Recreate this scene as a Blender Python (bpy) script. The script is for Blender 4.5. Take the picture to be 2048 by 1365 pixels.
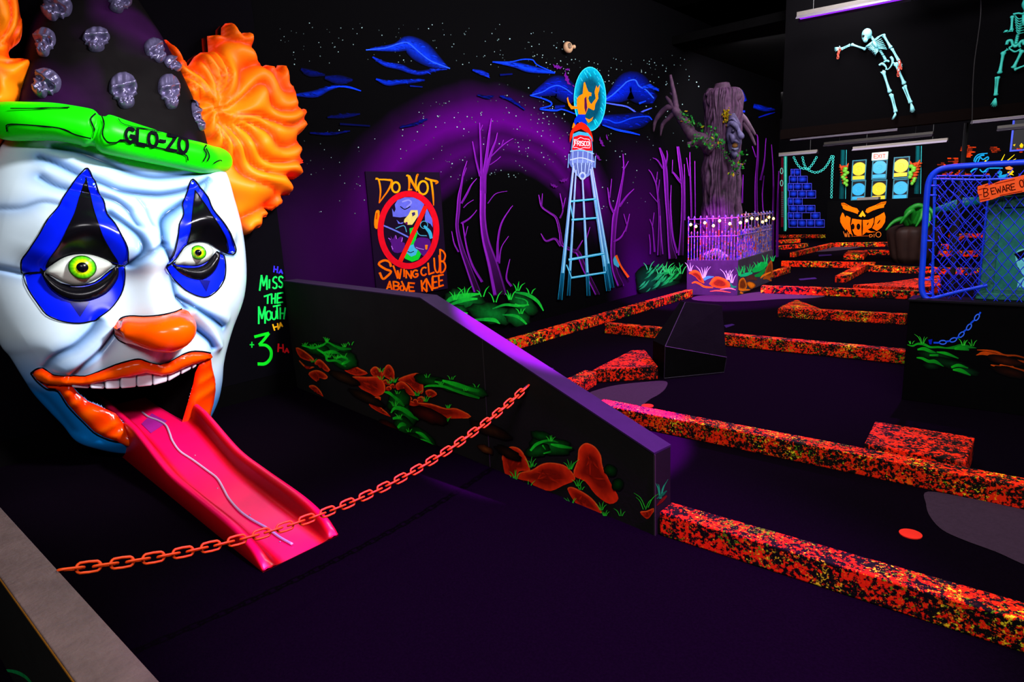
import bpy, bmesh, math, random
import numpy as np
from math import sin, cos, pi, radians, sqrt, exp, hypot, atan2
from mathutils import Vector, Matrix, Quaternion
from mathutils.geometry import tessellate_polygon, delaunay_2d_cdt

for o in list(bpy.data.objects): bpy.data.objects.remove(o)
scene = bpy.context.scene
COL = scene.collection
random.seed(7); RNG = np.random.default_rng(7)

# ------------------------------------------------------------------ camera
F = 1266.0; PX, PY = 1024.0, 682.5; H = 1.75
YAW, PIT, ROL = radians(41.0), radians(11.86), radians(2.92)
_f = np.array([-sin(YAW)*cos(PIT), cos(YAW)*cos(PIT), -sin(PIT)])
_r = np.array([cos(YAW), sin(YAW), 0.0]); _d = np.cross(_f, _r)
_r2 = cos(ROL)*_r + sin(ROL)*_d; _d2 = -sin(ROL)*_r + cos(ROL)*_d
RC = np.array([_r2, _d2, _f]); ORG = np.array([0, 0, H])
cam = bpy.data.cameras.new('camera'); camo = bpy.data.objects.new('camera', cam); COL.objects.link(camo)
m = Matrix.Identity(4)
for i in range(3):
    m[i][0] = _r2[i]; m[i][1] = -_d2[i]; m[i][2] = -_f[i]; m[i][3] = ORG[i]
camo.matrix_world = m
cam.sensor_width = 36; cam.lens = F/2048*36; cam.clip_start = 0.05; cam.clip_end = 200
scene.camera = camo

# ------------------------------------------------------------------ world, lights, exposure
w = bpy.data.worlds.new('world'); scene.world = w; w.use_nodes = True
bg = w.node_tree.nodes['Background']; bg.inputs[0].default_value = (0.25, 0.2, 0.5, 1); bg.inputs[1].default_value = 0.0
vs = scene.view_settings
vs.view_transform = 'Standard'; vs.look = 'None'; vs.gamma = 1; vs.use_curve_mapping = False
vs.exposure = 0.0

def light(name, kind, loc, target, energy, color, **kw):
    l = bpy.data.lights.new(name, kind); l.energy = energy; l.color = color
    for k, v in kw.items(): setattr(l, k, v)
    o = bpy.data.objects.new(name, l); COL.objects.link(o); o.location = loc
    o.rotation_euler = (Vector(target)-Vector(loc)).to_track_quat('-Z', 'Y').to_euler()
    return o
WHITE = (1.0, 0.96, 1.0)
# white fill lights added without fixtures, in place of the paint's own fluorescence
light('fill_light_clown', 'SPOT', (0.3, 3.5, 4.7), (-5.5, 1.9, 1.25), 2900, WHITE, spot_size=radians(38), spot_blend=0.6, shadow_soft_size=0.35)
light('fill_light_mural', 'AREA', (-2.2, 6.0, 5.1), (-6.1, 6.4, 1.8), 235, WHITE, shape='RECTANGLE', size=3.0, size_y=0.6)
light('fill_light_tower', 'AREA', (-2.6, 10.0, 5.0), (-6.1, 10.5, 2.2), 225, WHITE, shape='RECTANGLE', size=3.0, size_y=0.6)
light('fill_light_course', 'AREA', (0.5, 3.2, 4.9), (-0.9, 5.4, 0.2), 210, WHITE, shape='RECTANGLE', size=3.0, size_y=0.6)
light('fill_light_front', 'AREA', (0.6, -1.4, 4.4), (-3.2, 3.0, 0.4), 190, WHITE, shape='RECTANGLE', size=2.4, size_y=0.5)
light('fill_light_far', 'AREA', (-2.6, 13.2, 4.5), (-3.2, 16.5, 0.0), 520, WHITE, shape='RECTANGLE', size=5.0, size_y=0.5)
light('fill_light_back', 'AREA', (-4.0, 20.5, 4.5), (-4.6, 27.3, 1.8), 950, WHITE, shape='RECTANGLE', size=6.0, size_y=0.5)
light('fill_light_skeleton', 'AREA', (-1.5, 9.4, 5.0), (-1.5, 12.0, 3.6), 75, WHITE, shape='RECTANGLE', size=4.0, size_y=0.4)
VIO = (0.6, 0.0, 1.0)
light('violet_spot_tree', 'SPOT', (-4.7, 8.0, 5.1), (-4.7, 10.9, 0.1), 9500, VIO, spot_size=radians(34), spot_blend=0.5, shadow_soft_size=0.05)
light('violet_spot_ramp', 'SPOT', (-2.85, 4.6, 5.1), (-2.80, 3.80, 0.8), 30000, VIO, spot_size=radians(23), spot_blend=0.22, shadow_soft_size=0.05)
light('violet_spot_course', 'SPOT', (-1.0, 8.6, 5.1), (-2.4, 5.8, 0.0), 2800, VIO, spot_size=radians(44), spot_blend=0.8, shadow_soft_size=0.05)
light('violet_spot_clown', 'SPOT', (0.3, 2.4, 5.1), (-1.5, 2.1, 0.0), 4600, (0.62, 0.0, 1.0), spot_size=radians(40), spot_blend=0.8, shadow_soft_size=0.06)

# ------------------------------------------------------------------ projection helpers (photo pixel -> point on a real plane)
def ray(px, py):
    return RC.T @ np.array([(px-PX)/F, (py-PY)/F, 1.0])
def onz(px, py, z=0.0):
    d = ray(px, py); return ORG + d*((z-H)/d[2])
def onx(px, py, X):
    d = ray(px, py); return ORG + d*(X/d[0])
def ony(px, py, Y):
    d = ray(px, py); return ORG + d*(Y/d[1])
def onp(px, py, p0, n):
    d = ray(px, py); p0 = np.asarray(p0, float); n = np.asarray(n, float)
    return ORG + d*(np.dot(p0-ORG, n)/np.dot(d, n))

# ------------------------------------------------------------------ colour and materials
def lin(c):
    c = c/255.0
    return c/12.92 if c <= 0.04045 else ((c+0.055)/1.055)**2.4
def C(r, g, b, k=1.0): return (lin(r)*k, lin(g)*k, lin(b)*k)
MATS = {}
def mat(name, col, rough=0.6, metal=0.0, spec=0.3, var=0.15, vscale=8.0, bump=0.0, bscale=60.0, emit=None, estr=0.0, coat=0.0):
    if name in MATS: return MATS[name]
    M = bpy.data.materials.new(name); M.use_nodes = True; nt = M.node_tree; N = nt.nodes; L = nt.links
    b = N['Principled BSDF']; b.inputs['Roughness'].default_value = rough; b.inputs['Metallic'].default_value = metal
    b.inputs['Specular IOR Level'].default_value = spec; b.inputs['Coat Weight'].default_value = coat
    tc = N.new('ShaderNodeTexCoord'); nz = N.new('ShaderNodeTexNoise'); nz.inputs['Scale'].default_value = vscale; nz.inputs['Detail'].default_value = 4
    L.new(tc.outputs['Object'], nz.inputs['Vector'])
    mx = N.new('ShaderNodeMix'); mx.data_type = 'RGBA'
    mx.inputs[6].default_value = (*[c*(1-var) for c in col], 1); mx.inputs[7].default_value = (*[min(1, c*(1+var)) for c in col], 1)
    L.new(nz.outputs['Fac'], mx.inputs[0]); L.new(mx.outputs[2], b.inputs['Base Color'])
    if bump:
        n2 = N.new('ShaderNodeTexNoise'); n2.inputs['Scale'].default_value = bscale; n2.inputs['Detail'].default_value = 5
        bp = N.new('ShaderNodeBump'); bp.inputs['Strength'].default_value = bump; bp.inputs['Distance'].default_value = 0.02
        L.new(tc.outputs['Object'], n2.inputs['Vector']); L.new(n2.outputs['Fac'], bp.inputs['Height']); L.new(bp.outputs['Normal'], b.inputs['Normal'])
    if emit:
        b.inputs['Emission Color'].default_value = (*emit, 1); b.inputs['Emission Strength'].default_value = estr
    MATS[name] = M; return M
def attr_mat(name, rough, spec, coat=0.0, grain=0.12, gscale=30.0, bump=0.0):
    M = bpy.data.materials.new(name); M.use_nodes = True; nt = M.node_tree; N = nt.nodes; L = nt.links
    b = N['Principled BSDF']; b.inputs['Roughness'].default_value = rough; b.inputs['Specular IOR Level'].default_value = spec
    b.inputs['Coat Weight'].default_value = coat; b.inputs['Coat Roughness'].default_value = 0.12
    a = N.new('ShaderNodeAttribute'); a.attribute_name = 'Col'
    tc = N.new('ShaderNodeTexCoord'); nz = N.new('ShaderNodeTexNoise'); nz.inputs['Scale'].default_value = gscale; nz.inputs['Detail'].default_value = 5
    mr = N.new('ShaderNodeMapRange'); mr.inputs[1].default_value = 0.3; mr.inputs[2].default_value = 0.7
    mr.inputs[3].default_value = 1-grain; mr.inputs[4].default_value = 1.0
    mx = N.new('ShaderNodeVectorMath'); mx.operation = 'SCALE'
    L.new(tc.outputs['Object'], nz.inputs['Vector']); L.new(nz.outputs['Fac'], mr.inputs[0])
    L.new(a.outputs['Color'], mx.inputs[0]); L.new(mr.outputs[0], mx.inputs['Scale']); L.new(mx.outputs[0], b.inputs['Base Color'])
    if bump:
        bp = N.new('ShaderNodeBump'); bp.inputs['Strength'].default_value = bump; bp.inputs['Distance'].default_value = 0.01
        L.new(nz.outputs['Fac'], bp.inputs['Height']); L.new(bp.outputs['Normal'], b.inputs['Normal'])
    return M
PAINT = attr_mat('brushed_wall_paint', 0.8, 0.03, grain=0.3, gscale=22)
FINE = attr_mat('fine_brush_paint', 0.8, 0.03, grain=0.15, gscale=14)
GLOSS = attr_mat('glossy_fibreglass_paint', 0.22, 0.28, coat=0.0, grain=0.06, gscale=5)
BLACKP = (0.0010, 0.0009, 0.0013)

# ------------------------------------------------------------------ object helpers
WL = {}
def tag(o, label=None, cat=None, group=None, kind=None):
    if label: o['label'] = label
    if cat: o['category'] = cat
    if group: o['group'] = group
    if kind: o['kind'] = kind
    return o
def thing(name, loc, label, cat, group=None):
    o = bpy.data.objects.new(name, None); COL.objects.link(o); o.location = loc; o.empty_display_size = 0.1
    WL[o] = np.array(loc, float)
    return tag(o, label, cat, group)
def mk(name, V, Fc, material, parent=None, smooth=False, cols=None, mats=None, midx=None, kind=None, label=None):
    V = np.asarray(V, float).reshape(-1, 3)
    if parent is None:
        lo, hi = V.min(0), V.max(0); base = np.array([(lo[0]+hi[0])/2, (lo[1]+hi[1])/2, lo[2]])
    else: base = WL[parent]
    me = bpy.data.meshes.new(name); me.from_pydata((V-base).tolist(), [], [list(map(int, f)) for f in Fc])
    for mm in (mats or [material]): me.materials.append(mm)
    if midx is not None: me.polygons.foreach_set('material_index', np.asarray(midx, dtype=np.int32))
    if smooth: me.polygons.foreach_set('use_smooth', [True]*len(me.polygons))
    if cols is not None:
        a = me.color_attributes.new('Col', 'FLOAT_COLOR', 'POINT')
        cc = np.ones((len(V), 4), np.float32); cc[:, :3] = np.asarray(cols)[:, :3]; a.data.foreach_set('color', cc.ravel())
    me.update()
    o = bpy.data.objects.new(name, me); COL.objects.link(o)
    WL[o] = base
    if parent is None: o.location = base
    else: o.parent = parent
    if kind: o['kind'] = kind
    if label: o['label'] = label
    return o
def link_obj(name, me, parent, loc, quat=None, scale=None):
    o = bpy.data.objects.new(name, me); COL.objects.link(o); o.parent = parent
    o.location = np.asarray(loc)-WL[parent]; WL[o] = np.asarray(loc, float)
    if quat is not None: o.rotation_mode = 'QUATERNION'; o.rotation_quaternion = quat
    if scale is not None: o.scale = scale
    return o
class G:
    """collects geometry for ONE mesh"""
    def __init__(s): s.v = []; s.f = []; s.c = []
    def add(s, V, Fc, col=None):
        n = len(s.v); s.v += [tuple(map(float, p)) for p in V]; s.f += [[i+n for i in f] for f in Fc]
        if col is not None:
            s.c += ([tuple(col)]*len(V) if not hasattr(col[0], '__len__') else [tuple(q) for q in col])
        return s
    def box(s, lo, hi, col=None):
        x0, y0, z0 = lo; x1, y1, z1 = hi
        return s.add([(x0,y0,z0),(x1,y0,z0),(x1,y1,z0),(x0,y1,z0),(x0,y0,z1),(x1,y0,z1),(x1,y1,z1),(x0,y1,z1)],
              [(3,2,1,0),(4,5,6,7),(0,1,5,4),(1,2,6,5),(2,3,7,6),(3,0,4,7)], col)
    def prism(s, poly, z0, z1, col=None):
        """poly: list of (x,y) ccw"""
        n = len(poly); a = sum(poly[i][0]*poly[(i+1)%n][1]-poly[(i+1)%n][0]*poly[i][1] for i in range(n))
        if a < 0: poly = poly[::-1]
        V = [(p[0], p[1], z0) for p in poly]+[(p[0], p[1], z1) for p in poly]
        return s.add(V, [tuple(range(n))[::-1], tuple(range(n, 2*n))]+[(i, (i+1)%n, n+(i+1)%n, n+i) for i in range(n)], col)
    def hexa(s, bot, top, col=None):
        """two equal loops of 3D points"""
        n = len(bot)
        return s.add(list(bot)+list(top), [tuple(range(n))[::-1], tuple(range(n, 2*n))]+[(i, (i+1)%n, n+(i+1)%n, n+i) for i in range(n)], col)
    def tube(s, pts, rad, seg=8, col=None, flat=1.0, closed=False):
        P = np.asarray(pts, float); n = len(P); R = np.full(n, rad, float) if np.isscalar(rad) else np.asarray(rad, float)
        T = np.zeros_like(P)
        for i in range(n):
            a = P[(i+1) % n] if (closed or i < n-1) else P[i]; b = P[i-1] if (closed or i > 0) else P[i]
            T[i] = (a-b)/max(1e-9, np.linalg.norm(a-b))
        up = np.array([0, 0, 1.0]) if abs(T[0][2]) < 0.9 else np.array([1.0, 0, 0])
        V = []; u = np.cross(T[0], up); u /= np.linalg.norm(u)
        for i in range(n):
            u = u-np.dot(u, T[i])*T[i]; u /= max(1e-9, np.linalg.norm(u)); vv = np.cross(T[i], u)
            for k in range(seg):
                a = 2*pi*k/seg; V.append(P[i]+R[i]*(cos(a)*u+flat*sin(a)*vv))
        Fc = []
        for i in range(n if closed else n-1):
            j = (i+1) % n
            for k in range(seg):
                k2 = (k+1) % seg; Fc.append((i*seg+k, i*seg+k2, j*seg+k2, j*seg+k))
        if not closed: Fc += [tuple(range(seg))[::-1], tuple(range((n-1)*seg, n*seg))]
        return s.add(V, Fc, col)
    def ball(s, c, r, col=None, nu=12, nv=8, axes=None):
        c = np.asarray(c, float); r = np.asarray([r]*3 if np.isscalar(r) else r, float)
        A = np.eye(3) if axes is None else np.asarray(axes, float)
        V = [c+A.T@(r*[0, 0, 1])]
        for j in range(1, nv):
            t = pi*j/nv
            for i in range(nu):
                p = 2*pi*i/nu; V.append(c+A.T@(r*np.array([sin(t)*cos(p), sin(t)*sin(p), cos(t)])))
        V.append(c+A.T@(r*[0, 0, -1])); Fc = []
        for i in range(nu):
            i2 = (i+1) % nu; Fc.append((0, 1+i, 1+i2))
            for j in range(nv-2): Fc.append((1+j*nu+i, 1+(j+1)*nu+i, 1+(j+1)*nu+i2, 1+j*nu+i2))
            Fc.append((1+(nv-2)*nu+i, len(V)-1, 1+(nv-2)*nu+i2))
        return s.add(V, Fc, col)
    def mk(s, name, material, parent=None, smooth=False, **kw):
        return mk(name, s.v, s.f, material, parent, smooth, cols=(s.c if len(s.c) == len(s.v) and s.c else None), **kw)

def cr(pts, n=6, closed=False):
    """Catmull-Rom through pts (any dimension)"""
    P = [np.asarray(p, float) for p in pts]; m = len(P)
    if m < 3 and not closed: return np.array(P)
    out = []
    for i in range(m if closed else m-1):
        p1, p2 = P[i], P[(i+1) % m]
        p0 = P[i-1] if (closed or i > 0) else 2*p1-p2
        p3 = P[(i+2) % m] if (closed or i < m-2) else 2*p2-p1
        for k in range(n):
            t = k/n
            out.append(0.5*(2*p1+(p2-p0)*t+(2*p0-5*p1+4*p2-p3)*t*t+(3*p1-p0-3*p2+p3)*t**3))
    if not closed: out.append(P[-1])
    return np.array(out)

class Deco:
    """flat painted shapes, given in photo pixels and laid on a real surface by mapf(px, py, lift)"""
    TOP = {}
    def __init__(s, mapf):
        s.mapf = mapf; s.v = []; s.f = []; s.c = []; s.n = 0; s.base = 0.0015+Deco.TOP.get(id(mapf), 0.0)
    def _lift(s): s.n += 1; return s.base+0.00003*min(s.n, 130)
    def _add(s, P2, Fc, cols):
        L = s._lift(); n = len(s.v)
        s.v += [tuple(s.mapf(p[0], p[1], L)) for p in P2]; s.f += [[i+n for i in f] for f in Fc]; s.c += [tuple(c) for c in cols]
    def poly(s, pts, col, smooth=0, closed=True):
        P = cr(pts, smooth, True) if smooth else np.asarray(pts, float)
        tri = tessellate_polygon([[Vector((p[0], p[1], 0)) for p in P]])
        s._add(P, tri, [col]*len(P)); return s
    def fan(s, pts, cin, cout, smooth=0, ctr=None, k=0.55):
        """soft two-tone: inner ring colour cin, rim colour cout"""
        P = cr(pts, smooth, True) if smooth else np.asarray(pts, float); n = len(P)
        c = P.mean(0) if ctr is None else np.array(ctr, float); Q = c+(P-c)*k
        V = list(P)+list(Q)+[c]; Fc = [(i, (i+1) % n, n+(i+1) % n, n+i) for i in range(n)]+[(n+i, n+(i+1) % n, 2*n) for i in range(n)]
        s._add(V, Fc, [cout]*n+[cin]*(n+1)); return s
    def blob(s, cx, cy, rx, ry, rot, col, edge=BLACKP, n=20):
        ca, sa = cos(radians(rot)), sin(radians(rot)); V = [(cx, cy)]; cols = [col]
        for ring, k in ((0.5, 0.45), (1.0, 0.0)):
            for i in range(n):
                a = 2*pi*i/n; j = 1+0.12*random.uniform(-1, 1); x, y = rx*ring*j*cos(a), ry*ring*j*sin(a)
                V.append((cx+x*ca-y*sa, cy+x*sa+y*ca)); cols.append(tuple(c*k+e*(1-k) for c, e in zip(col, edge)))
        Fc = [(0, 1+i, 1+(i+1) % n) for i in range(n)]+[(1+i, 1+n+i, 1+n+(i+1) % n, 1+(i+1) % n) for i in range(n)]
        s._add(V, Fc, cols); return s
    def stroke(s, pts, w, col, col2=None, n=6, soft=None, taper=True):
        """brush stroke; w full width px (scalar or per point); col->col2 along it; soft = edge colour for a soft brush"""
        P = np.asarray(pts, float)[:, :2]; m = len(P)
        W = np.full(m, float(w)) if np.isscalar(w) else np.asarray(w, float)
        A = cr(np.column_stack([P, W]), n) if m > 2 else np.column_stack([P, W])
        if m == 2: A = np.array([A[0]+(A[1]-A[0])*t for t in np.linspace(0, 1, 4)])
        k = len(A); T = np.gradient(A[:, :2], axis=0); T /= np.maximum(1e-6, np.linalg.norm(T, axis=1))[:, None]
        Nn = np.column_stack([-T[:, 1], T[:, 0]]); hw = np.maximum(A[:, 2], 0.05)/2
        c1 = np.array(col, float); c2 = c1 if col2 is None else np.array(col2, float)
        cc = [c1+(c2-c1)*i/(k-1) for i in range(k)]
        if soft is None:
            V = np.vstack([A[:, :2]+Nn*hw[:, None], A[:, :2]-Nn*hw[:, None]])
            s._add(V, [(i, i+1, k+i+1, k+i) for i in range(k-1)], cc+cc)
        else:
            V = np.vstack([A[:, :2]+Nn*hw[:, None], A[:, :2], A[:, :2]-Nn*hw[:, None]]); e = [soft]*k
            s._add(V, [(i, i+1, k+i+1, k+i) for i in range(k-1)]+[(k+i, k+i+1, 2*k+i+1, 2*k+i) for i in range(k-1)], e+cc+e)
        return s
    def dot(s, x, y, r, col, n=6):
        s._add([(x+r*cos(2*pi*i/n), y+r*sin(2*pi*i/n)) for i in range(n)], [tuple(range(n))], [col]*n); return s
    def ring(s, cx, cy, rx, ry, w, col, rot=0, n=40):
        ca, sa = cos(rot), sin(rot); V = []
        for k in (0, w):
            for i in range(n):
                a = 2*pi*i/n; x, y = (rx-k)*cos(a), (ry-k)*sin(a); V.append((cx+x*ca-y*sa, cy+x*sa+y*ca))
        s._add(V, [(i, (i+1) % n, n+(i+1) % n, n+i) for i in range(n)], [col]*(2*n)); return s
    def blades(s, x, y, n, h, col, spread=0.6, w=2.2, col2=None):
        for i in range(n):
            a = (i/(max(1, n-1))-0.5)*2*spread+random.uniform(-.15, .15); L = h*random.uniform(.6, 1.05)
            s.stroke([(x+4*(a), y), (x+L*.45*sin(a)+4*a, y-L*.6), (x+L*1.1*sin(a)+4*a, y-L*cos(a*.6))], [w, w*.9, .4], col, col2, n=3)
        return s
    def text(s, st, quad, w, col, col2=None, gap=0.18):
        """hand lettering: stroke letters in a pixel quad (tl, tr, br, bl)"""
        tl, tr, br, bl = [np.array(q, float) for q in quad]
        ws = [FONTW.get(ch, 1.0) for ch in st]; tot = sum(ws)+gap*(len(st)-1); x = 0
        for ch, cw in zip(st, ws):
            for line in FONT.get(ch, []):
                pts = []
                for (u, v) in line:
                    uu = (x+u*cw)/tot; top = tl+(tr-tl)*uu; bot = bl+(br-bl)*uu; pts.append(top+(bot-top)*v)
                if len(pts) > 2 and line in SMOOTH: s.stroke(pts, w, col, col2, n=4)
                else:
                    for a, b in zip(pts[:-1], pts[1:]):
                        dd = (b-a)/max(1e-6, np.linalg.norm(b-a))*w*.3; s.stroke([a-dd, b+dd], w, col, col2)
            x += cw+gap
        return s
    def build(s, name, parent, material=None, label=None, kind=None):
        Deco.TOP[id(s.mapf)] = s.base-0.0015+0.00003*min(s.n, 130)+0.0001; Deco.KEEP.append(s.mapf)
        return mk(name, s.v, s.f, material or PAINT, parent, False, cols=s.c, label=label, kind=kind)
    KEEP = []
O_ = [(.5,0),(.85,.12),(1,.5),(.85,.88),(.5,1),(.15,.88),(0,.5),(.15,.12),(.5,0)]
S_ = [(.95,.12),(.6,0),(.15,.1),(.1,.35),(.5,.5),(.9,.65),(.85,.92),(.4,1),(.02,.88)]
CC = [(.95,.15),(.6,0),(.2,.1),(0,.5),(.2,.9),(.6,1),(.95,.85)]
DD = [(0,0),(.55,.05),(.95,.3),(.95,.65),(.55,.95),(0,1)]
PP = [(0,0),(.6,.02),(.95,.2),(.6,.48),(0,.5)]
B2 = [(0,.5),(.6,.5),(1,.75),(.6,.98),(0,1)]
UU = [(0,0),(.02,.7),(.3,1),(.7,1),(.98,.7),(1,0)]
GG = [(.95,.15),(.6,0),(.2,.1),(0,.5),(.2,.9),(.6,1),(.95,.8),(.95,.55)]
T3 = [(.45,.42),(.85,.5),(1,.72),(.8,.95),(.4,1),(0,.9)]
SMOOTH = [O_, S_, CC, DD, PP, B2, UU, GG, T3]
FONT = {'O': [O_], 'S': [S_], 'C': [CC], 'D': [[(0,0),(0,1)], DD], 'P': [[(0,0),(0,1)], PP], 'R': [[(0,0),(0,1)], PP, [(.4,.5),(1,1)]],
 'B': [[(0,0),(0,1)], PP, B2], 'U': [UU], 'G': [GG, [(.55,.55),(.95,.55)]], 'M': [[(0,1),(.12,0),(.5,.7),(.88,0),(1,1)]], 'I': [[(.5,0),(.5,1)]],
 'T': [[(0,0),(1,0)], [(.5,0),(.5,1)]], 'H': [[(0,0),(0,1)], [(1,0),(1,1)], [(0,.5),(1,.5)]], 'E': [[(0,0),(0,1)], [(0,0),(1,0)], [(0,.5),(.8,.5)], [(0,1),(1,1)]],
 'A': [[(0,1),(.5,0),(1,1)], [(.2,.65),(.8,.65)]], 'N': [[(0,1),(0,0),(1,1),(1,0)]], 'W': [[(0,0),(.25,1),(.5,.3),(.75,1),(1,0)]], 'V': [[(0,0),(.5,1),(1,0)]],
 'L': [[(0,0),(0,1),(1,1)]], 'K': [[(0,0),(0,1)], [(.95,0),(0,.55),(1,1)]], 'Z': [[(0,0),(1,0),(0,1),(1,1)]], 'F': [[(0,0),(0,1)], [(0,0),(1,0)], [(0,.48),(.75,.48)]],
 'X': [[(0,0),(1,1)], [(1,0),(0,1)]], '-': [[(0,.5),(1,.5)]], '+': [[(0,.5),(1,.5)], [(.5,0),(.5,1)]], '3': [[(.05,.05),(.95,0),(.45,.42)], T3], ' ': []}
FONTW = {'I': .35, ' ': .7, 'M': 1.25, 'W': 1.35, '-': .6}

def noise3(P, scale=1.0, seed=0, octs=3):
    """cheap smooth value noise for numpy arrays of points (n,3), range about -1..1"""
    P = np.asarray(P, float)*scale; out = np.zeros(len(P)); amp = 1.0; tot = 0
    rs = np.random.RandomState(seed); tab = rs.rand(4096)*2-1
    for o in range(octs):
        Q = P*(2**o)+17.3*o; I = np.floor(Q).astype(int); f = Q-I; f = f*f*(3-2*f); acc = 0
        for dx in (0, 1):
            for dy in (0, 1):
                for dz in (0, 1):
                    h = ((I[:, 0]+dx)*73856093 ^ (I[:, 1]+dy)*19349663 ^ (I[:, 2]+dz)*83492791) & 4095
                    acc = acc+tab[h]*(f[:, 0] if dx else 1-f[:, 0])*(f[:, 1] if dy else 1-f[:, 1])*(f[:, 2] if dz else 1-f[:, 2])
        out += amp*acc; tot += amp; amp *= .5
    return out/tot
def poly_dist(P, poly, closed=True):
    """distance of 2D points to a polyline"""
    P = np.asarray(P, float); Q = np.asarray(poly, float); n = len(Q); best = np.full(len(P), 1e9)
    for i in range(n if closed else n-1):
        a, b = Q[i], Q[(i+1) % n]; ab = b-a; t = np.clip(((P-a)@ab)/max(1e-12, ab@ab), 0, 1)
        d = np.hypot(*(P-a-t[:, None]*ab).T); best = np.minimum(best, d)
    return best
def inside(P, poly):
    P = np.asarray(P, float); Q = np.asarray(poly, float); n = len(Q); r = np.zeros(len(P), bool)
    for i in range(n):
        x0, y0 = Q[i]; x1, y1 = Q[i-1]
        c = ((y0 > P[:, 1]) != (y1 > P[:, 1]))
        r ^= c & (P[:, 0] < (x1-x0)*(P[:, 1]-y0)/(y1-y0+1e-12)+x0)
    return r
def filled(poly, step):
    """triangulate a 2D outline with interior grid points; returns (points, faces, distance to outline)"""
    Q = np.asarray(poly, float); R = []
    for i in range(len(Q)):
        a, b = Q[i], Q[(i+1) % len(Q)]; k = max(1, int(np.linalg.norm(b-a)/step))
        R += [a+(b-a)*j/k for j in range(k)]
    R = np.array(R); lo, hi = Q.min(0), Q.max(0)
    xs = np.arange(lo[0], hi[0]+step, step); ys = np.arange(lo[1], hi[1]+step, step)
    g = np.array([(x+(step/2 if j % 2 else 0), y) for j, y in enumerate(ys) for x in xs])
    g = g[inside(g, Q)]; g = g[poly_dist(g, R) > step*.55] if len(g) else g
    allp = np.vstack([R, g]) if len(g) else R; n = len(R)
    res = delaunay_2d_cdt([Vector(p) for p in allp], [], [list(range(n))], 1, 1e-7)
    V = np.array([(v.x, v.y) for v in res[0]]); return V, [list(f) for f in res[2]], poly_dist(V, R)
# ------------------------------------------------------------------ materials of the setting
def speckle_mat(K=1.0, nm='speckled_curb_paint'):
    M = bpy.data.materials.new(nm); M.use_nodes = True; nt = M.node_tree; N = nt.nodes; L = nt.links
    b = N['Principled BSDF']; b.inputs['Roughness'].default_value = 0.8; b.inputs['Specular IOR Level'].default_value = 0.1
    g = N.new('ShaderNodeNewGeometry')
    def mask(scale, lo, hi, off, cs=0, ca=0):
        mp = N.new('ShaderNodeMapping'); mp.inputs['Location'].default_value = off
        nz = N.new('ShaderNodeTexNoise'); nz.inputs['Scale'].default_value = scale*K; nz.inputs['Detail'].default_value = 4.0; nz.inputs['Roughness'].default_value = 0.62
        r = N.new('ShaderNodeMapRange'); r.inputs[1].default_value = lo; r.inputs[2].default_value = hi; r.clamp = True
        L.new(g.outputs['Position'], mp.inputs[0]); L.new(mp.outputs[0], nz.inputs['Vector']); 
        f = nz.outputs['Fac']
        if cs:                                                      # clustering by a coarse noise
            n2 = N.new('ShaderNodeTexNoise'); n2.inputs['Scale'].default_value = cs*K; n2.inputs['Detail'].default_value = 1.0; L.new(mp.outputs[0], n2.inputs['Vector'])
            m1 = N.new('ShaderNodeMath'); m1.operation = 'MULTIPLY_ADD'; m1.inputs[1].default_value = ca; L.new(n2.outputs['Fac'], m1.inputs[0])
            m2 = N.new('ShaderNodeMath'); m2.operation = 'SUBTRACT'; m2.inputs[1].default_value = ca*.5; L.new(f, m1.inputs[2]); L.new(m1.outputs[0], m2.inputs[0]); f = m2.outputs[0]
        L.new(f, r.inputs[0]); return r.outputs[0]
    def mix(f, a, c):
        x = N.new('ShaderNodeMix'); x.data_type = 'RGBA'; L.new(f, x.inputs[0])
        if isinstance(a, tuple): x.inputs[6].default_value = (*a, 1)
        else: L.new(a, x.inputs[6])
        x.inputs[7].default_value = (*c, 1); return x.outputs[2]
    c = mix(mask(58, .485, .55, (0, 0, 0), 11, .4), (.003, .002, .002), C(250, 38, 4))
    c = mix(mask(70, .62, .68, (7, 3, 1), 8, .4), c, C(255, 96, 6))
    c = mix(mask(72, .64, .70, (1, 9, 4), 7, .45), c, C(95, 150, 8))
    c = mix(mask(80, .64, .69, (5, 2, 8), 7, .45), c, C(245, 225, 30))
    c = mix(mask(50, .57, .63, (3, 8, 2), 10, .5), c, (.003, .002, .003))
    L.new(c, b.inputs['Base Color']); return M
SPECK = speckle_mat(.82); SPECKF = speckle_mat(.30, 'coarse_speckled_curb_paint')
def dark_speckle_mat():
    M = SPECK.copy(); M.name = 'worn_speckled_top_paint'
    for n in M.node_tree.nodes:
        if n.type == 'MIX':
            c = n.inputs[7].default_value
            if c[0] > .5 and c[1] < .2 and c[1] > .02: n.inputs[7].default_value = (.62, .02, .012, 1)
            elif c[1] > .2 or c[1] > .1: n.inputs[7].default_value = (.35, .03, .012, 1)
    return M
SPECK2 = dark_speckle_mat()
CARPET = mat('black_carpet', (0.0020, 0.0007, 0.0028), 0.95, spec=0.01, var=0.5, vscale=90, bump=0.4, bscale=400)
INLAY = mat('mauve_carpet', (0.034, 0.018, 0.032), 0.95, spec=0.05, var=0.25, vscale=60, bump=0.3, bscale=300)
WALLB = mat('matte_black_wall_paint', (0.0012, 0.0010, 0.0015), 0.85, spec=0.02, var=0.3, vscale=3)
PANELB = mat('charcoal_board_paint', (0.0085, 0.0080, 0.0074), 0.8, spec=0.04, var=0.25, vscale=5, bump=0.05, bscale=40)
CEILB = mat('black_ceiling_paint', (0.0010, 0.0009, 0.0010), 0.9, spec=0.02, var=0.3)
TOPG = mat('grey_wall_cap_paint', (0.15, 0.10, 0.09), 0.5, spec=0.4, var=0.45, vscale=9, bump=0.3, bscale=40)
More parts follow.
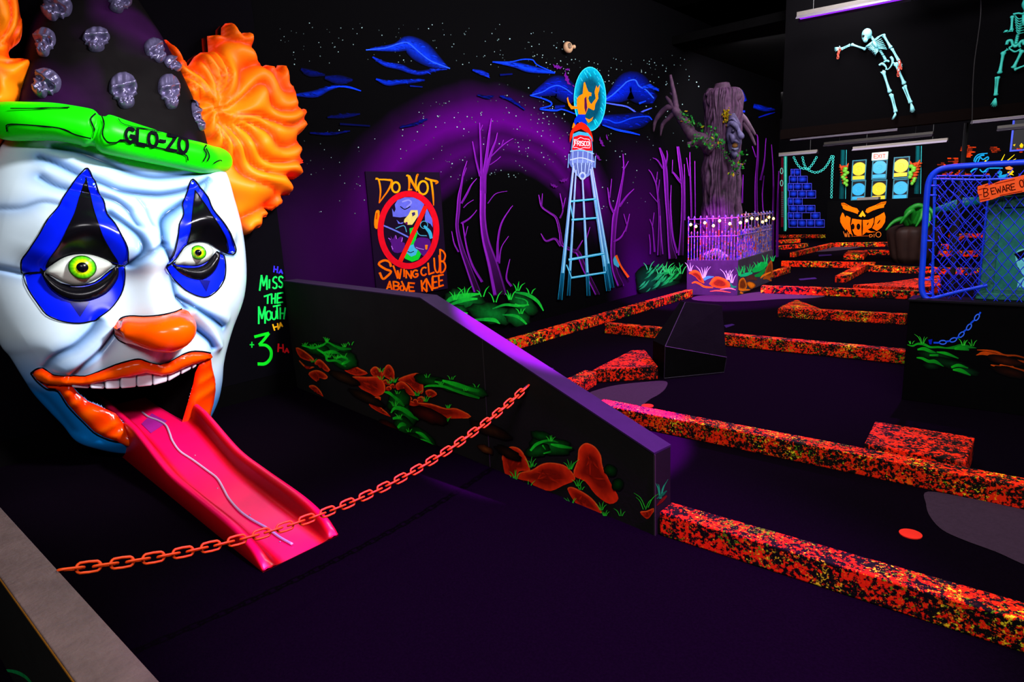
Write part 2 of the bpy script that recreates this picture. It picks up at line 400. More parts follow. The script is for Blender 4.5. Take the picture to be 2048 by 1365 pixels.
CAPV = mat('ramp_cap_paint', (0.022, 0.012, 0.034), 0.75, spec=0.03, var=0.12, vscale=14)
def bev(o, wd=0.008, seg=2):
    md = o.modifiers.new('bevel', 'BEVEL'); md.width = wd; md.segments = seg; md.limit_method = 'ANGLE'; return o

# mural wall: black with airbrushed violet arcs (paint)
def mural_mat():
    M = bpy.data.materials.new('mural_wall_paint'); M.use_nodes = True; nt = M.node_tree; N = nt.nodes; L = nt.links
    b = N['Principled BSDF']; b.inputs['Roughness'].default_value = 0.8; b.inputs['Specular IOR Level'].default_value = 0.02
    g = N.new('ShaderNodeNewGeometry'); sp = N.new('ShaderNodeSeparateXYZ'); L.new(g.outputs['Position'], sp.inputs[0])
    def mth(op, a, c=None):
        n = N.new('ShaderNodeMath'); n.operation = op
        for i, x in enumerate((a, c)):
            if x is None: continue
            if isinstance(x, (int, float)): n.inputs[i].default_value = x
            else: L.new(x, n.inputs[i])
        return n.outputs[0]
    Y, Z = sp.outputs[1], sp.outputs[2]
    nz = N.new('ShaderNodeTexNoise'); nz.inputs['Scale'].default_value = 0.9; nz.inputs['Detail'].default_value = 3; L.new(g.outputs['Position'], nz.inputs['Vector'])
    nn = mth('SUBTRACT', nz.outputs['Fac'], 0.5)
    dy = mth('SUBTRACT', Y, 7.0); dz = mth('SUBTRACT', Z, 0.3)
    r = mth('SQRT', mth('ADD', mth('POWER', mth('DIVIDE', dy, 1.12), 2), mth('POWER', dz, 2)))
    r = mth('ADD', r, mth('MULTIPLY', nn, 0.25))
    rp = N.new('ShaderNodeValToRGB'); L.new(mth('DIVIDE', r, 4.0), rp.inputs[0])
    el = rp.color_ramp.elements; el[0].position = 0.48; el[0].color = (0, 0, 0, 1); el[1].position = 0.79; el[1].color = (0, 0, 0, 1)
    for p, v in ((0.52, .30), (0.545, .18), (0.58, .55), (0.615, .28), (0.66, .9), (0.70, .6), (0.74, .18)):
        e = rp.color_ramp.elements.new(p); e.color = (v, v, v, 1)
    # arcs fade to the right of the tower, and near the ground
    def rng(x, a, c, lo=0, hi=1):
        n = N.new('ShaderNodeMapRange'); n.inputs[1].default_value = a; n.inputs[2].default_value = c; n.inputs[3].default_value = lo; n.inputs[4].default_value = hi
        n.interpolation_type = 'SMOOTHSTEP'; L.new(x, n.inputs[0]); return n.outputs[0]
    fade = mth('MULTIPLY', rng(Y, 11.3, 9.0), rng(Z, 0.9, 2.3))
    fade = mth('MULTIPLY', fade, rng(Y, 3.4, 6.0, .15, 1))
    band = mth('MULTIPLY', rp.outputs[0], fade)
    # low haze left of the sign
    hz = mth('MULTIPLY', mth('MULTIPLY', rng(Y, 3.0, 4.1), rng(Y, 5.7, 4.7)), mth('MULTIPLY', rng(Z, 2.6, 1.6), 0.16))
    # glow around the bare trees by the planter
    gl = mth('MULTIPLY', mth('MULTIPLY', rng(Y, 9.6, 10.6), rng(Y, 12.4, 10.9)), mth('MULTIPLY', rng(Z, 3.1, 1.2), 0.3))
    tot = mth('ADD', mth('ADD', band, hz), gl)
    mx = N.new('ShaderNodeMix'); mx.data_type = 'RGBA'; L.new(tot, mx.inputs[0])
    mx.inputs[6].default_value = (*BLACKP, 1); mx.inputs[7].default_value = (0.10, 0.0, 0.19, 1); L.new(mx.outputs[2], b.inputs['Base Color'])
    return M

# ------------------------------------------------------------------ room shell
XC, XW = -6.03, -6.10          # clown panel face, mural wall face
YB = 27.3                      # far back wall
def struct(g, name, material, **kw):
    o = g.mk(name, material, **kw); o['kind'] = 'structure'; return o
floor = struct(G().box((-12, -3, -0.12), (3.2, YB+.3, 0)), 'floor', CARPET)
wall_left = struct(G().box((XW-.15, -3, 0), (XW, 18.6, 5.35)), 'wall_left', mural_mat())
wall_panel = struct(G().box((XW, -3, 0), (XC, 3.43, 5.35)), 'wall_clown', mat('clown_panel_paint', (0.0014, 0.0011, 0.0022), 0.85, spec=0.02, var=0.3, vscale=2))
bb = struct(G().box((XC, -3, 0), (XC+.022, 3.40, 0.19)), 'baseboard_left', mat('black_baseboard', (0.0009, 0.0008, 0.001), 0.8, spec=0.02))
struct(G().box((-12, YB, 0), (3.2, YB+.15, 4.7)), 'wall_back', WALLB); wall_back = bpy.data.objects['wall_back']
struct(G().box((-12, 18.45, 0), (XW-.15, 18.6, 4.7)), 'wall_return', WALLB)
struct(G().box((3.05, -3, 0), (3.2, YB, 5.35)), 'wall_right', WALLB)
struct(G().box((-6.1, -3.15, 0), (3.2, -3, 5.35)), 'wall_front', WALLB)
struct(G().box((-12.15, 18.45, 0), (-12, YB, 4.7)), 'wall_far_left', WALLB)
struct(G().box((-6.3, -3.15, 5.35), (3.2, 12.2, 5.5)), 'ceiling', CEILB)
struct(G().box((-12.15, 12.2, 4.7), (3.2, YB+.15, 4.85)), 'ceiling_far', CEILB)
soffit = struct(G().box((-3.9, 12.0, 2.86), (3.05, 12.2, 5.35)), 'wall_soffit', mat('soffit_paint', (0.0017, 0.0015, 0.0019), 0.85, spec=0.02, var=0.2))
struct(G().box((-3.92, 11.99, 2.70), (3.05, 12.21, 2.86)), 'trim_soffit', mat('brown_soffit_trim', (0.0035, 0.0018, 0.0016), 0.8, spec=0.02))
# carpet inlays: paler felt let into the black carpet
def inlay(pts, z=0.004, label=None):
    P = cr(pts, 5, True); Q = [onz(*p) for p in P]
    V, Fc, _ = filled([(q[0], q[1]) for q in Q], 3.0)
    return mk('carpet_inlay', [(v[0], v[1], z) for v in V], Fc, INLAY, floor, label=label)
inlay([(1150,800),(1215,775),(1290,765),(1332,764),(1331,778),(1318,790),(1300,800),(1286,812),(1282,822),(1240,822),(1190,815)], label='pale mauve carpet by the coffin')
inlay([(1856,985),(1852,1010),(1860,1035),(1885,1062),(1930,1083),(1990,1105),(2080,1140),(2160,1120),(2160,1040),(2060,1015),(1950,1000)], label='pale mauve carpet behind the nearest curb')
inlay([(1385,600),(1400,592),(1470,590),(1540,583),(1600,588),(1650,592),(1625,597),(1560,599),(1500,603),(1430,604)])
inlay([(1600,503),(1650,494),(1720,494),(1690,500),(1640,504)])
for (a, b_, c_, d_) in (((1597,558),(1630,555),(1634,558),(1600,561)), ((1637,510),(1662,509),(1664,511),(1638,513)), ((1448,651),(1464,648),(1470,650),(1452,656)), ((1085,740),(1095,735),(1108,737),(1098,745))):
    mk('tee_marker', [onz(*q, 0.005) for q in (a, b_, c_, d_)], [(0, 1, 2, 3)], mat('violet_tee_felt', (0.03, 0.006, 0.09), 0.9, spec=.05), floor)
# golf holes with their red cup discs
CUP = mat('red_cup_felt', C(225, 40, 25), 0.8, spec=0.1)
for (x, y, lab) in ((1821, 1070, 'red golf hole beside the pale carpet near the front curb'), (1295, 813, 'red golf hole near the coffin')):
    p = onz(x, y); g = G(); n = 24
    ring = [(p[0]+.052*cos(2*pi*i/n), p[1]+.052*sin(2*pi*i/n)) for i in range(n)]
    g.prism(ring, 0.001, 0.006); o = g.mk('hole_cup', CUP); tag(o, lab, 'golf hole')

# ------------------------------------------------------------------ curbs
CH = 0.135
def curb(pA, pB, label, wd=0.13, h=CH, ext=0.0, world=False, material=None, name='speckled_bumper'):
    A, B = (np.array(pA, float), np.array(pB, float)) if world else (onz(*pA)[:2], onz(*pB)[:2])
    d = (B-A)/np.linalg.norm(B-A); B = B+d*ext; nrm = np.array([-d[1], d[0]])
    if np.dot(nrm, (A+B)/2) < 0: nrm = -nrm
    g = G().prism([A, B, B+nrm*wd, A+nrm*wd], 0, h)
    o = bev(g.mk(name, material or (SPECKF if max(A[1], B[1]) > 8.5 else SPECK))); tag(o, label, 'bumper', 'speckled curbs of the course'); return o
curb((1319, 1071), (2046, 1307), 'orange speckled curb in front, running out from the painted ramp wall', ext=1.2, wd=0.14)
curb((1190, 838), (2046, 1021), 'long orange speckled curb behind the front one, beside the flat speckled block', ext=1.0, wd=0.14)
curb((1014, 706), (1386, 594.5), 'speckled curb running along the mural wall to the planter', wd=0.13)
curb((1209, 667), (1806, 728.5), 'speckled curb behind the black coffin', ext=0.5)
curb((1521, 587), (1838, 600), 'speckled curb starting at the planter corner', ext=0.05)
curb((1546, 557.5), (1580.6, 546), 'short speckled curb stub at the right end of the planter')
curb((1562, 533.5), (1748, 537.5), 'speckled curb behind the planter, ending at the diagonal curb')
curb((1692, 566), (1737, 541), 'diagonal speckled curb between the two far fairways', wd=0.2)
curb((1736, 544), (1976, 552.5), 'far speckled curb under the dark pumpkin')
curb((1589, 515), (1668, 494.5), 'diagonal speckled curb before the radio counter')
curb((1668, 494.5), (1787, 493.7), 'straight speckled curb before the radio counter')
curb((1555, 501), (1617, 495), 'far speckled curb left of the diagonal one')
curb((1555, 488.5), (1601, 485.5), 'very far short speckled curb behind the planter')
curb((1555, 477), (1654, 476.3), 'farthest speckled curb below the blue painted bricks')
curb((1727, 510.5), (1786, 510.5), 'speckled curb left of the dark pumpkin')
curb((1686, 520), (1728, 520), 'speckled block at the end of the curb left of the pumpkin', wd=1.3)
curb((1862, 475.5), (1976, 475.5), 'farthest speckled curb seen through the blue gate')
curb((1862, 514), (1976, 514), 'middle speckled curb seen through the blue gate', wd=.3)
curb((1906, 497), (1934, 479), 'diagonal speckled curb seen through the blue gate')
curb((1865, 500), (1898, 500), 'short speckled curb seen through the left of the blue gate', wd=.4)
# curb with the wedge shaped top
A, B = onz(1555, 635)[:2], onz(1810, 650.5)[:2]
o = bev(G().prism([A, B, B+[0, .13], A+[.55, .16], onz(1593, 599, CH)[:2], A+[-.02, .3]], 0, CH).mk('speckled_bumper', SPECK)); tag(o, 'speckled curb with a wedge shaped top left of the black gate wall', 'bumper', 'speckled curbs of the course')
# triangular block beside the coffin with its short curb
q = [onz(*p, CH)[:2] for p in ((1185, 740), (1262, 701), (1290, 700), (1316, 733))]
o = bev(G().prism([q[0], q[3], q[2], q[1]], 0, CH).mk('speckled_block', SPECK2)); tag(o, 'red speckled triangular block left of the black coffin', 'bumper block')
q = [onz(*p, CH)[:2] for p in ((1123, 762), (1170, 740), (1193, 744), (1140, 775))]
o = bev(G().prism(q, 0, CH).mk('speckled_bumper', SPECK)); tag(o, 'short speckled curb from the ramp wall to the triangular block', 'bumper', 'speckled curbs of the course')
q = [onz(*p, .16)[:2] for p in ((1715, 905), (1750, 843), (1950, 875), (1928, 937))]
q[0][1] = q[3][1] = 4.34; o = bev(G().prism(q, 0, .16).mk('speckled_block', SPECK2)); tag(o, 'flat red speckled square block behind the long curb', 'bumper block')
q = [onz(*p, CH)[:2] for p in ((1706, 570), (1775, 565), (1880, 550), (1882, 571), (1838, 575.5))]
o = bev(G().prism(q, 0, CH).mk('speckled_block', SPECK2)); tag(o, 'low speckled wedge block against the planter curb, left of the gate', 'bumper block')

# ------------------------------------------------------------------ painted ramp wall (low wall with sloping top)
LA, LB = np.array([-6.02, 3.40]), np.array([-1.49, 2.797]); LD = (LB-LA)/np.linalg.norm(LB-LA); LN = np.array([-LD[1], LD[0]]); LN = LN if LN[1] > 0 else -LN
LP0, LNRM = np.array([*LA, 0]), np.array([*LN, 0])
def onlow(px, py, lift=0.0): return onp(px, py, LP0, LNRM)-LNRM*lift
TH = 0.14
pts = [onlow(594, 574), onlow(841, 589), onlow(1310, 910)]
zt = [pts[0][2], (pts[0][2]+pts[1][2])/2, pts[2][2]]; tx = [0, np.dot(pts[1][:2]-LA, LD), np.linalg.norm(LB-LA)]; zt[0] = zt[1]
rw = thing('ramp_wall', (*((LA+LB)/2), 0), 'low black ramp wall painted with red rocks and green grass', 'low wall')
prof = [(tx[0], 0), (tx[2], 0), (tx[2], zt[2]), (tx[1], zt[1]), (tx[0], zt[0])]
f0 = [np.array([*(LA+LD*u), z]) for u, z in prof]; f1 = [p+LNRM*TH for p in f0]
mk('wall_body', f0+f1, [(0,1,2,3,4), (9,8,7,6,5)]+[(i, 5+i, 5+(i+1) % 5, (i+1) % 5) for i in range(5)], PANELB, rw)
def capslab(u0, z0, u1, z1, name):
    e = 0.006; g = G(); a = [LA+LD*u0-LN*e, LA+LD*u1-LN*e, LA+LD*u1+LN*(TH+e), LA+LD*u0+LN*(TH+e)]; zz = [z0, z1, z1, z0]
    g.hexa([(*p, z+.0015) for p, z in zip(a, zz)], [(*p, z+.012) for p, z in zip(a, zz)]); g.mk(name, CAPV, rw)
capslab(tx[0], zt[0], tx[1], zt[1], 'cap_board'); capslab(tx[1], zt[1], tx[2], zt[2], 'cap_board')
for u in (np.dot(onlow(966, 700)[:2]-LA, LD), ):
    p = LA+LD*u; zz = np.interp(u, tx, zt); g = G(); g.box((-.002, -.0025, 0), (.002, 0, zz)); V = [np.array([*(p+LD*v[0]+LN*v[1]), v[2]]) for v in g.v]
    mk('panel_seam', V, g.f, mat('seam_edge', (.02, .018, .016), .7), rw)
g = G(); V = []
a = LA+LD*(tx[2]-.004)-LN*.004; g.box((0, 0, 0), (.008, .006, zt[2])); mk('corner_bead', [np.array([*(a+LD*v[0]+LN*v[1]), v[2]]) for v in g.v], g.f, mat('corner_bead_paint', (.03, .024, .024), .6), rw)

# ------------------------------------------------------------------ low wall in the near left corner
nw = thing('near_wall', (-2.2, .38, 0), 'low wall with a scuffed grey cap in the near left corner', 'low wall')
y0, y1, x0, x1, zz = .315, .452, -5.9, -0.95, .60
mk('wall_body', *(lambda g: (g.v, g.f))(G().box((x0, y0+.008, 0), (x1, y1-.008, zz-.012))), PANELB, nw)
bev(mk('cap_board', *(lambda g: (g.v, g.f))(G().box((x0, y0, zz-.012), (x1, y1, zz))), TOPG, nw), .003)
mk('edge_strip', *(lambda g: (g.v, g.f))(G().box((x0, y0-.003, zz-.014), (x1, y0-.0005, zz-.006))), mat('ochre_edge_paint', C(150, 95, 20), .6), nw)

# ------------------------------------------------------------------ coffin obstacle
cf = thing('coffin', (*((onz(1328, 757)+onz(1448, 745))[:2]/2), 0), 'black wooden coffin shaped obstacle standing on the course', 'coffin')
a, b_ = onz(1328, 757), onz(1448, 745); d = (b_-a)/np.linalg.norm(b_-a); nb = np.array([-d[1], d[0], 0]); nb = nb if nb[1] > 0 else -nb
def oc(px, py, back=0): return onp(px, py, a+nb*back, nb)
fr = [oc(1328, 757), oc(1448, 745), oc(1453, 715, -.02), oc(1444, 612, .26), oc(1370, 605, .26), oc(1330, 693, -.02)]
fr[0][2] = fr[1][2] = 0
bk = [p+nb*.30 for p in fr]; bk[3] = fr[3]+nb*.1; bk[4] = fr[4]+nb*.1
BOX = mat('black_box_paint', (.0028, .0024, .003), .8, spec=.02, var=.3, bump=.1)
mk('body', fr+bk, [(0,1,2,5), (5,2,3,4), (11,8,7,6), (10,9,8,11)]+[(i, 6+i, 6+(i+1) % 6, (i+1) % 6) for i in range(6)], BOX, cf)
TR = mat('coffin_edge_trim', (.02, .01, .03), .6, var=.5, vscale=30)
for i, j in ((5, 2), (4, 5), (0, 5), (1, 2), (0, 1)):
    G().tube([fr[i]-nb*.002, fr[j]-nb*.002], .004, 4).mk('edge_trim', TR, cf)
# ------------------------------------------------------------------ clown head
from mathutils.bvhtree import BVHTree
def bvh_of(V, Fc): return BVHTree.FromPolygons([tuple(v) for v in V], [list(map(int, f)) for f in Fc])
def cast(bvh, px, py):
    d = Vector(ray(px, py)).normalized(); h = bvh.ray_cast(Vector(ORG), d)
    if h[0] is None: return None, None
    n = h[1] if h[1].dot(d) < 0 else -h[1]
    return np.array(h[0]), np.array(n)
def cast_or(bvh, px, py, ctr):
    p, n = cast(bvh, px, py); k = 0
    while p is None and k < 40:
        px += (ctr[0]-px)*.05; py += (ctr[1]-py)*.05; p, n = cast(bvh, px, py); k += 1
    return p, n
clown = thing('clown_head', (-5.6, 1.9, 0), 'giant glossy clown head with white face, orange hair and dark pointed hat', 'clown head')
CX = np.array([1.88, 1.22]); XCEN = -5.06
rim = [(25,262,-5.72),(0,295,-5.75),(-34,360,-5.78),(-56,450,-5.8),(-56,540,-5.8),(-34,620,-5.78),(0,690,-5.74),(20,715,-5.72),(45,755,-5.68),(68,790,-5.64),(100,825,-5.58),(127,853,-5.52),(152,883,-5.45),(190,898,-5.36),(245,908,-5.3),(305,905,-5.28),(362,890,-5.34),(402,860,-5.45),(424,815,-5.6),
       (432,775,-5.66),(434,735,-5.7),(440,700,-5.74),(452,655,-5.78),(468,612,-5.8),(476,580,-5.8),(479,540,-5.8),(476,490,-5.8),(468,440,-5.8),(455,390,-5.78),(438,335,-5.75),(405,300,-5.7),(300,262,-5.6),(180,232,-5.55),(90,235,-5.62)]
RP = np.array([onx(a, b, x) for a, b, x in rim]); RPs = cr(RP, 8, True)
th = np.unwrap(np.arctan2(RPs[:, 2]-CX[1], RPs[:, 1]-CX[0])); 
if th[-1] < th[0]: th = th[::-1]; RPs = RPs[::-1]
rr_ = np.hypot(RPs[:, 1]-CX[0], RPs[:, 2]-CX[1])
NT, NS = 460, 190
TH_ = th[0]+np.arange(NT)*2*pi/NT
thx = np.concatenate([th, [th[0]+2*pi]]); rx = np.concatenate([rr_, rr_[:1]]); xx = np.concatenate([RPs[:, 0], RPs[:1, 0]])
RT = np.interp(TH_, thx, rx); XT = np.interp(TH_, thx, xx)
S_l = 1-(1-np.linspace(0, 1, NS))**1.25
S, T = np.meshgrid(S_l, np.arange(NT), indexing='ij')
Yg = CX[0]+S*RT[T]*np.cos(TH_[T]); Zg = CX[1]+S*RT[T]*np.sin(TH_[T])
Xg = XT[T]+(XCEN-XT[T])*(1-S**2.7)**.60
def grid_faces(ns, nt):
    Fc = []
    for i in range(ns-1):
        for j in range(nt):
            j2 = (j+1) % nt; Fc.append((i*nt+j, i*nt+j2, (i+1)*nt+j2, (i+1)*nt+j))
    return Fc
FF = grid_faces(NS, NT); base = np.column_stack([Xg.ravel(), Yg.ravel(), Zg.ravel()])
bv0 = bvh_of(base[:], FF)
YZ = base[:, 1:]
def yz(pts):
    out = []
    for p in pts:
        q, _ = cast_or(bv0, p[0], p[1], (300, 600)); out.append(q[1:])
    return np.array(out)
DX = np.zeros(len(base)); AIR = np.zeros(len(base)); CREASE = np.zeros(len(base))
def ridge(pts, wd, amp, air=0.0, aw=None):
    global DX, AIR, CREASE
    Q = yz(cr(pts, 5)); d = poly_dist(YZ, Q, False); DX += amp*np.exp(-(d/wd)**2)
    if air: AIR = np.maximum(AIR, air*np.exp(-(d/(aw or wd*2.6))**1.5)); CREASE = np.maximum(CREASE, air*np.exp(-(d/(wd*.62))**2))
def bump(px, py, wd, amp, wz=None):
    global DX
    c = yz([(px, py)])[0]; DX += amp*np.exp(-((YZ[:, 0]-c[0])/wd)**2-((YZ[:, 1]-c[1])/(wz or wd))**2)
bump(118, 420, .34, .07, .22); bump(420, 410, .2, .05, .2)          # brow bones
ridge([(80,500),(110,470),(170,455),(225,475),(262,520)], .10, .10)  # left brow
ridge([(318,520),(345,470),(400,440),(455,470)], .09, .10)
bump(160, 560, .26, -.07, .17); bump(395, 520, .18, -.07, .15)      # sockets
ridge([(292,470),(292,540),(298,600),(305,650)], .11, .16)          # nose bridge
ridge([(300,640),(310,675)], .17, .10)
bump(110, 690, .22, .06, .14); bump(440, 620, .12, .05, .16)        # cheeks
ridge([(215,655),(190,690),(160,715),(120,735)], .055, .075)        # fold beside the nose
ridge([(385,625),(415,655),(432,690)], .05, .07)
ridge([(140,735),(220,725),(300,712),(380,700),(420,695)], .13, .06)  # upper lip
bump(240, 885, .3, .05, .08)
for pts, wd, amp, air in [
  ([(106,295),(155,305),(208,324),(254,343),(300,354),(340,354),(384,349),(415,342)], .022, -.026, .75),
  ([(80,314),(116,329),(160,351),(198,365),(242,382),(300,390),(334,389),(376,379),(418,358)], .022, -.03, .8),
  ([(80,355),(106,370),(138,380),(200,393),(232,404),(256,423),(267,450)], .02, -.026, .75),
  ([(-10,417),(36,416),(80,404),(121,411)], .02, -.022, .5),
  ([(213,428),(242,447),(266,474),(270,500),(253,528)], .022, -.035, .85),
  ([(276,398),(292,420),(296,450)], .02, -.018, .5),
  ([(367,406),(328,434),(312,467),(314,495),(331,523)], .024, -.04, .9),
  ([(418,358),(400,395),(395,410)], .02, -.015, .6),
  ([(248,531),(281,506),(312,489)], .018, -.04, .6),
  ([(331,523),(345,560),(352,590),(370,615)], .02, -.03, .8),
  ([(193,642),(176,664),(143,690),(105,710),(86,734)], .02, -.04, .7),
  ([(233,653),(207,684),(187,704),(158,728),(141,750)], .02, -.045, .7),
  ([(385,653),(411,677),(420,693)], .02, -.045, .9),
  ([(356,595),(412,631),(443,653)], .02, -.03, .9),
  ([(-20,535),(12,540),(50,548)], .02, -.04, .6),
  ([(445,510),(470,512)], .02, -.03, .6),
  ([(318,700),(320,722)], .035, -.025, .35),
  ([(60,770),(100,800),(150,860)], .03, -.02, .5)]:
    ridge(pts, wd, amp, air)
# lift beside creases so the skin reads as rolls
for pts, wd, amp in [([(150,292),(254,328),(340,340),(400,332)], .05, .03), ([(110,312),(205,345),(300,374),(384,364)], .05, .03), ([(90,342),(205,380),(262,410)], .045, .025),
                     ([(225,425),(256,455),(284,495)], .04, .03), ([(352,430),(330,465),(328,495)], .04, .03), ([(205,640),(160,680),(100,700)], .05, .03), ([(372,600),(425,625),(450,640)], .05, .03)]:
    ridge(pts, wd, amp)
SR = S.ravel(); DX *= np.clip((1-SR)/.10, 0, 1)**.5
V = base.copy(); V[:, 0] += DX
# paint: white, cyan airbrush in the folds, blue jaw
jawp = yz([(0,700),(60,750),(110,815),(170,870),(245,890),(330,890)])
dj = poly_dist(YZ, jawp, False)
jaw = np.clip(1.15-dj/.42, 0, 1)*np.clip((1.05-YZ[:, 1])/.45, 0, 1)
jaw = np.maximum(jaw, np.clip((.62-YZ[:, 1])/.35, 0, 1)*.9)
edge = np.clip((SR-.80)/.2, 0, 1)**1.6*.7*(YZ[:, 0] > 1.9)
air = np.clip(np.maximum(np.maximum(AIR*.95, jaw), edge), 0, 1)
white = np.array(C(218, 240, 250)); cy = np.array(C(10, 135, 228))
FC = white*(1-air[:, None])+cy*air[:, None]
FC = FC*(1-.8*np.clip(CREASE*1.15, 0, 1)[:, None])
MOUTH = [(141,770),(180,768),(220,761),(266,750),(292,745),(321,751),(343,747),(365,736),(389,726),(404,724),(396,745),(388,768),(379,800),(366,850),(315,888),(268,872),(231,832),(202,814),(176,803),(154,785)]
Q = yz(MOUTH); mid = inside(YZ, Q)
Fk = [f for f in FF if not all(mid[i] for i in f)]
# back skirt to the wall
n0 = len(V); rimi = [(NS-1)*NT+j for j in range(NT)]
bk = np.array([[XC+.002, CX[0]+(base[i, 1]-CX[0])*.86, CX[1]+(base[i, 2]-CX[1])*.86] for i in rimi]); bk[:, 2] = np.maximum(bk[:, 2], .02)
V2 = np.vstack([V, bk]); FC2 = np.vstack([FC, np.tile(cy, (NT, 1))])
Fk += [((NS-1)*NT+j, (NS-1)*NT+(j+1) % NT, n0+(j+1) % NT, n0+j) for j in range(NT)]
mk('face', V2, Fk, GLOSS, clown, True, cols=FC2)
bv = bvh_of(V, FF)                                                   # finished face surface (with mouth closed) for placing parts
def puff(bvh, poly, step, name, parent, mt, bulge=0.0, lift=.004, edge_w=None, col=None, smooth=True, fn=None, ctr=(300, 600), colfn=None, label=None):
    P, Fc, D = filled(poly, step); dm = max(D.max(), 1e-6) if edge_w is None else edge_w; out = []
    for p, d in zip(P, D):
        q, n = cast_or(bvh, p[0], p[1], ctr); t = min(1, d/dm); h = bulge*sqrt(max(0, 1-(1-t)**2))
        if fn: h += fn(p, d)
        n = np.array([.9, -.25, .05])*.6+n*.4 if bulge > .02 else n
        out.append(q+n/np.linalg.norm(n)*(lift+h))
    cols = None if col is None else (np.array([colfn(p, d) for p, d in zip(P, D)]) if colfn else np.tile(np.array(col), (len(P), 1)))
    return mk(name, out, Fc, mt, parent, smooth, cols=cols, label=label)
BLU = C(5, 28, 235); BLK = C(10, 9, 14); INK = C(8, 8, 16)
def spl(p, n=4): return cr(p, n, True)
LU = [(176,337),(190,365),(198,385),(209,408),(212,428),(228,447),(240,467),(256,495),(257,520),(250,531),(225,527),(190,513),(150,508),(115,520),(90,541),(50,548),(44,540),(45,520),(60,500),(80,470),(97,440),(118,415),(125,400),(137,382),(143,372),(160,350)]
LL = [(50,549),(88,545),(115,565),(150,572),(190,565),(222,540),(248,532),(251,560),(243,590),(220,620),(190,640),(160,647),(125,643),(95,630),(75,605),(57,577)]
RU = [(386,360),(400,377),(415,395),(425,420),(445,445),(460,468),(468,490),(470,503),(462,508),(440,500),(415,484),(390,482),(368,492),(352,515),(331,533),(345,510),(353,480),(358,450),(367,430),(366,405),(375,385),(376,372)]
RL = [(331,534),(352,524),(370,530),(395,531),(418,520),(432,505),(446,511),(450,530),(448,557),(435,580),(415,594),(395,593),(370,581),(350,561)]
LUB = [(172,357),(180,390),(190,430),(205,470),(222,500),(238,527),(215,522),(185,511),(150,507),(115,519),(92,535),(100,515),(118,490),(135,460),(150,430),(160,395)]
RUB = [(390,382),(410,410),(422,430),(440,455),(452,478),(455,503),(440,498),(415,483),(390,481),(374,487),(380,465),(385,430),(388,400)]
LRIM = [(80,536),(95,548),(125,568),(155,575),(190,568),(222,545),(233,530),(238,545),(232,565),(212,588),(180,602),(150,604),(120,594),(95,572)]
RRIM = [(343,527),(355,533),(380,536),(405,532),(424,515),(433,502),(440,512),(436,530),(425,548),(405,560),(380,557),(358,545)]
for poly, nm, col, lf, bl in ((LU, 'eye_makeup', BLU, .003, 0), (LL, 'eye_makeup', BLU, .003, 0), (RU, 'eye_makeup', BLU, .003, 0), (RL, 'eye_makeup', BLU, .003, 0),
                          (LUB, 'eye_shadow', BLK, .006, 0), (RUB, 'eye_shadow', BLK, .006, 0), (spl(LRIM, 3), 'lower_lid', BLK, .006, .05), (spl(RRIM, 3), 'lower_lid', BLK, .006, .045)):
    puff(bv, poly, 5, nm, clown, GLOSS, bl, lf, col=col)
for tri in ([(140,604),(180,604),(161,634)], [(398,560),(420,562),(412,584)]):
    puff(bv, tri, 5, 'tear_mark', clown, GLOSS, 0, .007, col=C(6, 10, 110))
def eye(cx, cy, outline, r):
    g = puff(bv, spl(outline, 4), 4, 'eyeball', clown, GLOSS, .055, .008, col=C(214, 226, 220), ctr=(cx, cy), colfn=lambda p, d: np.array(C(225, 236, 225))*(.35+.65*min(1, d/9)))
    P, n = cast(bv, cx, cy); off = P+np.array([.085, -.015, 0])
    nn = np.array(off-ORG); nn = -nn/np.linalg.norm(nn); u = np.cross([0, 0, 1], nn); u /= np.linalg.norm(u); v = np.cross(nn, u)
    k = np.linalg.norm(P-ORG)/F*.62
    g1 = G(); N_ = 40; cols = []; V = []; rings = [0, .45, .5, .62, .75, .9, 1.0, 1.07]
    cs = [C(160, 255, 0), C(190, 250, 10), C(225, 245, 20), C(190, 240, 10), C(120, 225, 10), C(70, 190, 20), C(30, 90, 10), C(8, 20, 5)]
    for q, c in zip(rings, cs):
        for i in range(N_):
            a = 2*pi*i/N_; j = 1+.25*((i*7) % 5-2)/2*(.45 < q < 1); V.append(off+r*k*q*(cos(a)*u+sin(a)*v)+nn*.03*(1-q*q)); cols.append([x*(j if .5 < q < .95 else 1) for x in c])
    Fc = [(i*N_+j, i*N_+(j+1) % N_, (i+1)*N_+(j+1) % N_, (i+1)*N_+j) for i in range(len(rings)-1) for j in range(N_)]
    ir = mk('iris', V, Fc, GLOSS, g, True, cols=cols)
    V = [off+nn*.034]+[off+r*k*q*(cos(2*pi*i/N_)*u+sin(2*pi*i/N_)*v)+nn*z for q, z in ((.42, .033), (.45, .027)) for i in range(N_)]
    mk('pupil', V, [(0, 1+i, 1+(i+1) % N_) for i in range(N_)]+[(1+i, 1+N_+i, 1+N_+(i+1) % N_, 1+(i+1) % N_) for i in range(N_)], GLOSS, g, True, cols=[C(4, 4, 14)]*len(V))
eye(162, 534, [(90,543),(110,525),(135,512),(165,508),(195,513),(225,528),(212,545),(190,560),(160,571),(130,566),(105,553)], 29)
eye(391, 505, [(349,527),(362,503),(380,490),(400,485),(418,490),(427,503),(420,517),(405,527),(385,532),(365,531)], 19)
# black contour lines around the make-up
dl = Deco(lambda x, y, L: (lambda q: q[0]+q[1]*(.008+L*.5))(cast_or(bv, x, y, (300, 600))))
for poly in (LU, LL, RU, RL):
    P = cr(poly, 3, True); dl.stroke(np.vstack([P, P[:1]]), 2.4, INK, n=1)
for poly in (LUB, RUB): dl.stroke(cr(poly+poly[:1], 3), 1.8, INK, n=1)
dl.build('contour_lines', clown, FINE)

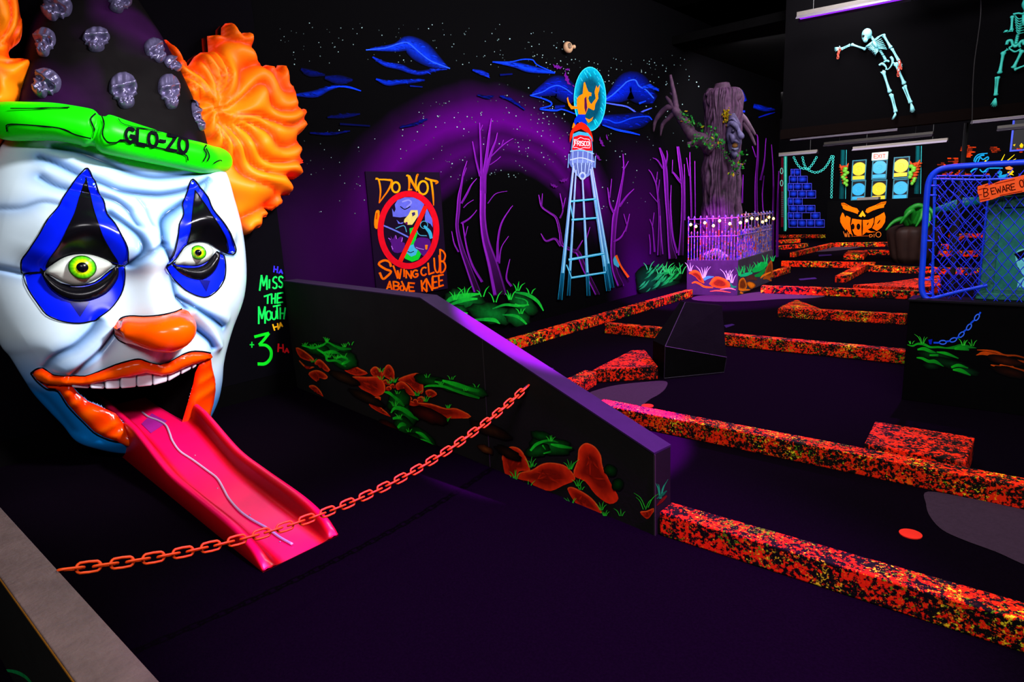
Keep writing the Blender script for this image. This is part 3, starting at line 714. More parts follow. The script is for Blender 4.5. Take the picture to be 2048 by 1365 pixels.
ORA = C(255, 74, 0)
NOSE = [(230,668),(231,650),(240,639),(262,633),(290,634),(320,632),(345,626),(362,619),(374,622),(383,640),(383,658),(378,675),(365,688),(342,696),(312,699),(280,693),(252,687),(236,678)]
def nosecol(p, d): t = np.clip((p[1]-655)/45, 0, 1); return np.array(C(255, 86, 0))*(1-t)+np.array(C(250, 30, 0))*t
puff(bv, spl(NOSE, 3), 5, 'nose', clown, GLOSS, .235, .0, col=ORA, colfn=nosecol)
UL = [(64,745),(75,739),(86,737),(95,741),(110,750),(141,752),(171,752),(198,743),(231,730),(264,721),(281,719),(299,725),(319,729),(336,725),(363,710),(382,704),(402,704),(421,707),(425,714),(420,718),(389,727),(365,737),(343,748),(321,752),(292,746),(264,752),(220,761),(180,769),(141,771),(120,772),(96,770),(76,760)]
LLIP = [(70,757),(96,768),(130,768),(143,770),(154,785),(176,803),(202,814),(231,827),(262,866),(312,884),(362,850),(377,800),(386,768),(390,746),(398,729),(421,713),(424,735),(430,759),(431,781),(427,807),(420,832),(400,866),(356,900),(300,906),(256,894),(229,881),(209,875),(189,864),(169,844),(154,829),(136,809),(120,784),(110,778),(95,776)]
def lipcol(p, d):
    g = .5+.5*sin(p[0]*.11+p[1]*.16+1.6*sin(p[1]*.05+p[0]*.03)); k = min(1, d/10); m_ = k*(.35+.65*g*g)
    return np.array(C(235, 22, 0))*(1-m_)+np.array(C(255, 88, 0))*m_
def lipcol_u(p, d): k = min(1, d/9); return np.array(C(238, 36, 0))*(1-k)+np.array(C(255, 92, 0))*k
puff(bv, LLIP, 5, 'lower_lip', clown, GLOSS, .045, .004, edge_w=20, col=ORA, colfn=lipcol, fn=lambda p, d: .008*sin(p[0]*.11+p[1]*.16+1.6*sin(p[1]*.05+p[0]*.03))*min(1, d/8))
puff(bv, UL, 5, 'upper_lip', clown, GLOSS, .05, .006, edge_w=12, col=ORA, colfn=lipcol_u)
dl = Deco(lambda x, y, L: (lambda q: q[0]+q[1]*(.010+L*.5))(cast_or(bv, x, y, (300, 600))))
for pts, wd in (([(64,746),(75,738),(86,736),(95,740),(110,749),(141,751),(171,751),(198,742),(231,729),(264,720),(281,718),(299,724),(319,728),(336,724),(363,709),(382,703),(402,703),(420,706)], 3),
                ([(64,746),(76,762),(95,777),(110,779),(120,785),(136,810),(154,830),(169,845),(189,865),(209,876),(229,882),(256,884)], 3),
                ([(232,650),(242,637),(262,632),(290,633),(320,631),(345,625),(362,618)], 2.6), ([(230,652),(229,668),(236,680),(252,688)], 2.2)):
    dl.stroke(cr(pts, 3), wd, INK, n=1)
dl.build('lip_lines', clown, FINE)
# teeth, each its own part
TB = [(143,772),(180,774),(210,775),(241,774),(274,771),(306,768),(336,760),(362,746),(384,735),(395,729)]
TT = [(143,764),(180,762),(210,756),(241,747),(274,742),(306,744),(336,744),(362,732),(384,722),(395,720)]
for i in range(9):
    a, b_, c_, d_ = TT[i], TT[i+1], TB[i+1], TB[i]; s_ = 1.2
    c_ = (c_[0]-s_, c_[1]+4); d_ = (d_[0]+s_, d_[1]+4); a = (a[0]+s_, a[1]); b_ = (b_[0]-s_, b_[1])
    Xt = []
    for q in (a, b_, c_, d_):
        p, n = cast_or(bv, q[0], q[1], (300, 600)); Xt.append(p+np.array([-.0, 0, 0]))
    fr_ = np.array(Xt); fr_[:, 0] = fr_[:, 0].mean()+.02; fr_ = np.array([onx(q[0], q[1], x) for q, x in zip((a, b_, c_, d_), fr_[:, 0])])
    bk_ = fr_+np.array([-.06, .01, 0]); o = mk('tooth', np.vstack([fr_, bk_]), [(3,2,1,0), (4,5,6,7), (0,1,5,4), (1,2,6,5), (2,3,7,6), (3,0,4,7)], mat('tooth_enamel', C(205, 208, 222), .25, spec=.4), clown)
    bev(o, .012, 3)
# dark mouth cavity
mc = [cast_or(bv, p[0], p[1], (300, 600))[0] for p in MOUTH]; n = len(mc); cm = np.mean(mc, 0)
V = [p+np.array([-.015, 0, 0]) for p in mc]+[np.array([XC+.03, *(cm+(p-cm)*.95)[1:]]) for p in mc]+[np.array([XC+.028, cm[1], cm[2]])]
V = [np.array([max(v[0], XC+.03), v[1], max(v[2], .05)]) for v in V]
mk('mouth_cavity', V, [(i, (i+1) % n, n+(i+1) % n, n+i) for i in range(n)]+[(n+i, n+(i+1) % n, 2*n) for i in range(n)], mat('mouth_black', (.002, .0018, .002), .9, spec=.03), clown, True)

# ---- hat: dark leaning cone, band, skull ornaments
rows = [((30,236),(418,330),-5.62),((38,205),(410,305),-5.63),((46,175),(399,262),-5.65),((57,130),(381,205),-5.68),((68,85),(352,140),-5.71),((79,45),(320,78),-5.74),((91,5),(276,8),-5.77),((103,-50),(228,-70),-5.8),((120,-110),(190,-130),-5.83),((140,-165),(163,-175),-5.85)]
Vh = []; NU = 72
R3 = cr([np.concatenate([onx(*a, x), onx(*b_, x)]) for a, b_, x in rows], 8)
for r in R3:
    L_, R_ = r[:3], r[3:]; hw = np.linalg.norm(R_-L_)/2; c0 = (L_+R_)/2
    for k in range(NU+1):
        a = pi*k/NU; p = c0-(R_-L_)/2*cos(a); p = p+np.array([min(.62*hw, .55)*sin(a)**.8*.95, 0, 0]); Vh.append(p)
Vh = np.array(Vh); Vh[:, 0] += .012*noise3(Vh, 5, 3)
nr = len(R3); Fh = [(i*(NU+1)+k, i*(NU+1)+k+1, (i+1)*(NU+1)+k+1, (i+1)*(NU+1)+k) for i in range(nr-1) for k in range(NU)]
bvhat = bvh_of(Vh, Fh)
nz = noise3(Vh, 2.2, 5, 2); t_ = np.clip((nz-.05)*3.0, 0, 1)[:, None]
HC = np.array([.0035, .0026, .003])*(1-t_)+np.array([.022, .003, .032])*t_
bkh = Vh.copy(); bkh[:, 0] = XC+.01
n0 = len(Vh); edge_l = [i*(NU+1) for i in range(nr)]; edge_r = [i*(NU+1)+NU for i in range(nr)]
ex = []; VV = list(Vh); CCc = list(HC)
for ed in (edge_l, edge_r):
    st = len(VV)
    for i in ed: VV.append(np.array([XC+.005, Vh[i][1], Vh[i][2]])); CCc.append(HC[i])
    ex += [(ed[i], ed[i+1], st+i+1, st+i) for i in range(nr-1)]
hat = mk('hat', VV, Fh+ex, attr_mat('dark_hat_paint', .6, .03, grain=.3, gscale=6), clown, True, cols=CCc)
SKM = mat('pewter_skull_paint', (.11, .095, .19), .28, metal=.5, spec=.6, var=.2, vscale=12)
SKO = [(-.62,-.5),(-.4,-.85),(0,-1),(.45,-.85),(.68,-.45),(.72,-.05),(.6,.2),(.62,.35),(.42,.45),(.4,.75),(.25,.95),(0,1),(-.28,.92),(-.4,.7),(-.42,.42),(-.6,.3),(-.55,.12),(-.7,-.1)]
def skull(cx, cy, w_, h_, rot):
    ca, sa = cos(radians(rot)), sin(radians(rot))
    def loc(p): x, y = p[0]-cx, p[1]-cy; return ((x*ca+y*sa)/w_, (-x*sa+y*ca)/h_)
    poly = [(cx+(x*w_*1.35)*ca-(y*h_)*sa, cy+(x*w_*1.35)*sa+(y*h_)*ca) for x, y in SKO]
    def fn(p, d):
        u, v = loc(p); h = 0; u /= 1.35
        for ex_ in (-.33, .3): h -= .055*exp(-((u-ex_)/.2)**2-((v+.02)/.2)**2)
        h += .025*exp(-((v+.22)/.1)**2)*(abs(u) < .6); h -= .03*exp(-(u/.1)**2-((v-.3)/.13)**2)
        h += .012*exp(-((v-.6)/.16)**2)*(1+sin(u*30))*(abs(u) < .4); h -= .018*exp(-((v-.55)/.04)**2)*(abs(u) < .45)
        h += .006*sin(u*17+v*3)*(v < -.3)
        return h*min(1, d/4)
    puff(bvhat, spl(poly, 3), 2.2, 'skull_ornament', hat, SKM, .05, .004, edge_w=9, fn=fn, ctr=(230, 160))
for a in ((90,86,22,29,8),(192,80,29,25,-4),(92,168,30,30,38),(247,182,30,37,-14),(338,184,23,36,-12),(113,14,32,30,40),(238,3,26,24,20),(310,102,20,27,-35),(345,128,13,20,-50),(396,232,11,32,-16)):
    skull(*a)
# band: fat rolled tube
bpath = [(8,243,-5.60,27),(22,243,-5.47,29),(60,243,-5.32,29),(110,244,-5.2,29),(160,252,-5.12,30),(178,257,-5.10,31),(190,261,-5.09,26),(200,264,-5.08,26),(212,268,-5.07,32),(250,279,-5.06,31),(300,292,-5.08,29),(350,305,-5.13,27),(395,315,-5.24,27),(420,319,-5.38,24),(438,321,-5.52,22),(444,322,-5.62,16)]
bp = cr([(x, y, X, r) for x, y, X, r in bpath], 5); PB = np.array([onx(x, y, X) for x, y, X, r in bp]); RB = np.array([r*np.linalg.norm(p-ORG)/F*.98 for (x, y, X, r), p in zip(bp, PB)]); RB[0] *= .5; RB[-1] *= .5
g = G().tube(PB, RB, 20); GRN = attr_mat('green_band_paint', .35, .12, coat=.0, grain=.05); bvband = bvh_of(g.v, g.f)
g.c = [C(20, 245, 5)]*len(g.v); band = g.mk('hat_band', GRN, clown, smooth=True)
db = Deco(lambda x, y, L: (lambda q: q[0]+q[1]*(.012+L*.5))(cast_or(bvband, x, y, (220, 268))))
db.text('GLO-ZO', ((251,257),(374,279),(372,306),(250,282)), 6.4, INK, gap=.3)
for pts, wd in (([(17,262),(19,249),(60,250),(120,256),(152,268),(180,275)], 2.6), ([(189,229),(180,240),(186,258),(183,275)], 3), ([(205,232),(209,250),(206,268),(215,283),(232,284),(246,280),(300,292),(365,308),(374,320)], 2.8),
                ([(24,219),(70,219),(140,218)], 2), ([(235,240),(248,251),(300,262),(376,276)], 1.8), ([(404,322),(410,310),(406,300),(411,292)], 2.4), ([(412,322),(416,312),(410,298)], 2.4), ([(424,326),(436,320),(441,322)], 2)):
    db.stroke(pts, wd, INK, n=4)
db.build('band_lettering', band, FINE, label='black lettering GLO-ZO and contour lines')

# ---- hair tufts
def hair(outline, ctr, Xb, D, nridge, seed, step=5, back=.0):
    P, Fc, dist = filled(outline, step); rs = np.random.RandomState(seed); out = []; cols = []
    ph = rs.rand(6)*6
    for p, d in zip(P, dist):
        dx, dy = p[0]-ctr[0], p[1]-ctr[1]; r = hypot(dx, dy); a = atan2(dy, dx)
        w_ = a*nridge+2.2*sin(a*2.3+ph[0]+r*.012)+1.3*sin(r*.045+ph[1]+a)+.7*sin(a*7+ph[2]+r*.03)
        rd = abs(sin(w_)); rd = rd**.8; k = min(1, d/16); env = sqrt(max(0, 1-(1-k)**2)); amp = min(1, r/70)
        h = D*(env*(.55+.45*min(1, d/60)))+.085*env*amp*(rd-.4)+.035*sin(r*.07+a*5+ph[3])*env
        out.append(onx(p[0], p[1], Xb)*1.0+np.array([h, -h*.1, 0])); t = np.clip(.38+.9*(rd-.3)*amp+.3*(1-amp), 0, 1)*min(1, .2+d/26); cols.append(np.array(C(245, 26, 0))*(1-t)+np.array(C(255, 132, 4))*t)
    cnt = {}
    for f in Fc:
        for a_, b_ in zip(f, f[1:]+f[:1]): k_ = (min(a_, b_), max(a_, b_)); cnt[k_] = cnt.get(k_, 0)+1
    bmap = {}
    for (a_, b_), c_ in list(cnt.items()):
        if c_ != 1: continue
        for i_ in (a_, b_):
            if i_ not in bmap: bmap[i_] = len(out); out.append(np.array([XC+.003, out[i_][1], out[i_][2]])); cols.append(np.array(C(235, 26, 0)))
        Fc.append([a_, b_, bmap[b_], bmap[a_]])
    return mk('hair_tuft', out, Fc, HAIR, clown, True, cols=cols)
HAIR = attr_mat('orange_hair_paint', .5, .2, grain=.06, gscale=5)
HR = np.array([(950,240),(985,235),(1030,300),(1065,360),(1110,400),(1150,340),(1190,312),(1235,312),(1228,215),(1270,215),(1310,222),(1312,165),(1335,140),(1362,142),(1385,200),(1405,222),(1440,196),(1478,215),(1485,255),(1475,300),(1500,370),(1545,402),(1575,386),(1610,395),(1625,425),(1645,388),(1670,388),(1692,440),(1698,500),(1733,528),(1730,600),(1762,660),(1800,645),(1815,675),(1795,715),(1812,748),(1770,800),(1745,812),(1775,890),(1757,930),(1802,965),(1750,985),(1778,1040),(1740,1068),(1680,1060),(1722,1110),(1712,1160),(1650,1165),(1668,1205),(1612,1252),(1555,1235),(1582,1285),(1535,1300),(1530,1355),(1480,1370),(1458,1395)])/2.967
HR = [tuple(p) for p in HR]+[(478,474),(470,470),(440,420),(395,330),(360,210),(338,130)]
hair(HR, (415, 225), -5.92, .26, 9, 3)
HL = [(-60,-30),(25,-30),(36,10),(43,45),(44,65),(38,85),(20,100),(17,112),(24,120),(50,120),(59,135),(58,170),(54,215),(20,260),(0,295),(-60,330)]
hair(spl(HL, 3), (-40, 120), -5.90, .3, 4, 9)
# ------------------------------------------------------------------ slide coming out of the mouth
sl = thing('slide', (-4.1, 1.67, 0), 'glossy red and pink slide running like a tongue from the clown mouth', 'slide')
st = cr([(-5.95,.42,.29),(-5.7,.395,.262),(-5.45,.37,.24),(-5.0,.335,.205),(-4.78,.29,.165),(-4.3,.175,.065),(-3.85,.15,.035),(-3.3,.135,.018),(-3.05,.095,.008),(-2.96,.05,.004),(-2.915,.012,.003)], 6)
def eL(x): return np.interp(x, [-5.95, -5.45, -2.918], [1.545, 1.512, 1.335])
def eR(x): return np.interp(x, [-5.95, -5.38, -2.917], [2.11, 2.058, 1.786])
Vf = []; prof_n = 0; RED, PNK, DRD = np.array(C(190, 4, 18)), np.array(C(250, 8, 88)), np.array(C(135, 2, 10)); cols = []  # DRD paints shade into the inner walls, PNK a highlight along the rails
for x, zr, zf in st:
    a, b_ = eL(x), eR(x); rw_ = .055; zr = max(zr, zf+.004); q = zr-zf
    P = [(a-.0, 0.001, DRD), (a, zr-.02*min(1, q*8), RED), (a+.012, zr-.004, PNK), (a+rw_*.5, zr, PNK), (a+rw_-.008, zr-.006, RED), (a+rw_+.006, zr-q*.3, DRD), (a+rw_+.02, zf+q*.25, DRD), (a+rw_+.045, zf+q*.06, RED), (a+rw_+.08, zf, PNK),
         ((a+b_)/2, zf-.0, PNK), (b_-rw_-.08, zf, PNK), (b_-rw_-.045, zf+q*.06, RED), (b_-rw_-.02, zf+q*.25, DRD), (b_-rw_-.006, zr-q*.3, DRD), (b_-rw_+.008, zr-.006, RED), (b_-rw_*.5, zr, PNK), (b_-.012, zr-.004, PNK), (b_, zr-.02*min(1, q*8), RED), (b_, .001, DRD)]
    prof_n = len(P)
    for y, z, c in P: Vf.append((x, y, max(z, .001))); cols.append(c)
n = len(st); Fs = [(i*prof_n+k, (i+1)*prof_n+k, (i+1)*prof_n+k+1, i*prof_n+k+1) for i in range(n-1) for k in range(prof_n-1)]
Fs += [tuple((n-1)*prof_n+k for k in range(prof_n))]
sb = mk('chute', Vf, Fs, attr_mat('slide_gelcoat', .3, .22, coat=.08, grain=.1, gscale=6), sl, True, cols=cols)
bvs = bvh_of(Vf, Fs)
# violet liner patch near the mouth and the silver cord on the chute
pp = [cast(bvs, *q)[0]+[0, 0, .004] for q in ((283,849),(304,828),(318,836),(334,843),(326,852),(302,868))]
mk('liner_patch', pp, [tuple(range(len(pp)))], mat('violet_liner', C(150, 20, 130), .5), sl)
cp = cr([(284,826),(297,836),(316,843),(332,853),(340,870),(345,884),(360,905),(385,922),(415,944),(435,960),(448,982),(458,1000),(480,1025),(505,1043),(535,1060),(560,1078),(585,1092)], 5)
cpts = []
for q in cp:
    h, _ = cast(bvs, *q)
    if h is not None: cpts.append(h+[0, 0, .008])
o = G().tube(cpts, .0075, 8).mk('cord', mat('silver_cord', C(205, 185, 225), .3, metal=.3, spec=.6), smooth=True); tag(o, 'thin silver cord snaking down the red slide', 'cord')
for q in ((345,880),(390,912),(435,978),(500,1032),(560,1085)):
    h, _ = cast(bvs, *q)
    o = G().ball(h+[0, 0, .003], (.006, .006, .004)).mk('bolt_head', mat('bolt_steel', (.4, .35, .45), .3, metal=.8), sl, True)

# ------------------------------------------------------------------ orange plastic chain across the bay
E0, E1 = np.array([-2.52, .462, .60]), onlow(1057, 772, .01)
L_ = np.linalg.norm(E1-E0); path = []
for t in np.linspace(0, 1, 400):
    p = E0+(E1-E0)*t; p[2] -= .92*t*(1-t); path.append(p)
path = np.array(path); seg = np.concatenate([[0], np.cumsum(np.linalg.norm(np.diff(path, axis=0), axis=1))]); tot = seg[-1]
ch = thing('barrier_chain', tuple(path[200]-[0, 0, 0.02]), 'orange plastic chain hung across the bay from the near wall to the ramp wall', 'chain')
def linkmesh(name, Lh, Wh, r, m_, seg_=6):
    pts = [(Lh*cos(a)*(1.0)+np.sign(cos(a))*0, Wh*sin(a), 0) for a in np.linspace(0, 2*pi, 17)[:-1]]
    pts = [((Lh-Wh)*np.sign(cos(a)) * (1 if abs(cos(a)) > .01 else 0)+Wh*cos(a), Wh*sin(a), 0) for a in np.linspace(0.01, 2*pi+.01, 17)[:-1]]
    g = G().tube(pts, r, seg_, closed=True); me = bpy.data.meshes.new(name); me.from_pydata([tuple(v) for v in g.v], [], g.f); me.materials.append(m_)
    me.polygons.foreach_set('use_smooth', [True]*len(me.polygons)); return me
CHM = mat('orange_plastic', C(255, 78, 14), .4, spec=.35)
pitch = .054; lm = linkmesh('chain_link', .0385, .0185, .0052, CHM); k = int(tot/pitch)
for i in range(k+1):
    s_ = (i+.5)*tot/(k+1); p = np.array([np.interp(s_, seg, path[:, j]) for j in range(3)]); q = np.array([np.interp(min(tot, s_+.01), seg, path[:, j]) for j in range(3)])
    tdir = Vector(q-p).normalized(); qq = tdir.to_track_quat('X', 'Z') @ Quaternion((1, 0, 0), radians(62 if i % 2 else 152))
    link_obj('link', lm, ch, p, qq)
G().tube([E1+LNRM*.012, E1-LNRM*.004, E1-LNRM*.02+[0, 0, -.004]], .005, 6).mk('wall_hook', mat('zinc_hook', (.25, .23, .25), .4, metal=.9), ch)
G().tube([E0+[0, -.016, 0], E0+[0, -.004, 0], E0+[0, .012, -.002]], .005, 6).mk('wall_hook', mat('zinc_hook', (.25, .23, .25), .4), ch)
# ------------------------------------------------------------------ murals: brush painted shapes on the left wall
MW = lambda x, y, L: onx(x, y, XW+L)
CW = lambda x, y, L: onx(x, y, XC+L)
LW = lambda x, y, L: onlow(x, y, L)
GRN_ = C(30, 225, 60); GRD = C(8, 60, 18); PUR = C(128, 22, 172); PURD = C(48, 9, 64); PURK = C(28, 6, 30)
BLU_ = C(10, 60, 255); BLD = C(0, 12, 110)
# stars: one sprinkled layer of dots
ds = Deco(MW)
def stars(n, box, r=(.6, 1.3), skip=None):
    for _ in range(n):
        x, y = random.uniform(box[0], box[2]), random.uniform(box[1], box[3])
        if skip and skip(x, y): continue
        b = random.uniform(.3, 1); ds.dot(x, y, random.uniform(*r), C(190*b, 235*b, 235*b), 5)
stars(95, (560,45,1010,130), skip=lambda x, y: x < 585 and y > 100); stars(30, (600,260,760,430)); stars(110, (800,200,1120,330)); stars(45, (990,60,1140,200)); stars(75, (1060,110,1380,150))
stars(60, (1030,170,1180,330)); stars(60, (1200,150,1320,420)); stars(26, (1330,150,1420,290)); stars(25, (880,330,1060,370))
ds.build('painted_stars', wall_left, FINE, label='tiny pale stars painted over the black wall', kind='stuff')
# clouds
def cloud(strokes, name='painted_cloud', label=None):
    d = Deco(MW)
    for pts, wd, c1, c2, soft in strokes:
        wd = np.asarray(wd, float)*1.3 if soft else wd
        d.stroke(pts, wd, c1, c2, soft=BLACKP if soft else None)
        if soft and len(pts) > 2:                                   # dry brush texture
            A = cr(np.column_stack([np.asarray(pts, float), np.broadcast_to(np.asarray(wd, float), len(pts))]), 8)
            for _ in range(int(len(A)*1.1)):
                q = A[random.randrange(2, len(A)-2)] if len(A) > 5 else A[1]; L_ = random.uniform(5, 13); o_ = random.uniform(-.34, .34)*q[2]; k = random.uniform(.15, 1.1); sl_ = random.uniform(-.25, .5)
                d.stroke([(q[0]-L_/2, q[1]+o_-sl_*L_/2), (q[0], q[1]+o_-1), (q[0]+L_/2, q[1]+o_+sl_*L_/2)], [.4, random.uniform(.8, 2.6), .4], tuple(x*k for x in c1), n=3)
    d.build(name, wall_left, label=label)
cloud([([(740,99),(790,95),(815,88),(840,102),(865,120),(895,137)], [4,14,26,34,26,6], BLU_, C(0,40,200), 1), ([(732,100),(770,96),(795,88),(812,85),(822,90),(838,104),(862,122),(900,137)], 2.4, C(40,90,255), None, 0), ([(745,114),(770,128),(800,134),(822,143),(842,146),(870,140),(895,138)], [3,8,10,8,8,6,2], C(10,50,230), BLD, 1)], label='large blue painted cloud')
cloud([([(602,138),(620,146),(650,150)], [4,12,4], BLD, C(0,8,80), 1), ([(590,190),(630,188),(655,178),(680,172)], [4,12,8,3], C(0,40,200), None, 1), ([(655,176),(680,173),(700,175),(722,182)], [2,3,4,2], BLU_, None, 0), ([(650,155),(680,160),(705,160)], [6,16,4], C(0,14,110), None, 1)], label='faint blue painted cloud by the orange hair')
cloud([([(752,158),(775,166),(800,164),(830,162),(850,160)], [3,9,8,7,3], C(0,50,235), BLD, 1), ([(820,172),(845,174)], [3,2], C(0,30,160), None, 1), ([(655,235),(690,232),(720,228)], [3,8,3], C(0,8,90), None, 1), ([(620,266),(660,268),(700,262)], [3,5,2], C(0,10,110), None, 1), ([(680,248),(740,252)], [4,3], C(0,6,80), None, 1), ([(800,255),(830,248),(855,238)], [3,5,2], C(5,10,120), None, 1)])
cloud([([(985,124),(1030,130),(1060,138),(1110,146)], [2,9,12,3], BLU_, C(0,60,255), 1), ([(985,124),(1020,124),(1045,119),(1065,120),(1075,130),(1110,146)], 2.2, BLU_, None, 0), ([(945,140),(965,146),(978,153)], [3,8,5], C(10,50,230), None, 1), ([(1000,150),(1025,148)], [4,3], BLD, None, 1), ([(955,190),(975,195),(985,192)], [3,5,2], BLD, None, 1), ([(1000,192),(1025,202),(1050,220)], [3,5,2], C(0,14,140), None, 1)])
cloud([([(1065,190),(1090,180),(1115,172),(1135,185),(1150,200)], [6,22,34,34,24], C(0,30,210), C(0,16,130), 1), ([(1060,191),(1085,184),(1100,175),(1115,171),(1130,177),(1145,188)], 2, C(30,80,255), None, 0), ([(1060,191),(1085,197),(1102,205),(1100,212),(1080,218),(1110,221),(1125,219),(1150,228)], [2,3,3,3,3,4,3,2], BLU_, None, 0), ([(1110,215),(1130,212)], [8,4], C(0,20,150), None, 1)], label='blue painted cloud left of the moon')
cloud([([(1210,200),(1235,188),(1262,170),(1285,185),(1310,200)], [6,30,44,40,16], C(0,34,220), C(0,14,120), 1), ([(1205,203),(1225,190),(1245,172),(1255,163),(1270,160),(1278,172),(1292,180),(1308,197)], 2.4, C(40,90,255), None, 0), ([(1285,176),(1300,173),(1318,182)], [4,7,2], BLU_, None, 1), ([(1205,205),(1230,209),(1255,214),(1275,226),(1290,221),(1304,216)], [2,3,3,3,3,2], C(70,90,255), None, 0), ([(1278,207),(1292,202)], [4,2], BLU_, None, 0)], label='blue painted cloud right of the moon')
cloud([([(1190,238),(1215,242),(1250,244),(1280,240),(1300,236)], [4,20,26,26,10], C(0,24,180), C(0,12,100), 1), ([(1188,237),(1215,240),(1235,246),(1265,236),(1295,233),(1304,240)], 2.2, BLU_, None, 0), ([(1205,250),(1235,260),(1260,265),(1280,270)], [2,4,4,2], BLU_, None, 0)], label='long blue painted cloud under the moon')
cloud([([(1476,190),(1482,185),(1490,203)], [5,8,8], C(0,40,255), None, 1), ([(1507,212),(1530,218),(1550,220)], [8,9,2], C(0,40,230), BLD, 1), ([(1517,235),(1535,229),(1550,225)], [2,3,1], C(10,30,200), None, 0), ([(1478,223),(1490,223)], [4,4], C(20,50,255), None, 0)], label='small blue painted clouds right of the monster tree')
# bats
d = Deco(MW)
for (x, y, s_, r) in ((1115,134,10,.2), (1135,139,5,0), (1134,158,12,1.1), (1195,252,6,0), (1203,285,9,1), (1214,275,5,1.2), (1196,315,8,.8), (1108,372,8,.3), (1128,361,9,-.2), (1147,172,3,.5)):
    pts = [(-1,-.3),(-.5,-.1),(-.15,-.35),(0,-.15),(.15,-.35),(.5,-.1),(1,-.3),(.6,.25),(.25,.15),(0,.4),(-.25,.15),(-.6,.25)]
    d.poly([(x+s_*(a*cos(r)-b_*sin(r)), y+s_*1.3*(a*sin(r)+b_*cos(r))) for a, b_ in pts], C(95, 15, 125))
d.build('painted_bats', wall_left, FINE, label='small violet painted bats')
# bare trees
def tree(strokes, label=None, c=PUR, cd=PURD, core=None):
    d = Deco(MW)
    for si, (pts, wd) in enumerate(strokes):
        wd = np.array(wd, float) if hasattr(wd, '__len__') else np.linspace(wd, .8, len(pts))
        wd = wd*.82; d.stroke(pts, wd, cd if si == 0 else tuple(x*.75 for x in c), c, n=5)
        off = [(p[0]-w_*.36, p[1]) for p, w_ in zip(pts, wd)]; d.stroke(off, np.maximum(wd*.22, .8), C(120, 26, 165), C(180, 40, 228), n=5)
        off = [(p[0]+w_*.38, p[1]) for p, w_ in zip(pts, wd)]; d.stroke(off, np.maximum(wd*.15, .6), C(90, 20, 120), C(155, 34, 200), n=5)
        if wd.max() > 6 and si == 0: d.stroke([(p[0]+w_*.08, p[1]) for p, w_ in zip(pts, wd)], wd*np.linspace(.6, .12, len(pts)), PURK, tuple(x*.8 for x in c), n=5)
    d.build('painted_tree', wall_left, FINE, label=label)
K = 3.5
def tk(pts): return [(880+x/K, 210+y/K) for x, y in pts]
tree([(tk([(420,1330),(370,1120),(320,950),(300,800),(300,650),(300,500)]), [34,26,18,15,15,14]), (tk([(305,620),(310,500),(330,330),(345,200),(360,95)]), [13,11,7,5,1]), (tk([(296,600),(292,480),(285,300),(280,180),(278,125)]), [9,7,4,3,1]), (tk([(282,500),(255,400),(240,320),(228,255)]), [6,4,3,1]), (tk([(320,480),(360,330),(390,250),(402,195)]), [7,6,3,1]), (tk([(350,370),(420,300),(470,260),(512,235)]), [3,3,2,.8]), (tk([(350,420),(400,385),(425,362)]), [2.5,2,.6]),
      (tk([(335,690),(380,630),(420,612),(470,605)]), [2.5,2,1.4,.6]), (tk([(405,1100),(405,960),(430,830),(490,730),(510,705)]), [8,5,4,2,.6]), (tk([(415,1110),(430,1000),(480,920)]), [4,2,.6]), (tk([(500,1270),(465,1215),(480,1120),(490,1080)]), [6,4,2,.6]), (tk([(285,180),(298,140)]), [1.6,.6]), (tk([(430,290),(445,245)]), [1.6,.6])], label='tall violet bare tree painted right of the sign')
tree([(tk([(260,1310),(195,1130),(150,1000),(120,860),(128,740),(135,640),(150,560),(165,470),(190,392)]), [18,14,11,8,9,8,5,3,1]), (tk([(150,690),(190,620),(220,560),(258,515)]), [5,5,3,.8]), (tk([(165,720),(195,690),(235,665)]), [2.5,2,.6]), (tk([(150,830),(200,800),(240,760),(258,735)]), [5,4,2,.6]), (tk([(295,1240),(230,1130),(190,1010),(170,900),(160,830)]), [6,5,4,3,2]), (tk([(130,1030),(100,970),(82,885)]), [4,3,.6]), (tk([(175,930),(195,850)]), [2,.6]), (tk([(165,500),(185,440)]), [2,.6])], label='smaller violet bare tree painted next to the sign')
def tk2(pts): return [(1060+x/3.4125, 220+y/3.4125) for x, y in pts]
tree([(tk2([(460,1260),(410,1160),(370,1080),(330,980),(290,960),(220,920),(205,840),(180,740),(130,700),(80,660),(60,580)]), [12,12,12,12,10,8,6,6,5,4,1]), (tk2([(205,740),(225,680),(205,570)]), [4,3,.8]), (tk2([(225,680),(242,600)]), [3,.6]), (tk2([(80,660),(85,570)]), [3,.6]), (tk2([(210,930),(170,880),(110,895),(75,845)]), [7,6,5,1]), (tk2([(320,960),(360,890)]), [5,1]), (tk2([(380,900),(410,800)]), [2.5,.6])], label='gnarled violet tree painted behind the water tower', c=C(85, 20, 110))
tree([(tk2([(620,1200),(580,1100),(565,980),(570,850),(580,730),(600,640),(630,480),(640,400),(635,300)]), [18,14,12,12,13,9,5,4,1]), (tk2([(570,700),(545,640),(530,530)]), [6,4,1]), (tk2([(545,600),(558,470)]), [3,.6]), (tk2([(610,660),(660,590),(710,540)]), [6,4,1]), (tk2([(635,420),(672,350)]), [3,.6]), (tk2([(575,900),(620,870),(650,820)]), [5,4,2]), (tk2([(650,830),(665,780),(680,710)]), [5,3,.6]), (tk2([(660,780),(640,710)]), [3,.6])], label='violet tree painted right of the water tower with an axe beside it', c=C(130, 22, 170))
def tk3(pts): return [(1260+x/4.55, 300+y/4.55) for x, y in pts]
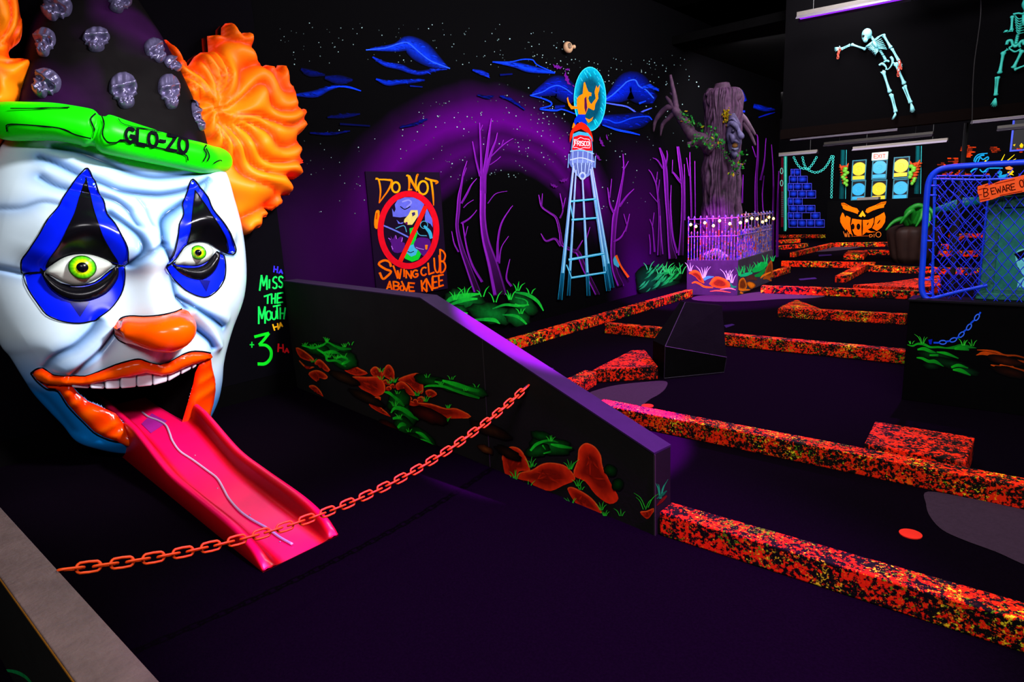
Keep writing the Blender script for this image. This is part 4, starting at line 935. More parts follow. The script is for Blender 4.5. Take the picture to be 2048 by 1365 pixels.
tree([(tk3([(390,990),(365,850),(350,650),(335,450),(325,250),(310,100),(270,-20)]), [22,12,9,9,11,9,4]), (tk3([(320,170),(340,60),(335,5)]), [5,3,1]), (tk3([(300,170),(250,95),(208,72)]), [4,3,.6]), (tk3([(430,940),(390,780),(370,520),(375,320)]), [5,4,3,.8])], label='tall violet tree painted left of the planter')
tree([(tk3([(265,960),(268,800),(270,600),(255,430),(240,320),(200,220),(170,180)]), [10,8,6,4.5,3.5,2.5,.8]), (tk3([(240,300),(250,200)]), [2.5,.6]), (tk3([(255,480),(180,390)]), [2.5,.6]), (tk3([(255,400),(270,270)]), [2,.6]), (tk3([(225,930),(215,800),(205,700),(180,630)]), [5,3,2,.6]), (tk3([(205,700),(220,570)]), [2,.6]), (tk3([(185,950),(185,860),(175,770)]), [3,2,.6]), (tk3([(300,950),(285,780),(275,600)]), [3,2,.6])], label='thin violet trees painted beside the green bush')
tree([(tk3([(460,960),(475,700),(480,400),(470,250),(450,80),(435,-30)]), [14,9,7,8,8,6]), (tk3([(465,300),(420,240),(388,200)]), [6,6,3]), (tk3([(385,215),(388,90)]), [2.5,.6]), (tk3([(500,640),(500,400),(495,130)]), [3,2,.8]), (tk3([(560,620),(555,400),(548,200),(545,20)]), [4,4,3,1]), (tk3([(540,240),(515,70)]), [2.5,.6]), (tk3([(595,600),(590,100)]), [2,.8])], label='violet trees painted behind the planter fence', c=C(115, 20, 155))
def tk4(pts): return [(1360+x/5.46, 150+y/5.46) for x, y in pts]
tree([(tk4([(860,2200),(840,1700),(830,1200),(850,900),(850,700),(840,650)]), [11,9,7,5,3,1]), (tk4([(830,900),(790,780)]), [3,.8]), (tk4([(880,1150),(920,950),(940,690)]), [5,3,.8]), (tk4([(920,1100),(900,1300),(910,1500)]), [2,2,2])], label='violet tree painted right of the monster tree', c=C(110, 18, 150))
tree([(tk4([(1010,2200),(1015,1600),(1020,1100),(1000,760)]), [6,5,3,.8]), (tk4([(1060,2200),(1065,1500),(1080,1050)]), [7,5,2]), (tk4([(680,1400),(690,1090)]), [4,.8]), (tk4([(640,1300),(660,1000),(710,970)]), [2.5,2,.6])], label='thin violet trees painted at the wall end', c=C(100, 16, 140))
# axe
d = Deco(MW); d.poly([(1229,513),(1236,516),(1239,530),(1237,536),(1228,530),(1226,520)], C(60, 165, 200)); d.stroke([(1232,511),(1242,533),(1257,555)], [5,3.5,5], C(225, 85, 15)); d.build('painted_axe', wall_left, FINE, label='small painted axe with orange handle')
# moon
d = Deco(MW); tq = C(0, 170, 205)
d.fan([(1180+32*cos(a), 198+64*sin(a)) for a in np.linspace(0, 2*pi, 41)[:-1]], C(0, 70, 95), tq, ctr=(1178, 205), k=.62)
for i in range(26):
    a = random.uniform(0, 2*pi); r = random.uniform(.75, .93); x, y = 1180+32*r*cos(a), 198+64*r*sin(a)
    d.stroke([(x-2, y-3), (x+2, y+4)], random.uniform(1, 2.4), C(random.randint(0, 60), random.randint(150, 210), 225))
d.ring(1180, 198, 32.5, 64.5, 1.6, C(60, 210, 235)); d.build('painted_moon', wall_left, label='turquoise painted full moon')
# werewolf on the tower
d = Deco(MW); OR = C(255, 125, 5)
def wp(pts, c, s=0): d.poly([(1020+x/4.403, 70+y/4.403) for x, y in pts], c, s)
wp([(640,520),(650,420),(660,415),(672,455),(690,500),(718,510),(715,540),(700,535),(690,560),(700,590),(740,640),(735,665),(690,640),(665,700),(605,705),(595,650),(540,655),(515,620),(500,560),(510,545),(520,590),(545,625),(590,630),(590,560),(610,535)], OR)
wp([(735,665),(715,610),(755,560),(745,500),(760,445),(772,470),(790,440),(785,490),(775,520),(778,560),(750,610),(745,655)], OR)
wp([(600,700),(660,700),(678,790),(690,850),(665,800),(630,770),(590,770),(560,825),(550,820),(570,740)], C(0, 40, 190))
wp([(660,730),(700,745),(735,720),(720,755),(690,775)], OR); wp([(560,770),(575,790),(560,825),(545,820)], OR); wp([(660,800),(680,800),(712,865),(690,860)], OR)
wp([(655,560),(672,540),(680,640),(668,690),(655,640)], C(70, 15, 60))
d.build('painted_werewolf', wall_left, FINE, label='orange howling werewolf painted against the moon')
# water tower
d = Deco(MW); ST = C(120, 165, 235); ST2 = C(0, 150, 195); STD = C(50, 60, 130)
def tp(pts, c, s=0): d.poly(pts, c, s)
tp([(1140,286),(1140,268),(1148,254),(1163,244),(1178,256),(1185,272),(1186,284),(1180,276),(1162,266),(1147,270)], C(215, 30, 5), 2)
tp([(1145,272),(1148,264),(1162,258),(1178,268),(1182,278),(1162,268)], C(30, 4, 6))
tp([(1146,268),(1158,263),(1176,266),(1184,276),(1186,306),(1142,304)], C(60, 165, 215))
tp([(1147,274),(1160,270),(1178,273),(1183,280),(1185,302),(1144,300)], C(225, 10, 25))
for pts in ([(1148,279),(1155,279),(1161,275),(1168,278),(1178,279),(1180,288),(1179,296),(1168,295),(1160,298),(1153,295),(1146,295),(1149,288),(1148,279)],): d.stroke(pts, 1.2, C(250, 215, 225), n=2)
d.text('FRISCO', ((1150,282),(1178,283),(1178,292),(1149,291)), 1.5, C(255, 225, 235))
tp([(1142,301),(1185,304),(1190,330),(1188,336),(1142,334),(1138,326)], C(95, 110, 190))
tp([(1143,318),(1186,321),(1186,340),(1178,352),(1165,360),(1152,350),(1144,338)], C(120, 140, 215), 1)
for x in (1146, 1156, 1166, 1176, 1184): d.stroke([(x, 303), (x-1, 330)], 1.5, C(165, 190, 250))
d.stroke([(1140,303),(1163,300),(1188,308)], 2, C(150,190,245)); d.stroke([(1140,320),(1163,316),(1189,324)], 2.2, C(190,200,255)); d.stroke([(1138,308),(1136,336)], 1.8, ST); d.stroke([(1191,312),(1190,336)], 1.8, ST)
for i in range(14): x = 1146+i*2.8; d.stroke([(x, 326), (x+(1165-x)*.25, 348)], 1.1, C(40, 45, 110) if i % 3 else C(180, 200, 255))
d.ring(1165, 352, 7, 8, 3, C(190, 205, 255)); d.dot(1165, 352, 3.5, C(90, 110, 200), 12)
for a, b_, w1, w2 in (((1147,332),(1120,600),4,9), ((1152,340),(1137,592),3,6), ((1165,358),(1177,592),3,7), ((1181,338),(1217,582),4,9), ((1184,334),(1225,576),3,7)):
    k = [(a[0]+(b_[0]-a[0])*t, a[1]+(b_[1]-a[1])*t) for t in np.linspace(0, 1, 6)]; ws = np.linspace(w1, w2, 6)
    d.stroke(k, ws, C(140, 160, 240), ST2); d.stroke([(x+.8, y) for x, y in k], ws*.28, C(210, 220, 255), C(120, 225, 250)); d.stroke(k[-2:], ws[-2:]*.8, C(0, 90, 130), C(0, 30, 45))
for a, b_, w_ in (((1142,403),(1192,398),4), ((1143,440),(1194,436),4), ((1137,520),(1209,507),5), ((1142,556),(1212,545),4), ((1141,410),(1146,438),2.5), ((1192,400),(1194,434),2.5), ((1133,530),(1143,555),2.5), ((1209,510),(1212,543),2.5)):
    d.stroke([a, b_], w_, C(60, 185, 225), C(0, 150, 200)); d.stroke([(a[0], a[1]-.5), (b_[0], b_[1]-.5)], w_*.3, C(160, 230, 255))
d.build('painted_water_tower', wall_left, FINE, label='blue painted water tower lettered FRISCO')
# grass banks
d = Deco(MW)
for a in ((930,600,42,22,8),(985,628,50,20,12),(1045,608,34,18,35),(1035,636,28,18,20),(915,622,20,12,0)): d.blob(*a, C(10, 130, 45))
for pts, wd in (([(890,607),(905,597),(930,592),(960,588)], [4,10,10,3]), ([(895,612),(930,600),(955,598)], [3,8,3]), ([(985,618),(1010,610),(1035,612),(1058,610)], [2,5,5,2]), ([(1030,585),(1055,590),(1075,603),(1087,622)], [3,7,6,2]), ([(1005,630),(1030,632),(1045,641),(1058,655)], [2,6,5,2]), ([(1030,595),(1050,600),(1055,608),(1045,613),(1030,608)], [2,2.4,2.4,2.4,2]), ([(945,640),(985,640),(1000,648)], [3,8,2]), ([(900,622),(935,628)], [2,5])):
    d.stroke(pts, wd, C(10, 150, 50), GRN_, soft=None)
for x, y, n_, h_ in ((910,600,3,26),(930,592,3,20),(965,594,2,24),(990,605,2,24),(1020,600,4,22),(1035,582,3,20),(1060,588,2,14),(1042,628,3,14)): d.blades(x, y, n_, h_, GRN_)
d.build('painted_grass', wall_left, label='glowing green grass bank painted under the bare trees')
d = Deco(MW)
for a in ((1300,562,30,32,-30),(1335,562,26,22,-40),(1350,548,16,16,-50)): d.blob(*a, C(8, 90, 45))
for i in range(34):
    x, y = random.uniform(1276, 1352), 0; y = 590-(x-1276)*.35-random.uniform(0, 42)*(1 if x < 1330 else .6); L_ = random.uniform(8, 22)
    d.stroke([(x, y), (x+L_*.5, y-L_*.35), (x+L_*.95, y-L_*.9)], [1, random.uniform(2, 5), .6], C(10, 140, 60), C(40, 235, 110))
for x, y, n_, h_ in ((1331,544,4,20),(1342,550,3,16),(1362,548,3,22),(1318,548,2,20),(1297,540,2,18)): d.blades(x, y, n_, h_, C(60, 240, 120), w=1.8)
d.build('painted_grass', wall_left, label='glowing green bush painted left of the planter')

# ------------------------------------------------------------------ warning sign panel on the mural wall
sx = XW+.018
corn = [onx(*q, sx) for q in ((738,346),(882,342),(895,600),(748,600))]
yA, yB_ = (corn[0][1]+corn[3][1])/2, (corn[1][1]+corn[2][1])/2; zA, zB_ = .75, (corn[0][2]+corn[1][2])/2
sign = thing('warning_sign', (sx, (yA+yB_)/2, zA), 'black painted sign with a red no symbol reading DO NOT SWING CLUB ABOVE KNEE', 'sign')
bev(G().box((XW+.002, yA, zA), (sx, yB_, zB_)).mk('board', mat('sign_board_paint', (.007, .0, .014), .75, spec=.08, var=.4, vscale=3), sign), .004)
SG = lambda x, y, L: onx(x, y, sx+L)
def sk(pts): return [(740+x/5.46, 340+y/5.46) for x, y in pts]
YEL = C(255, 175, 5); ORG_ = C(255, 110, 0)
d = Deco(SG)
for pts, wd in (([(60,95),(95,110),(115,230),(100,365)], [4,3.5,3.5,2]), ([(95,105),(180,108),(238,125),(200,220),(100,360)], [3,3.5,5,3.5,2.5])):
    d.stroke(sk(pts), wd, YEL, ORG_)
def ring_o(cx, cy, rx_, ry_):
    P = [(cx+rx_*cos(a), cy+ry_*sin(a)) for a in np.linspace(0, 2*pi, 15)]; d.stroke(sk(P), 4, YEL, n=2)
ring_o(282, 190, 42, 55); d.build('painted_word', sign, FINE, label='yellow hand lettering DO'); d = Deco(SG); ring_o(580, 195, 52, 72)
for pts, wd in (([(395,62),(420,68),(430,140),(425,220)], [3,4,4,3.5]), ([(425,65),(465,140),(518,230)], [5,5,5]), ([(515,230),(500,140),(515,60),(530,58)], [3,3.5,4,4]), ([(600,90),(660,110),(735,130),(715,155)], [4,4,4.5,2]), ([(665,110),(680,200),(690,300),(695,390)], [4.5,4,3.5,2]), ([(415,218),(460,215)], [3,3])):
    d.stroke(sk(pts), wd, YEL, ORG_)
d.build('painted_word', sign, FINE, label='yellow hand lettering NOT')
def word(letters, col):
    for ch_, q in letters: d.text(ch_, [tuple(x) for x in sk(q)], 3.4, col, C(255, 80, 0))
d = Deco(SG)
for pts, wd in (([(230,1060),(210,1005),(150,990),(95,1030),(170,1085),(230,1110),(190,1160),(140,1190),(105,1120)], 4.5),): d.stroke(sk(pts), wd, ORG_, n=4)
word([('W', [(255,1050),(340,1085),(335,1190),(290,1180)]), ('I', [(360,1085),(385,1090),(385,1165),(360,1165)]), ('N', [(395,1100),(450,1105),(450,1185),(395,1180)]), ('G', [(465,1100),(525,1095),(525,1170),(465,1175)])], ORG_)
d.build('painted_word', sign, FINE, label='orange hand lettering SWING'); d = Deco(SG)
word([('C', [(555,1075),(620,1060),(620,1145),(560,1160)]), ('L', [(635,1020),(695,1000),(700,1120),(645,1140)]), ('U', [(700,960),(755,930),(765,1110),(710,1120)]), ('B', [(765,870),(825,900),(825,1110),(770,1125)])], ORG_)
d.build('painted_word', sign, FINE, label='orange hand lettering CLUB'); d = Deco(SG)
word([('A', [(195,1220),(235,1220),(240,1315),(180,1315)]), ('B', [(255,1220),(320,1230),(320,1310),(260,1315)]), ('O', [(330,1265),(370,1265),(370,1320),(330,1320)]), ('V', [(345,1220),(425,1235),(420,1325),(375,1325)]), ('E', [(420,1235),(485,1240),(485,1325),(430,1325)])], ORG_)
d.build('painted_word', sign, FINE, label='orange hand lettering ABOVE'); d = Deco(SG)
word([('K', [(560,1210),(610,1200),(620,1330),(570,1325)]), ('N', [(615,1190),(680,1180),(680,1315),(620,1320)]), ('E', [(685,1165),(735,1160),(740,1285),(690,1295)]), ('E', [(750,1155),(800,1145),(800,1260),(755,1275)])], ORG_)
d.build('painted_word', sign, FINE, label='orange hand lettering KNEE')
# figure with golf club behind the ring (simple painted punk golfer)
d = Deco(SG); HR_, SK_, GL_ = C(105, 110, 235), C(245, 225, 120), C(85, 20, 125)
d.n = 0
d.poly(sk([(240,420),(265,465),(280,430),(270,380),(300,330),(380,300),(470,300),(540,330),(590,370),(585,420),(560,480),(520,520),(490,545),(520,470),(470,440),(440,470),(400,510),(330,520),(250,510)]), HR_)
d.poly(sk([(620,415),(650,480),(680,540),(685,630),(660,590),(600,560),(600,500)]), HR_); d.poly(sk([(290,545),(310,590),(350,590),(370,570),(330,580)]), HR_)
d.poly(sk([(445,440),(520,440),(525,500),(490,560),(460,600),(410,600),(370,570),(375,540),(420,490)]), SK_)
d.stroke(sk([(330,400),(380,430),(440,400)]), 2, INK); d.stroke(sk([(350,350),(420,330),(450,360),(400,410)]), 3, C(150, 150, 250)); d.poly(sk([(455,470),(490,460),(495,490),(465,510)]), C(60, 40, 110)); d.poly(sk([(385,570),(410,570),(412,595),(392,598)]), C(110, 10, 90))
d.poly(sk([(430,640),(500,620),(520,700),(500,760),(560,920),(530,980),(460,1005),(380,970),(370,930),(420,820),(440,740)]), C(15, 215, 50))
d.poly(sk([(420,830),(490,810),(520,880),(500,930),(450,950),(400,910)]), C(70, 185, 230)); d.stroke(sk([(410,890),(440,905),(455,900),(480,890)]), 1.6, INK)
d.poly(sk([(500,620),(560,520),(600,560),(640,640),(620,720),(550,720),(505,680)]), C(8, 8, 14)); d.stroke(sk([(505,650),(540,710),(620,720)]), 1.6, C(80, 170, 210)); d.ring(740+590/5.46, 340+600/5.46, 8, 8, 1.4, C(80, 170, 210), n=16)
d.stroke(sk([(590,610),(650,680),(670,750)]), [4, 7, 6], C(60, 180, 220)); d.stroke(sk([(280,640),(370,610),(400,680)]), 1.6, C(80, 170, 210))
d.poly(sk([(480,800),(520,745),(590,740),(650,760),(665,830),(640,920),(580,940),(530,880),(490,850)]), GL_, 3); d.stroke(sk([(500,845),(540,860),(590,870)]), 1.2, C(190, 140, 240)); d.poly(sk([(600,820),(630,820),(625,870),(605,870)]), OR)
d.poly(sk([(195,745),(230,770),(225,720),(250,760),(275,710),(290,760),(330,730),(360,740),(350,790),(380,800),(370,880),(300,910),(240,880),(230,800)]), GL_, 2)
for pts in ([(200,745),(225,760)], [(280,715),(290,755)], [(355,740),(345,785)], [(235,830),(250,870)]): d.stroke(sk(pts), 1.4, C(200, 110, 255))
d.build('painted_golfer', sign, FINE, label='cartoon golfer with violet hair and boxing gloves')
d = Deco(SG); d.stroke(sk([(130,600),(280,665),(420,735)]), 3, C(110, 120, 235)); d.poly(sk([(80,440),(105,450),(105,570),(125,590),(90,600),(80,645),(50,630),(45,560),(60,460)]), C(255, 140, 5), 2); d.stroke(sk([(75,470),(70,540)]), 3, C(230, 70, 0))
d.build('painted_club', sign, FINE, label='painted orange and blue putter')
d = Deco(SG); d.ring(740+420/5.46, 340+657/5.46, 338/5.46, 428/5.46, 12.0, C(240, 10, 35), n=56)
d.stroke(sk([(610,395),(330,1000)]), 9, C(250, 25, 15)); d.build('prohibition_ring', sign, FINE, label='red no symbol ring with slash')

# ------------------------------------------------------------------ lettering beside the clown
d = Deco(CW); LG = C(20, 235, 85)
def ck(q): return [(500+x/5.25, 500+y/5.25) for x, y in q]
for s_, q, w_, c_ in (('M', [(112,270),(185,275),(178,415),(102,425)], 3.4, LG), ('I', [(190,315),(220,315),(215,400),(190,400)], 3.2, LG), ('S', [(240,290),(285,280),(285,405),(235,405)], 3.2, LG), ('S', [(300,275),(350,285),(345,395),(300,395)], 3.2, LG),
                      ('T', [(150,490),(225,465),(220,560),(150,565)], 3.2, LG), ('H', [(228,465),(268,460),(262,560),(228,562)], 3.2, LG), ('E', [(290,460),(345,450),(342,550),(285,558)], 3.2, LG),
                      ('M', [(82,600),(168,600),(158,770),(92,775)], 3.4, LG), ('O', [(172,645),(222,640),(222,735),(172,740)], 3.2, LG), ('U', [(230,650),(275,640),(275,725),(230,730)], 3, LG), ('T', [(245,595),(320,580),(320,720),(260,725)], 3.2, LG), ('H', [(318,610),(370,610),(355,725),(318,725)], 3.2, LG),
                      ('H', [(255,172),(292,178),(285,240),(250,232)], 2.6, C(50, 40, 235)), ('A', [(310,205),(340,215),(340,248),(305,245)], 2.6, C(50, 40, 235)), ('H', [(240,785),(290,775),(298,835),(258,845)], 2.8, C(255, 180, 20)), ('A', [(305,765),(335,768),(340,805),(308,822)], 2.8, C(255, 180, 20)),
                      ('H', [(300,990),(345,995),(350,1070),(295,1070)], 3.2, C(220, 20, 30)), ('A', [(375,1035),(400,1040),(405,1080),(365,1080)], 3, C(220, 20, 30)), ('+', [(0,970),(40,970),(40,1025),(0,1025)], 2.4, C(10, 200, 50))):
    d.text(s_, ck(q), w_, c_)
d.stroke(ck([(45,915),(120,895),(200,875)]), 5.6, C(10, 215, 30)); d.stroke(ck([(200,875),(150,940),(95,1000)]), 5.6, C(10, 215, 30)); d.stroke(ck([(95,1000),(170,1005),(220,1060),(215,1140),(160,1195),(80,1200)]), [5,6,6,6,6.5,6.5], C(10, 215, 30))
d.build('painted_lettering', wall_panel, FINE, label='green hand lettering MISS THE MOUTH +3 with HA HA HA')

# ------------------------------------------------------------------ rocks and grass painted on the ramp wall
RK, RKD = C(255, 60, 15), C(140, 22, 5)
def rocks(polys, sc, ox, oy, label):
    for pts in polys:
        d = Deco(LW); P = [(ox+x/sc, oy+y/sc) for x, y in pts]; d.fan(P, RKD, C(250, 52, 14), smooth=3, k=.5)
        Q = cr(P, 3, True); m_ = len(Q); d.stroke(Q[:max(4, int(m_*.62))], [1]+[2.6]*(max(4, int(m_*.62))-2)+[.6], C(255, 90, 28), n=1)
        c0 = np.mean(P, 0)
        for _ in range(5):
            a, b_ = random.sample(range(len(P)), 2); u = c0+(np.array(P[a])-c0)*random.uniform(.3, .85); v = c0+(np.array(P[b_])-c0)*random.uniform(.2, .7)
            d.stroke([u, (u+v)/2+[0, 2], v], [.6, 3.4, .6], C(225, 42, 10), C(90, 12, 3))
        d.build('painted_rock', rw, label=label)
rocks([[(245,330),(255,270),(310,200),(360,188),(430,215),(490,300),(535,435),(420,450),(400,560),(320,530),(270,470)], [(415,530),(430,470),(560,440),(660,380),(760,360),(900,385),(980,450),(1025,540),(900,600),(760,660),(600,620),(540,560)],
       [(1015,490),(1060,330),(1070,220),(1110,165),(1160,150),(1240,190),(1300,280),(1320,400),(1420,590),(1495,740),(1400,800),(1250,700),(1140,560)], [(950,650),(985,622),(1080,660),(1200,740),(1290,850),(1300,900),(1150,850),(1060,810),(1010,760)], [(370,610),(400,570),(470,560),(500,610),(490,660),(420,650)], [(1730,890),(1800,880),(1880,850),(1850,920),(1800,960)]], 5.39, 960, 860, None)
rocks([[(795,440),(830,395),(870,400),(920,460),(915,520),(830,490)], [(930,470),(960,385),(1000,375),(1040,440),(1045,540),(960,500)], [(1085,530),(1190,480),(1310,465),(1345,590),(1335,670),(1270,650),(1180,560)], [(1060,590),(1115,545),(1180,580),(1255,670),(1240,690),(1150,670),(1090,640)],
       [(580,525),(620,495),(760,500),(880,500),(940,570),(940,650),(860,700),(800,670),(700,620),(640,560)], [(785,790),(830,720),(900,710),(890,800),(990,890),(1000,910),(880,860)], [(515,415),(620,385),(700,420),(770,460),(640,480)], [(1100,700),(1250,760),(1430,780),(1590,830),(1700,830),(1850,910),(1700,930),(1500,920),(1350,870),(1200,790)],
       [(15,190),(100,225),(200,310),(170,330),(60,290)], [(215,360),(250,315),(300,340),(375,435),(320,430),(270,380)], [(150,470),(210,430),(280,440),(345,495),(300,515),(230,490),(235,545)], [(155,600),(200,585),(250,620),(305,700),(240,660)], [(50,320),(120,390),(210,390),(130,410)], [(930,540),(970,525),(1005,575),(960,570)], [(1005,590),(1040,570),(1060,610)], [(965,610),(1000,595),(1020,625),(975,635)], [(1185,710),(1220,705),(1235,735),(1200,735)], [(1295,720),(1340,700),(1375,730),(1350,755),(1310,750)], [(1250,740),(1280,730),(1300,760),(1265,760)], [(1380,650),(1440,630),(1500,680),(1420,710)]], 5.249, 590, 660, None)
def lk(pts): return [(590+x/5.249, 660+y/5.249) for x, y in pts]
def lk2(pts): return [(960+x/5.39, 860+y/5.39) for x, y in pts]
def bank(blobs, strokes, tufts, conv, label, g1=C(10, 120, 28), g2=C(30, 250, 45)):
    d = Deco(LW)
    for x, y, rx_, ry_, rot, k in blobs: (px_, py_), = conv([(x, y)]); d.blob(px_, py_, rx_, ry_, rot, tuple(c*k for c in g1))
    for pts, wd in strokes: d.stroke(conv(pts), wd, g2, C(10, 130, 24))
    for x, y, n_, h_ in tufts: (px_, py_), = conv([(x, y)]); d.blades(px_, py_, n_, h_, C(45, 235, 45), w=1.5)
    d.build('painted_grass', rw, label=label)
bank([(380,220,48,18,12,1), (540,320,26,18,15,1.2), (230,200,26,12,10,.8)], [([(80,165),(150,180),(200,190),(300,160),(350,130),(420,165),(500,195),(600,200)], [1,4,5,4,3,4,6,3]), ([(240,200),(330,260),(350,320),(440,320),(500,350),(545,385)], [3,5,4,5,6,3]), ([(440,300),(500,280),(560,310),(540,360)], [3,5,4,2]), ([(500,360),(540,340),(590,320)], [3,6,3]), ([(300,240),(400,230),(480,250)], [3,7,3])], [(115,165,4,7), (190,175,3,7), (260,180,3,8), (345,125,5,10), (365,290,5,14), (530,180,4,10), (595,160,2,11), (440,300,4,9), (525,290,2,12), (200,340,3,9)], lk, 'glowing green grass painted at the clown end of the ramp wall')
bank([(1450,540,38,12,14,.6), (1700,600,44,12,16,1.1), (1900,640,26,12,18,1.1)], [([(1370,600),(1420,585),(1560,590),(1680,630),(1800,670),(1950,715)], [2,4,5,5,6,4]), ([(1560,530),(1700,570),(1850,620),(1950,640)], [4,9,8,5]), ([(1480,540),(1560,560)], [3,6])], [(1400,500,3,9), (1545,580,4,9), (1655,520,3,10), (1800,640,3,8), (1920,600,2,9), (1620,820,4,9), (1600,960,5,10)], lk, 'green grass strip painted in the middle of the ramp wall')
bank([(1100,750,22,26,40,1), (1190,900,24,24,35,1), (1140,1010,22,20,30,.8), (1350,1130,34,14,38,.9), (1270,1150,20,12,30,.6)], [([(950,650),(1000,660),(1040,690),(1100,740),(1160,800)], [2,6,5,7,3]), ([(1020,870),(1060,820),(1140,830),(1230,890),(1310,945)], [2,6,9,8,2]), ([(1040,930),(1090,920),(1140,940)], [4,6,3]), ([(1080,1040),(1130,990),(1180,1000)], [3,8,4]), ([(1280,1070),(1340,1090),(1400,1140),(1440,1180)], [2,6,5,2]), ([(1330,1150),(1420,1190),(1515,1265)], [4,8,2])], [(1060,800,5,14), (1110,930,6,12), (1210,1070,3,10), (1215,1150,3,12), (915,440,3,14), (1010,560,4,9), (1060,550,4,11), (1295,690,4,11), (1385,750,4,13), (920,520,3,9), (1090,670,3,9)], lk, 'green grass trail painted between the red rocks')
bank([(780,170,44,18,8,1), (640,220,26,14,-15,.8), (1420,430,14,12,30,.35), (1500,580,12,14,30,.3), (680,60,24,10,15,.5)], [([(560,220),(620,155),(700,120),(780,110),(860,130)], [4,6,5,4,2]), ([(780,150),(880,170),(1010,190)], [3,7,3]), ([(700,250),(780,230)], [2,4]), ([(690,160),(725,210)], [3,2])], [(775,120,6,14), (560,400,3,26), (590,390,3,12), (990,420,5,22), (400,530,4,20), (370,520,3,8), (535,650,3,24), (600,690,4,8), (1000,820,4,22), (1075,600,4,16), (1105,640,3,10), (1325,860,4,18), (1365,920,5,12), (1790,850,2,28), (1815,830,2,40), (1540,920,3,16)], lk2, 'green grass clumps painted around the large red rocks')
d = Deco(LW)
for x, y, rx_, ry_, rot in ((1100,640,0,0,0),):
    pass
for a in ((690,755,34,10,22,C(60,34,12)), (735,795,40,9,25,C(52,30,12)), (985,860,50,12,22,C(58,32,14)), (975,898,18,8,25,C(120,62,20)), (1020,905,30,10,25,C(44,24,10)), (860,830,40,14,22,C(80,18,8)), (780,850,24,8,25,C(70,14,6))): d.blob(*a)
d.build('painted_earth', rw, label='brown earth brushed across the ramp wall')
# end face of the ramp wall: grass and earth
ep0 = np.array([*(LB), 0]); EW = lambda x, y, L: onp(x, y, ep0+np.array([*LD, 0])*.0, np.array([*LD, 0]))+np.array([*LD, 0])*L
d = Deco(EW); d.stroke([(1313,1012),(1323,1002),(1333,992)], [1,6,3], C(90, 22, 8)); d.blades(1320, 998, 5, 38, C(20, 170, 70), spread=.35, w=2); d.stroke([(1313,998),(1324,990),(1333,982)], [2,5,2], C(10, 120, 50)); d.build('painted_grass', rw, label='green blades painted on the end of the ramp wall')
# near wall: green squiggle painted on its outer side
d = Deco(lambda x, y, L: ony(x, y, y0+.008-L)); d.stroke([(-10,1345),(12,1342),(34,1346),(52,1356),(66,1372)], [3,5,7,6,4], C(15, 165, 85), C(10, 110, 50)); d.build('painted_line', nw, label='green painted line')
# ------------------------------------------------------------------ planter with rocks painted on it
P0, P1, P2, P3 = [np.array(p) for p in ((-5.20, 11.02), (-4.31, 11.20), (-4.46, 13.45), (-5.36, 13.3))]; HP = .642
pl = thing('planter', (-4.8, 12.2, 0), 'black box planter around the monster tree, painted with orange rocks and grass', 'planter')
g = G().prism([P0, P1, P2, P3], 0, HP); bev(g.mk('box', mat('planter_paint', (.034, .022, .042), .7, spec=.1, var=.5, vscale=6), pl), .006)
def pmap(A, B):
    d = (B-A)/np.linalg.norm(B-A); n = np.array([d[1], -d[0], 0]); n = n if np.dot(n[:2], A) < 0 else -n
    return lambda x, y, L: onp(x, y, np.array([*A, 0]), n)+n*L
PL_, PR_ = pmap(P0, P1), pmap(P1, P2)
def pk(pts): return [(1360+x/6.5, 400+y/6.5) for x, y in pts]
OR2, OR3 = C(255, 130, 20), C(120, 50, 15)
d = Deco(PL_)
d.fan(pk([(120,950),(180,925),(240,945),(285,1000),(310,1080),(250,1060),(200,1000)]), OR3, OR2, 2); d.stroke(pk([(120,960),(160,930),(220,930),(275,985),(310,1085)]), [3,4,3,3,2], OR2)
d.stroke(pk([(155,1085),(200,1070),(260,1095),(320,1130),(430,1140)]), [2,4,4,4,2], OR2); d.fan(pk([(390,1090),(430,1040),(490,1010),(560,1030),(620,1070),(640,1130),(540,1150),(430,1130)]), OR3, OR2, 2)
d.stroke(pk([(385,1100),(440,1030),(490,1010),(580,1040),(645,1100),(630,1140)]), [3,5,4,4,4,2], OR2); d.stroke(pk([(520,1165),(640,1150),(725,1170)]), [1,3,1], C(250, 170, 120)); d.stroke(pk([(390,1190),(500,1180),(660,1205)]), [1,3,1], C(240, 120, 60))
for x, y, n_, h_ in ((135,925,3,17),(310,1020,5,26),(625,1040,5,22),(675,1080,4,26)): (a, b_), = pk([(x, y)]); d.blades(a, b_, n_, h_, C(200, 250, 210), w=1.5, spread=.45)
d.stroke(pk([(310,1040),(360,1010),(440,1000)]), [5,6,1], C(60, 200, 170)); d.stroke(pk([(650,1080),(680,1130),(735,1130)]), [2,5,2], C(20, 170, 70))
d.build('painted_rocks', pl, label='orange rocks and pale grass')
d = Deco(PR_)
d.fan(pk([(760,1150),(770,1050),(820,1010),(850,1050),(870,1130),(820,1190)]), OR3, OR2, 2); d.fan(pk([(860,1080),(900,1060),(960,1080),(985,1120),(930,1160),(890,1130)]), OR2, OR3, 2); d.stroke(pk([(760,1160),(800,1170),(910,1170)]), [2,5,2], OR2); d.stroke(pk([(780,1200),(820,1220)]), [4,3], OR2)
d.stroke(pk([(860,1030),(930,1010),(1000,1040)]), [8,10,4], C(90, 45, 40)); d.stroke(pk([(780,990),(860,970),(940,950)]), [4,7,3], C(20, 215, 140)); d.stroke(pk([(940,930),(1010,890),(1080,850),(1140,830)]), [6,14,14,5], C(10, 190, 80)); d.stroke(pk([(970,990),(1040,970),(1110,900)]), [4,8,3], C(10, 150, 60))
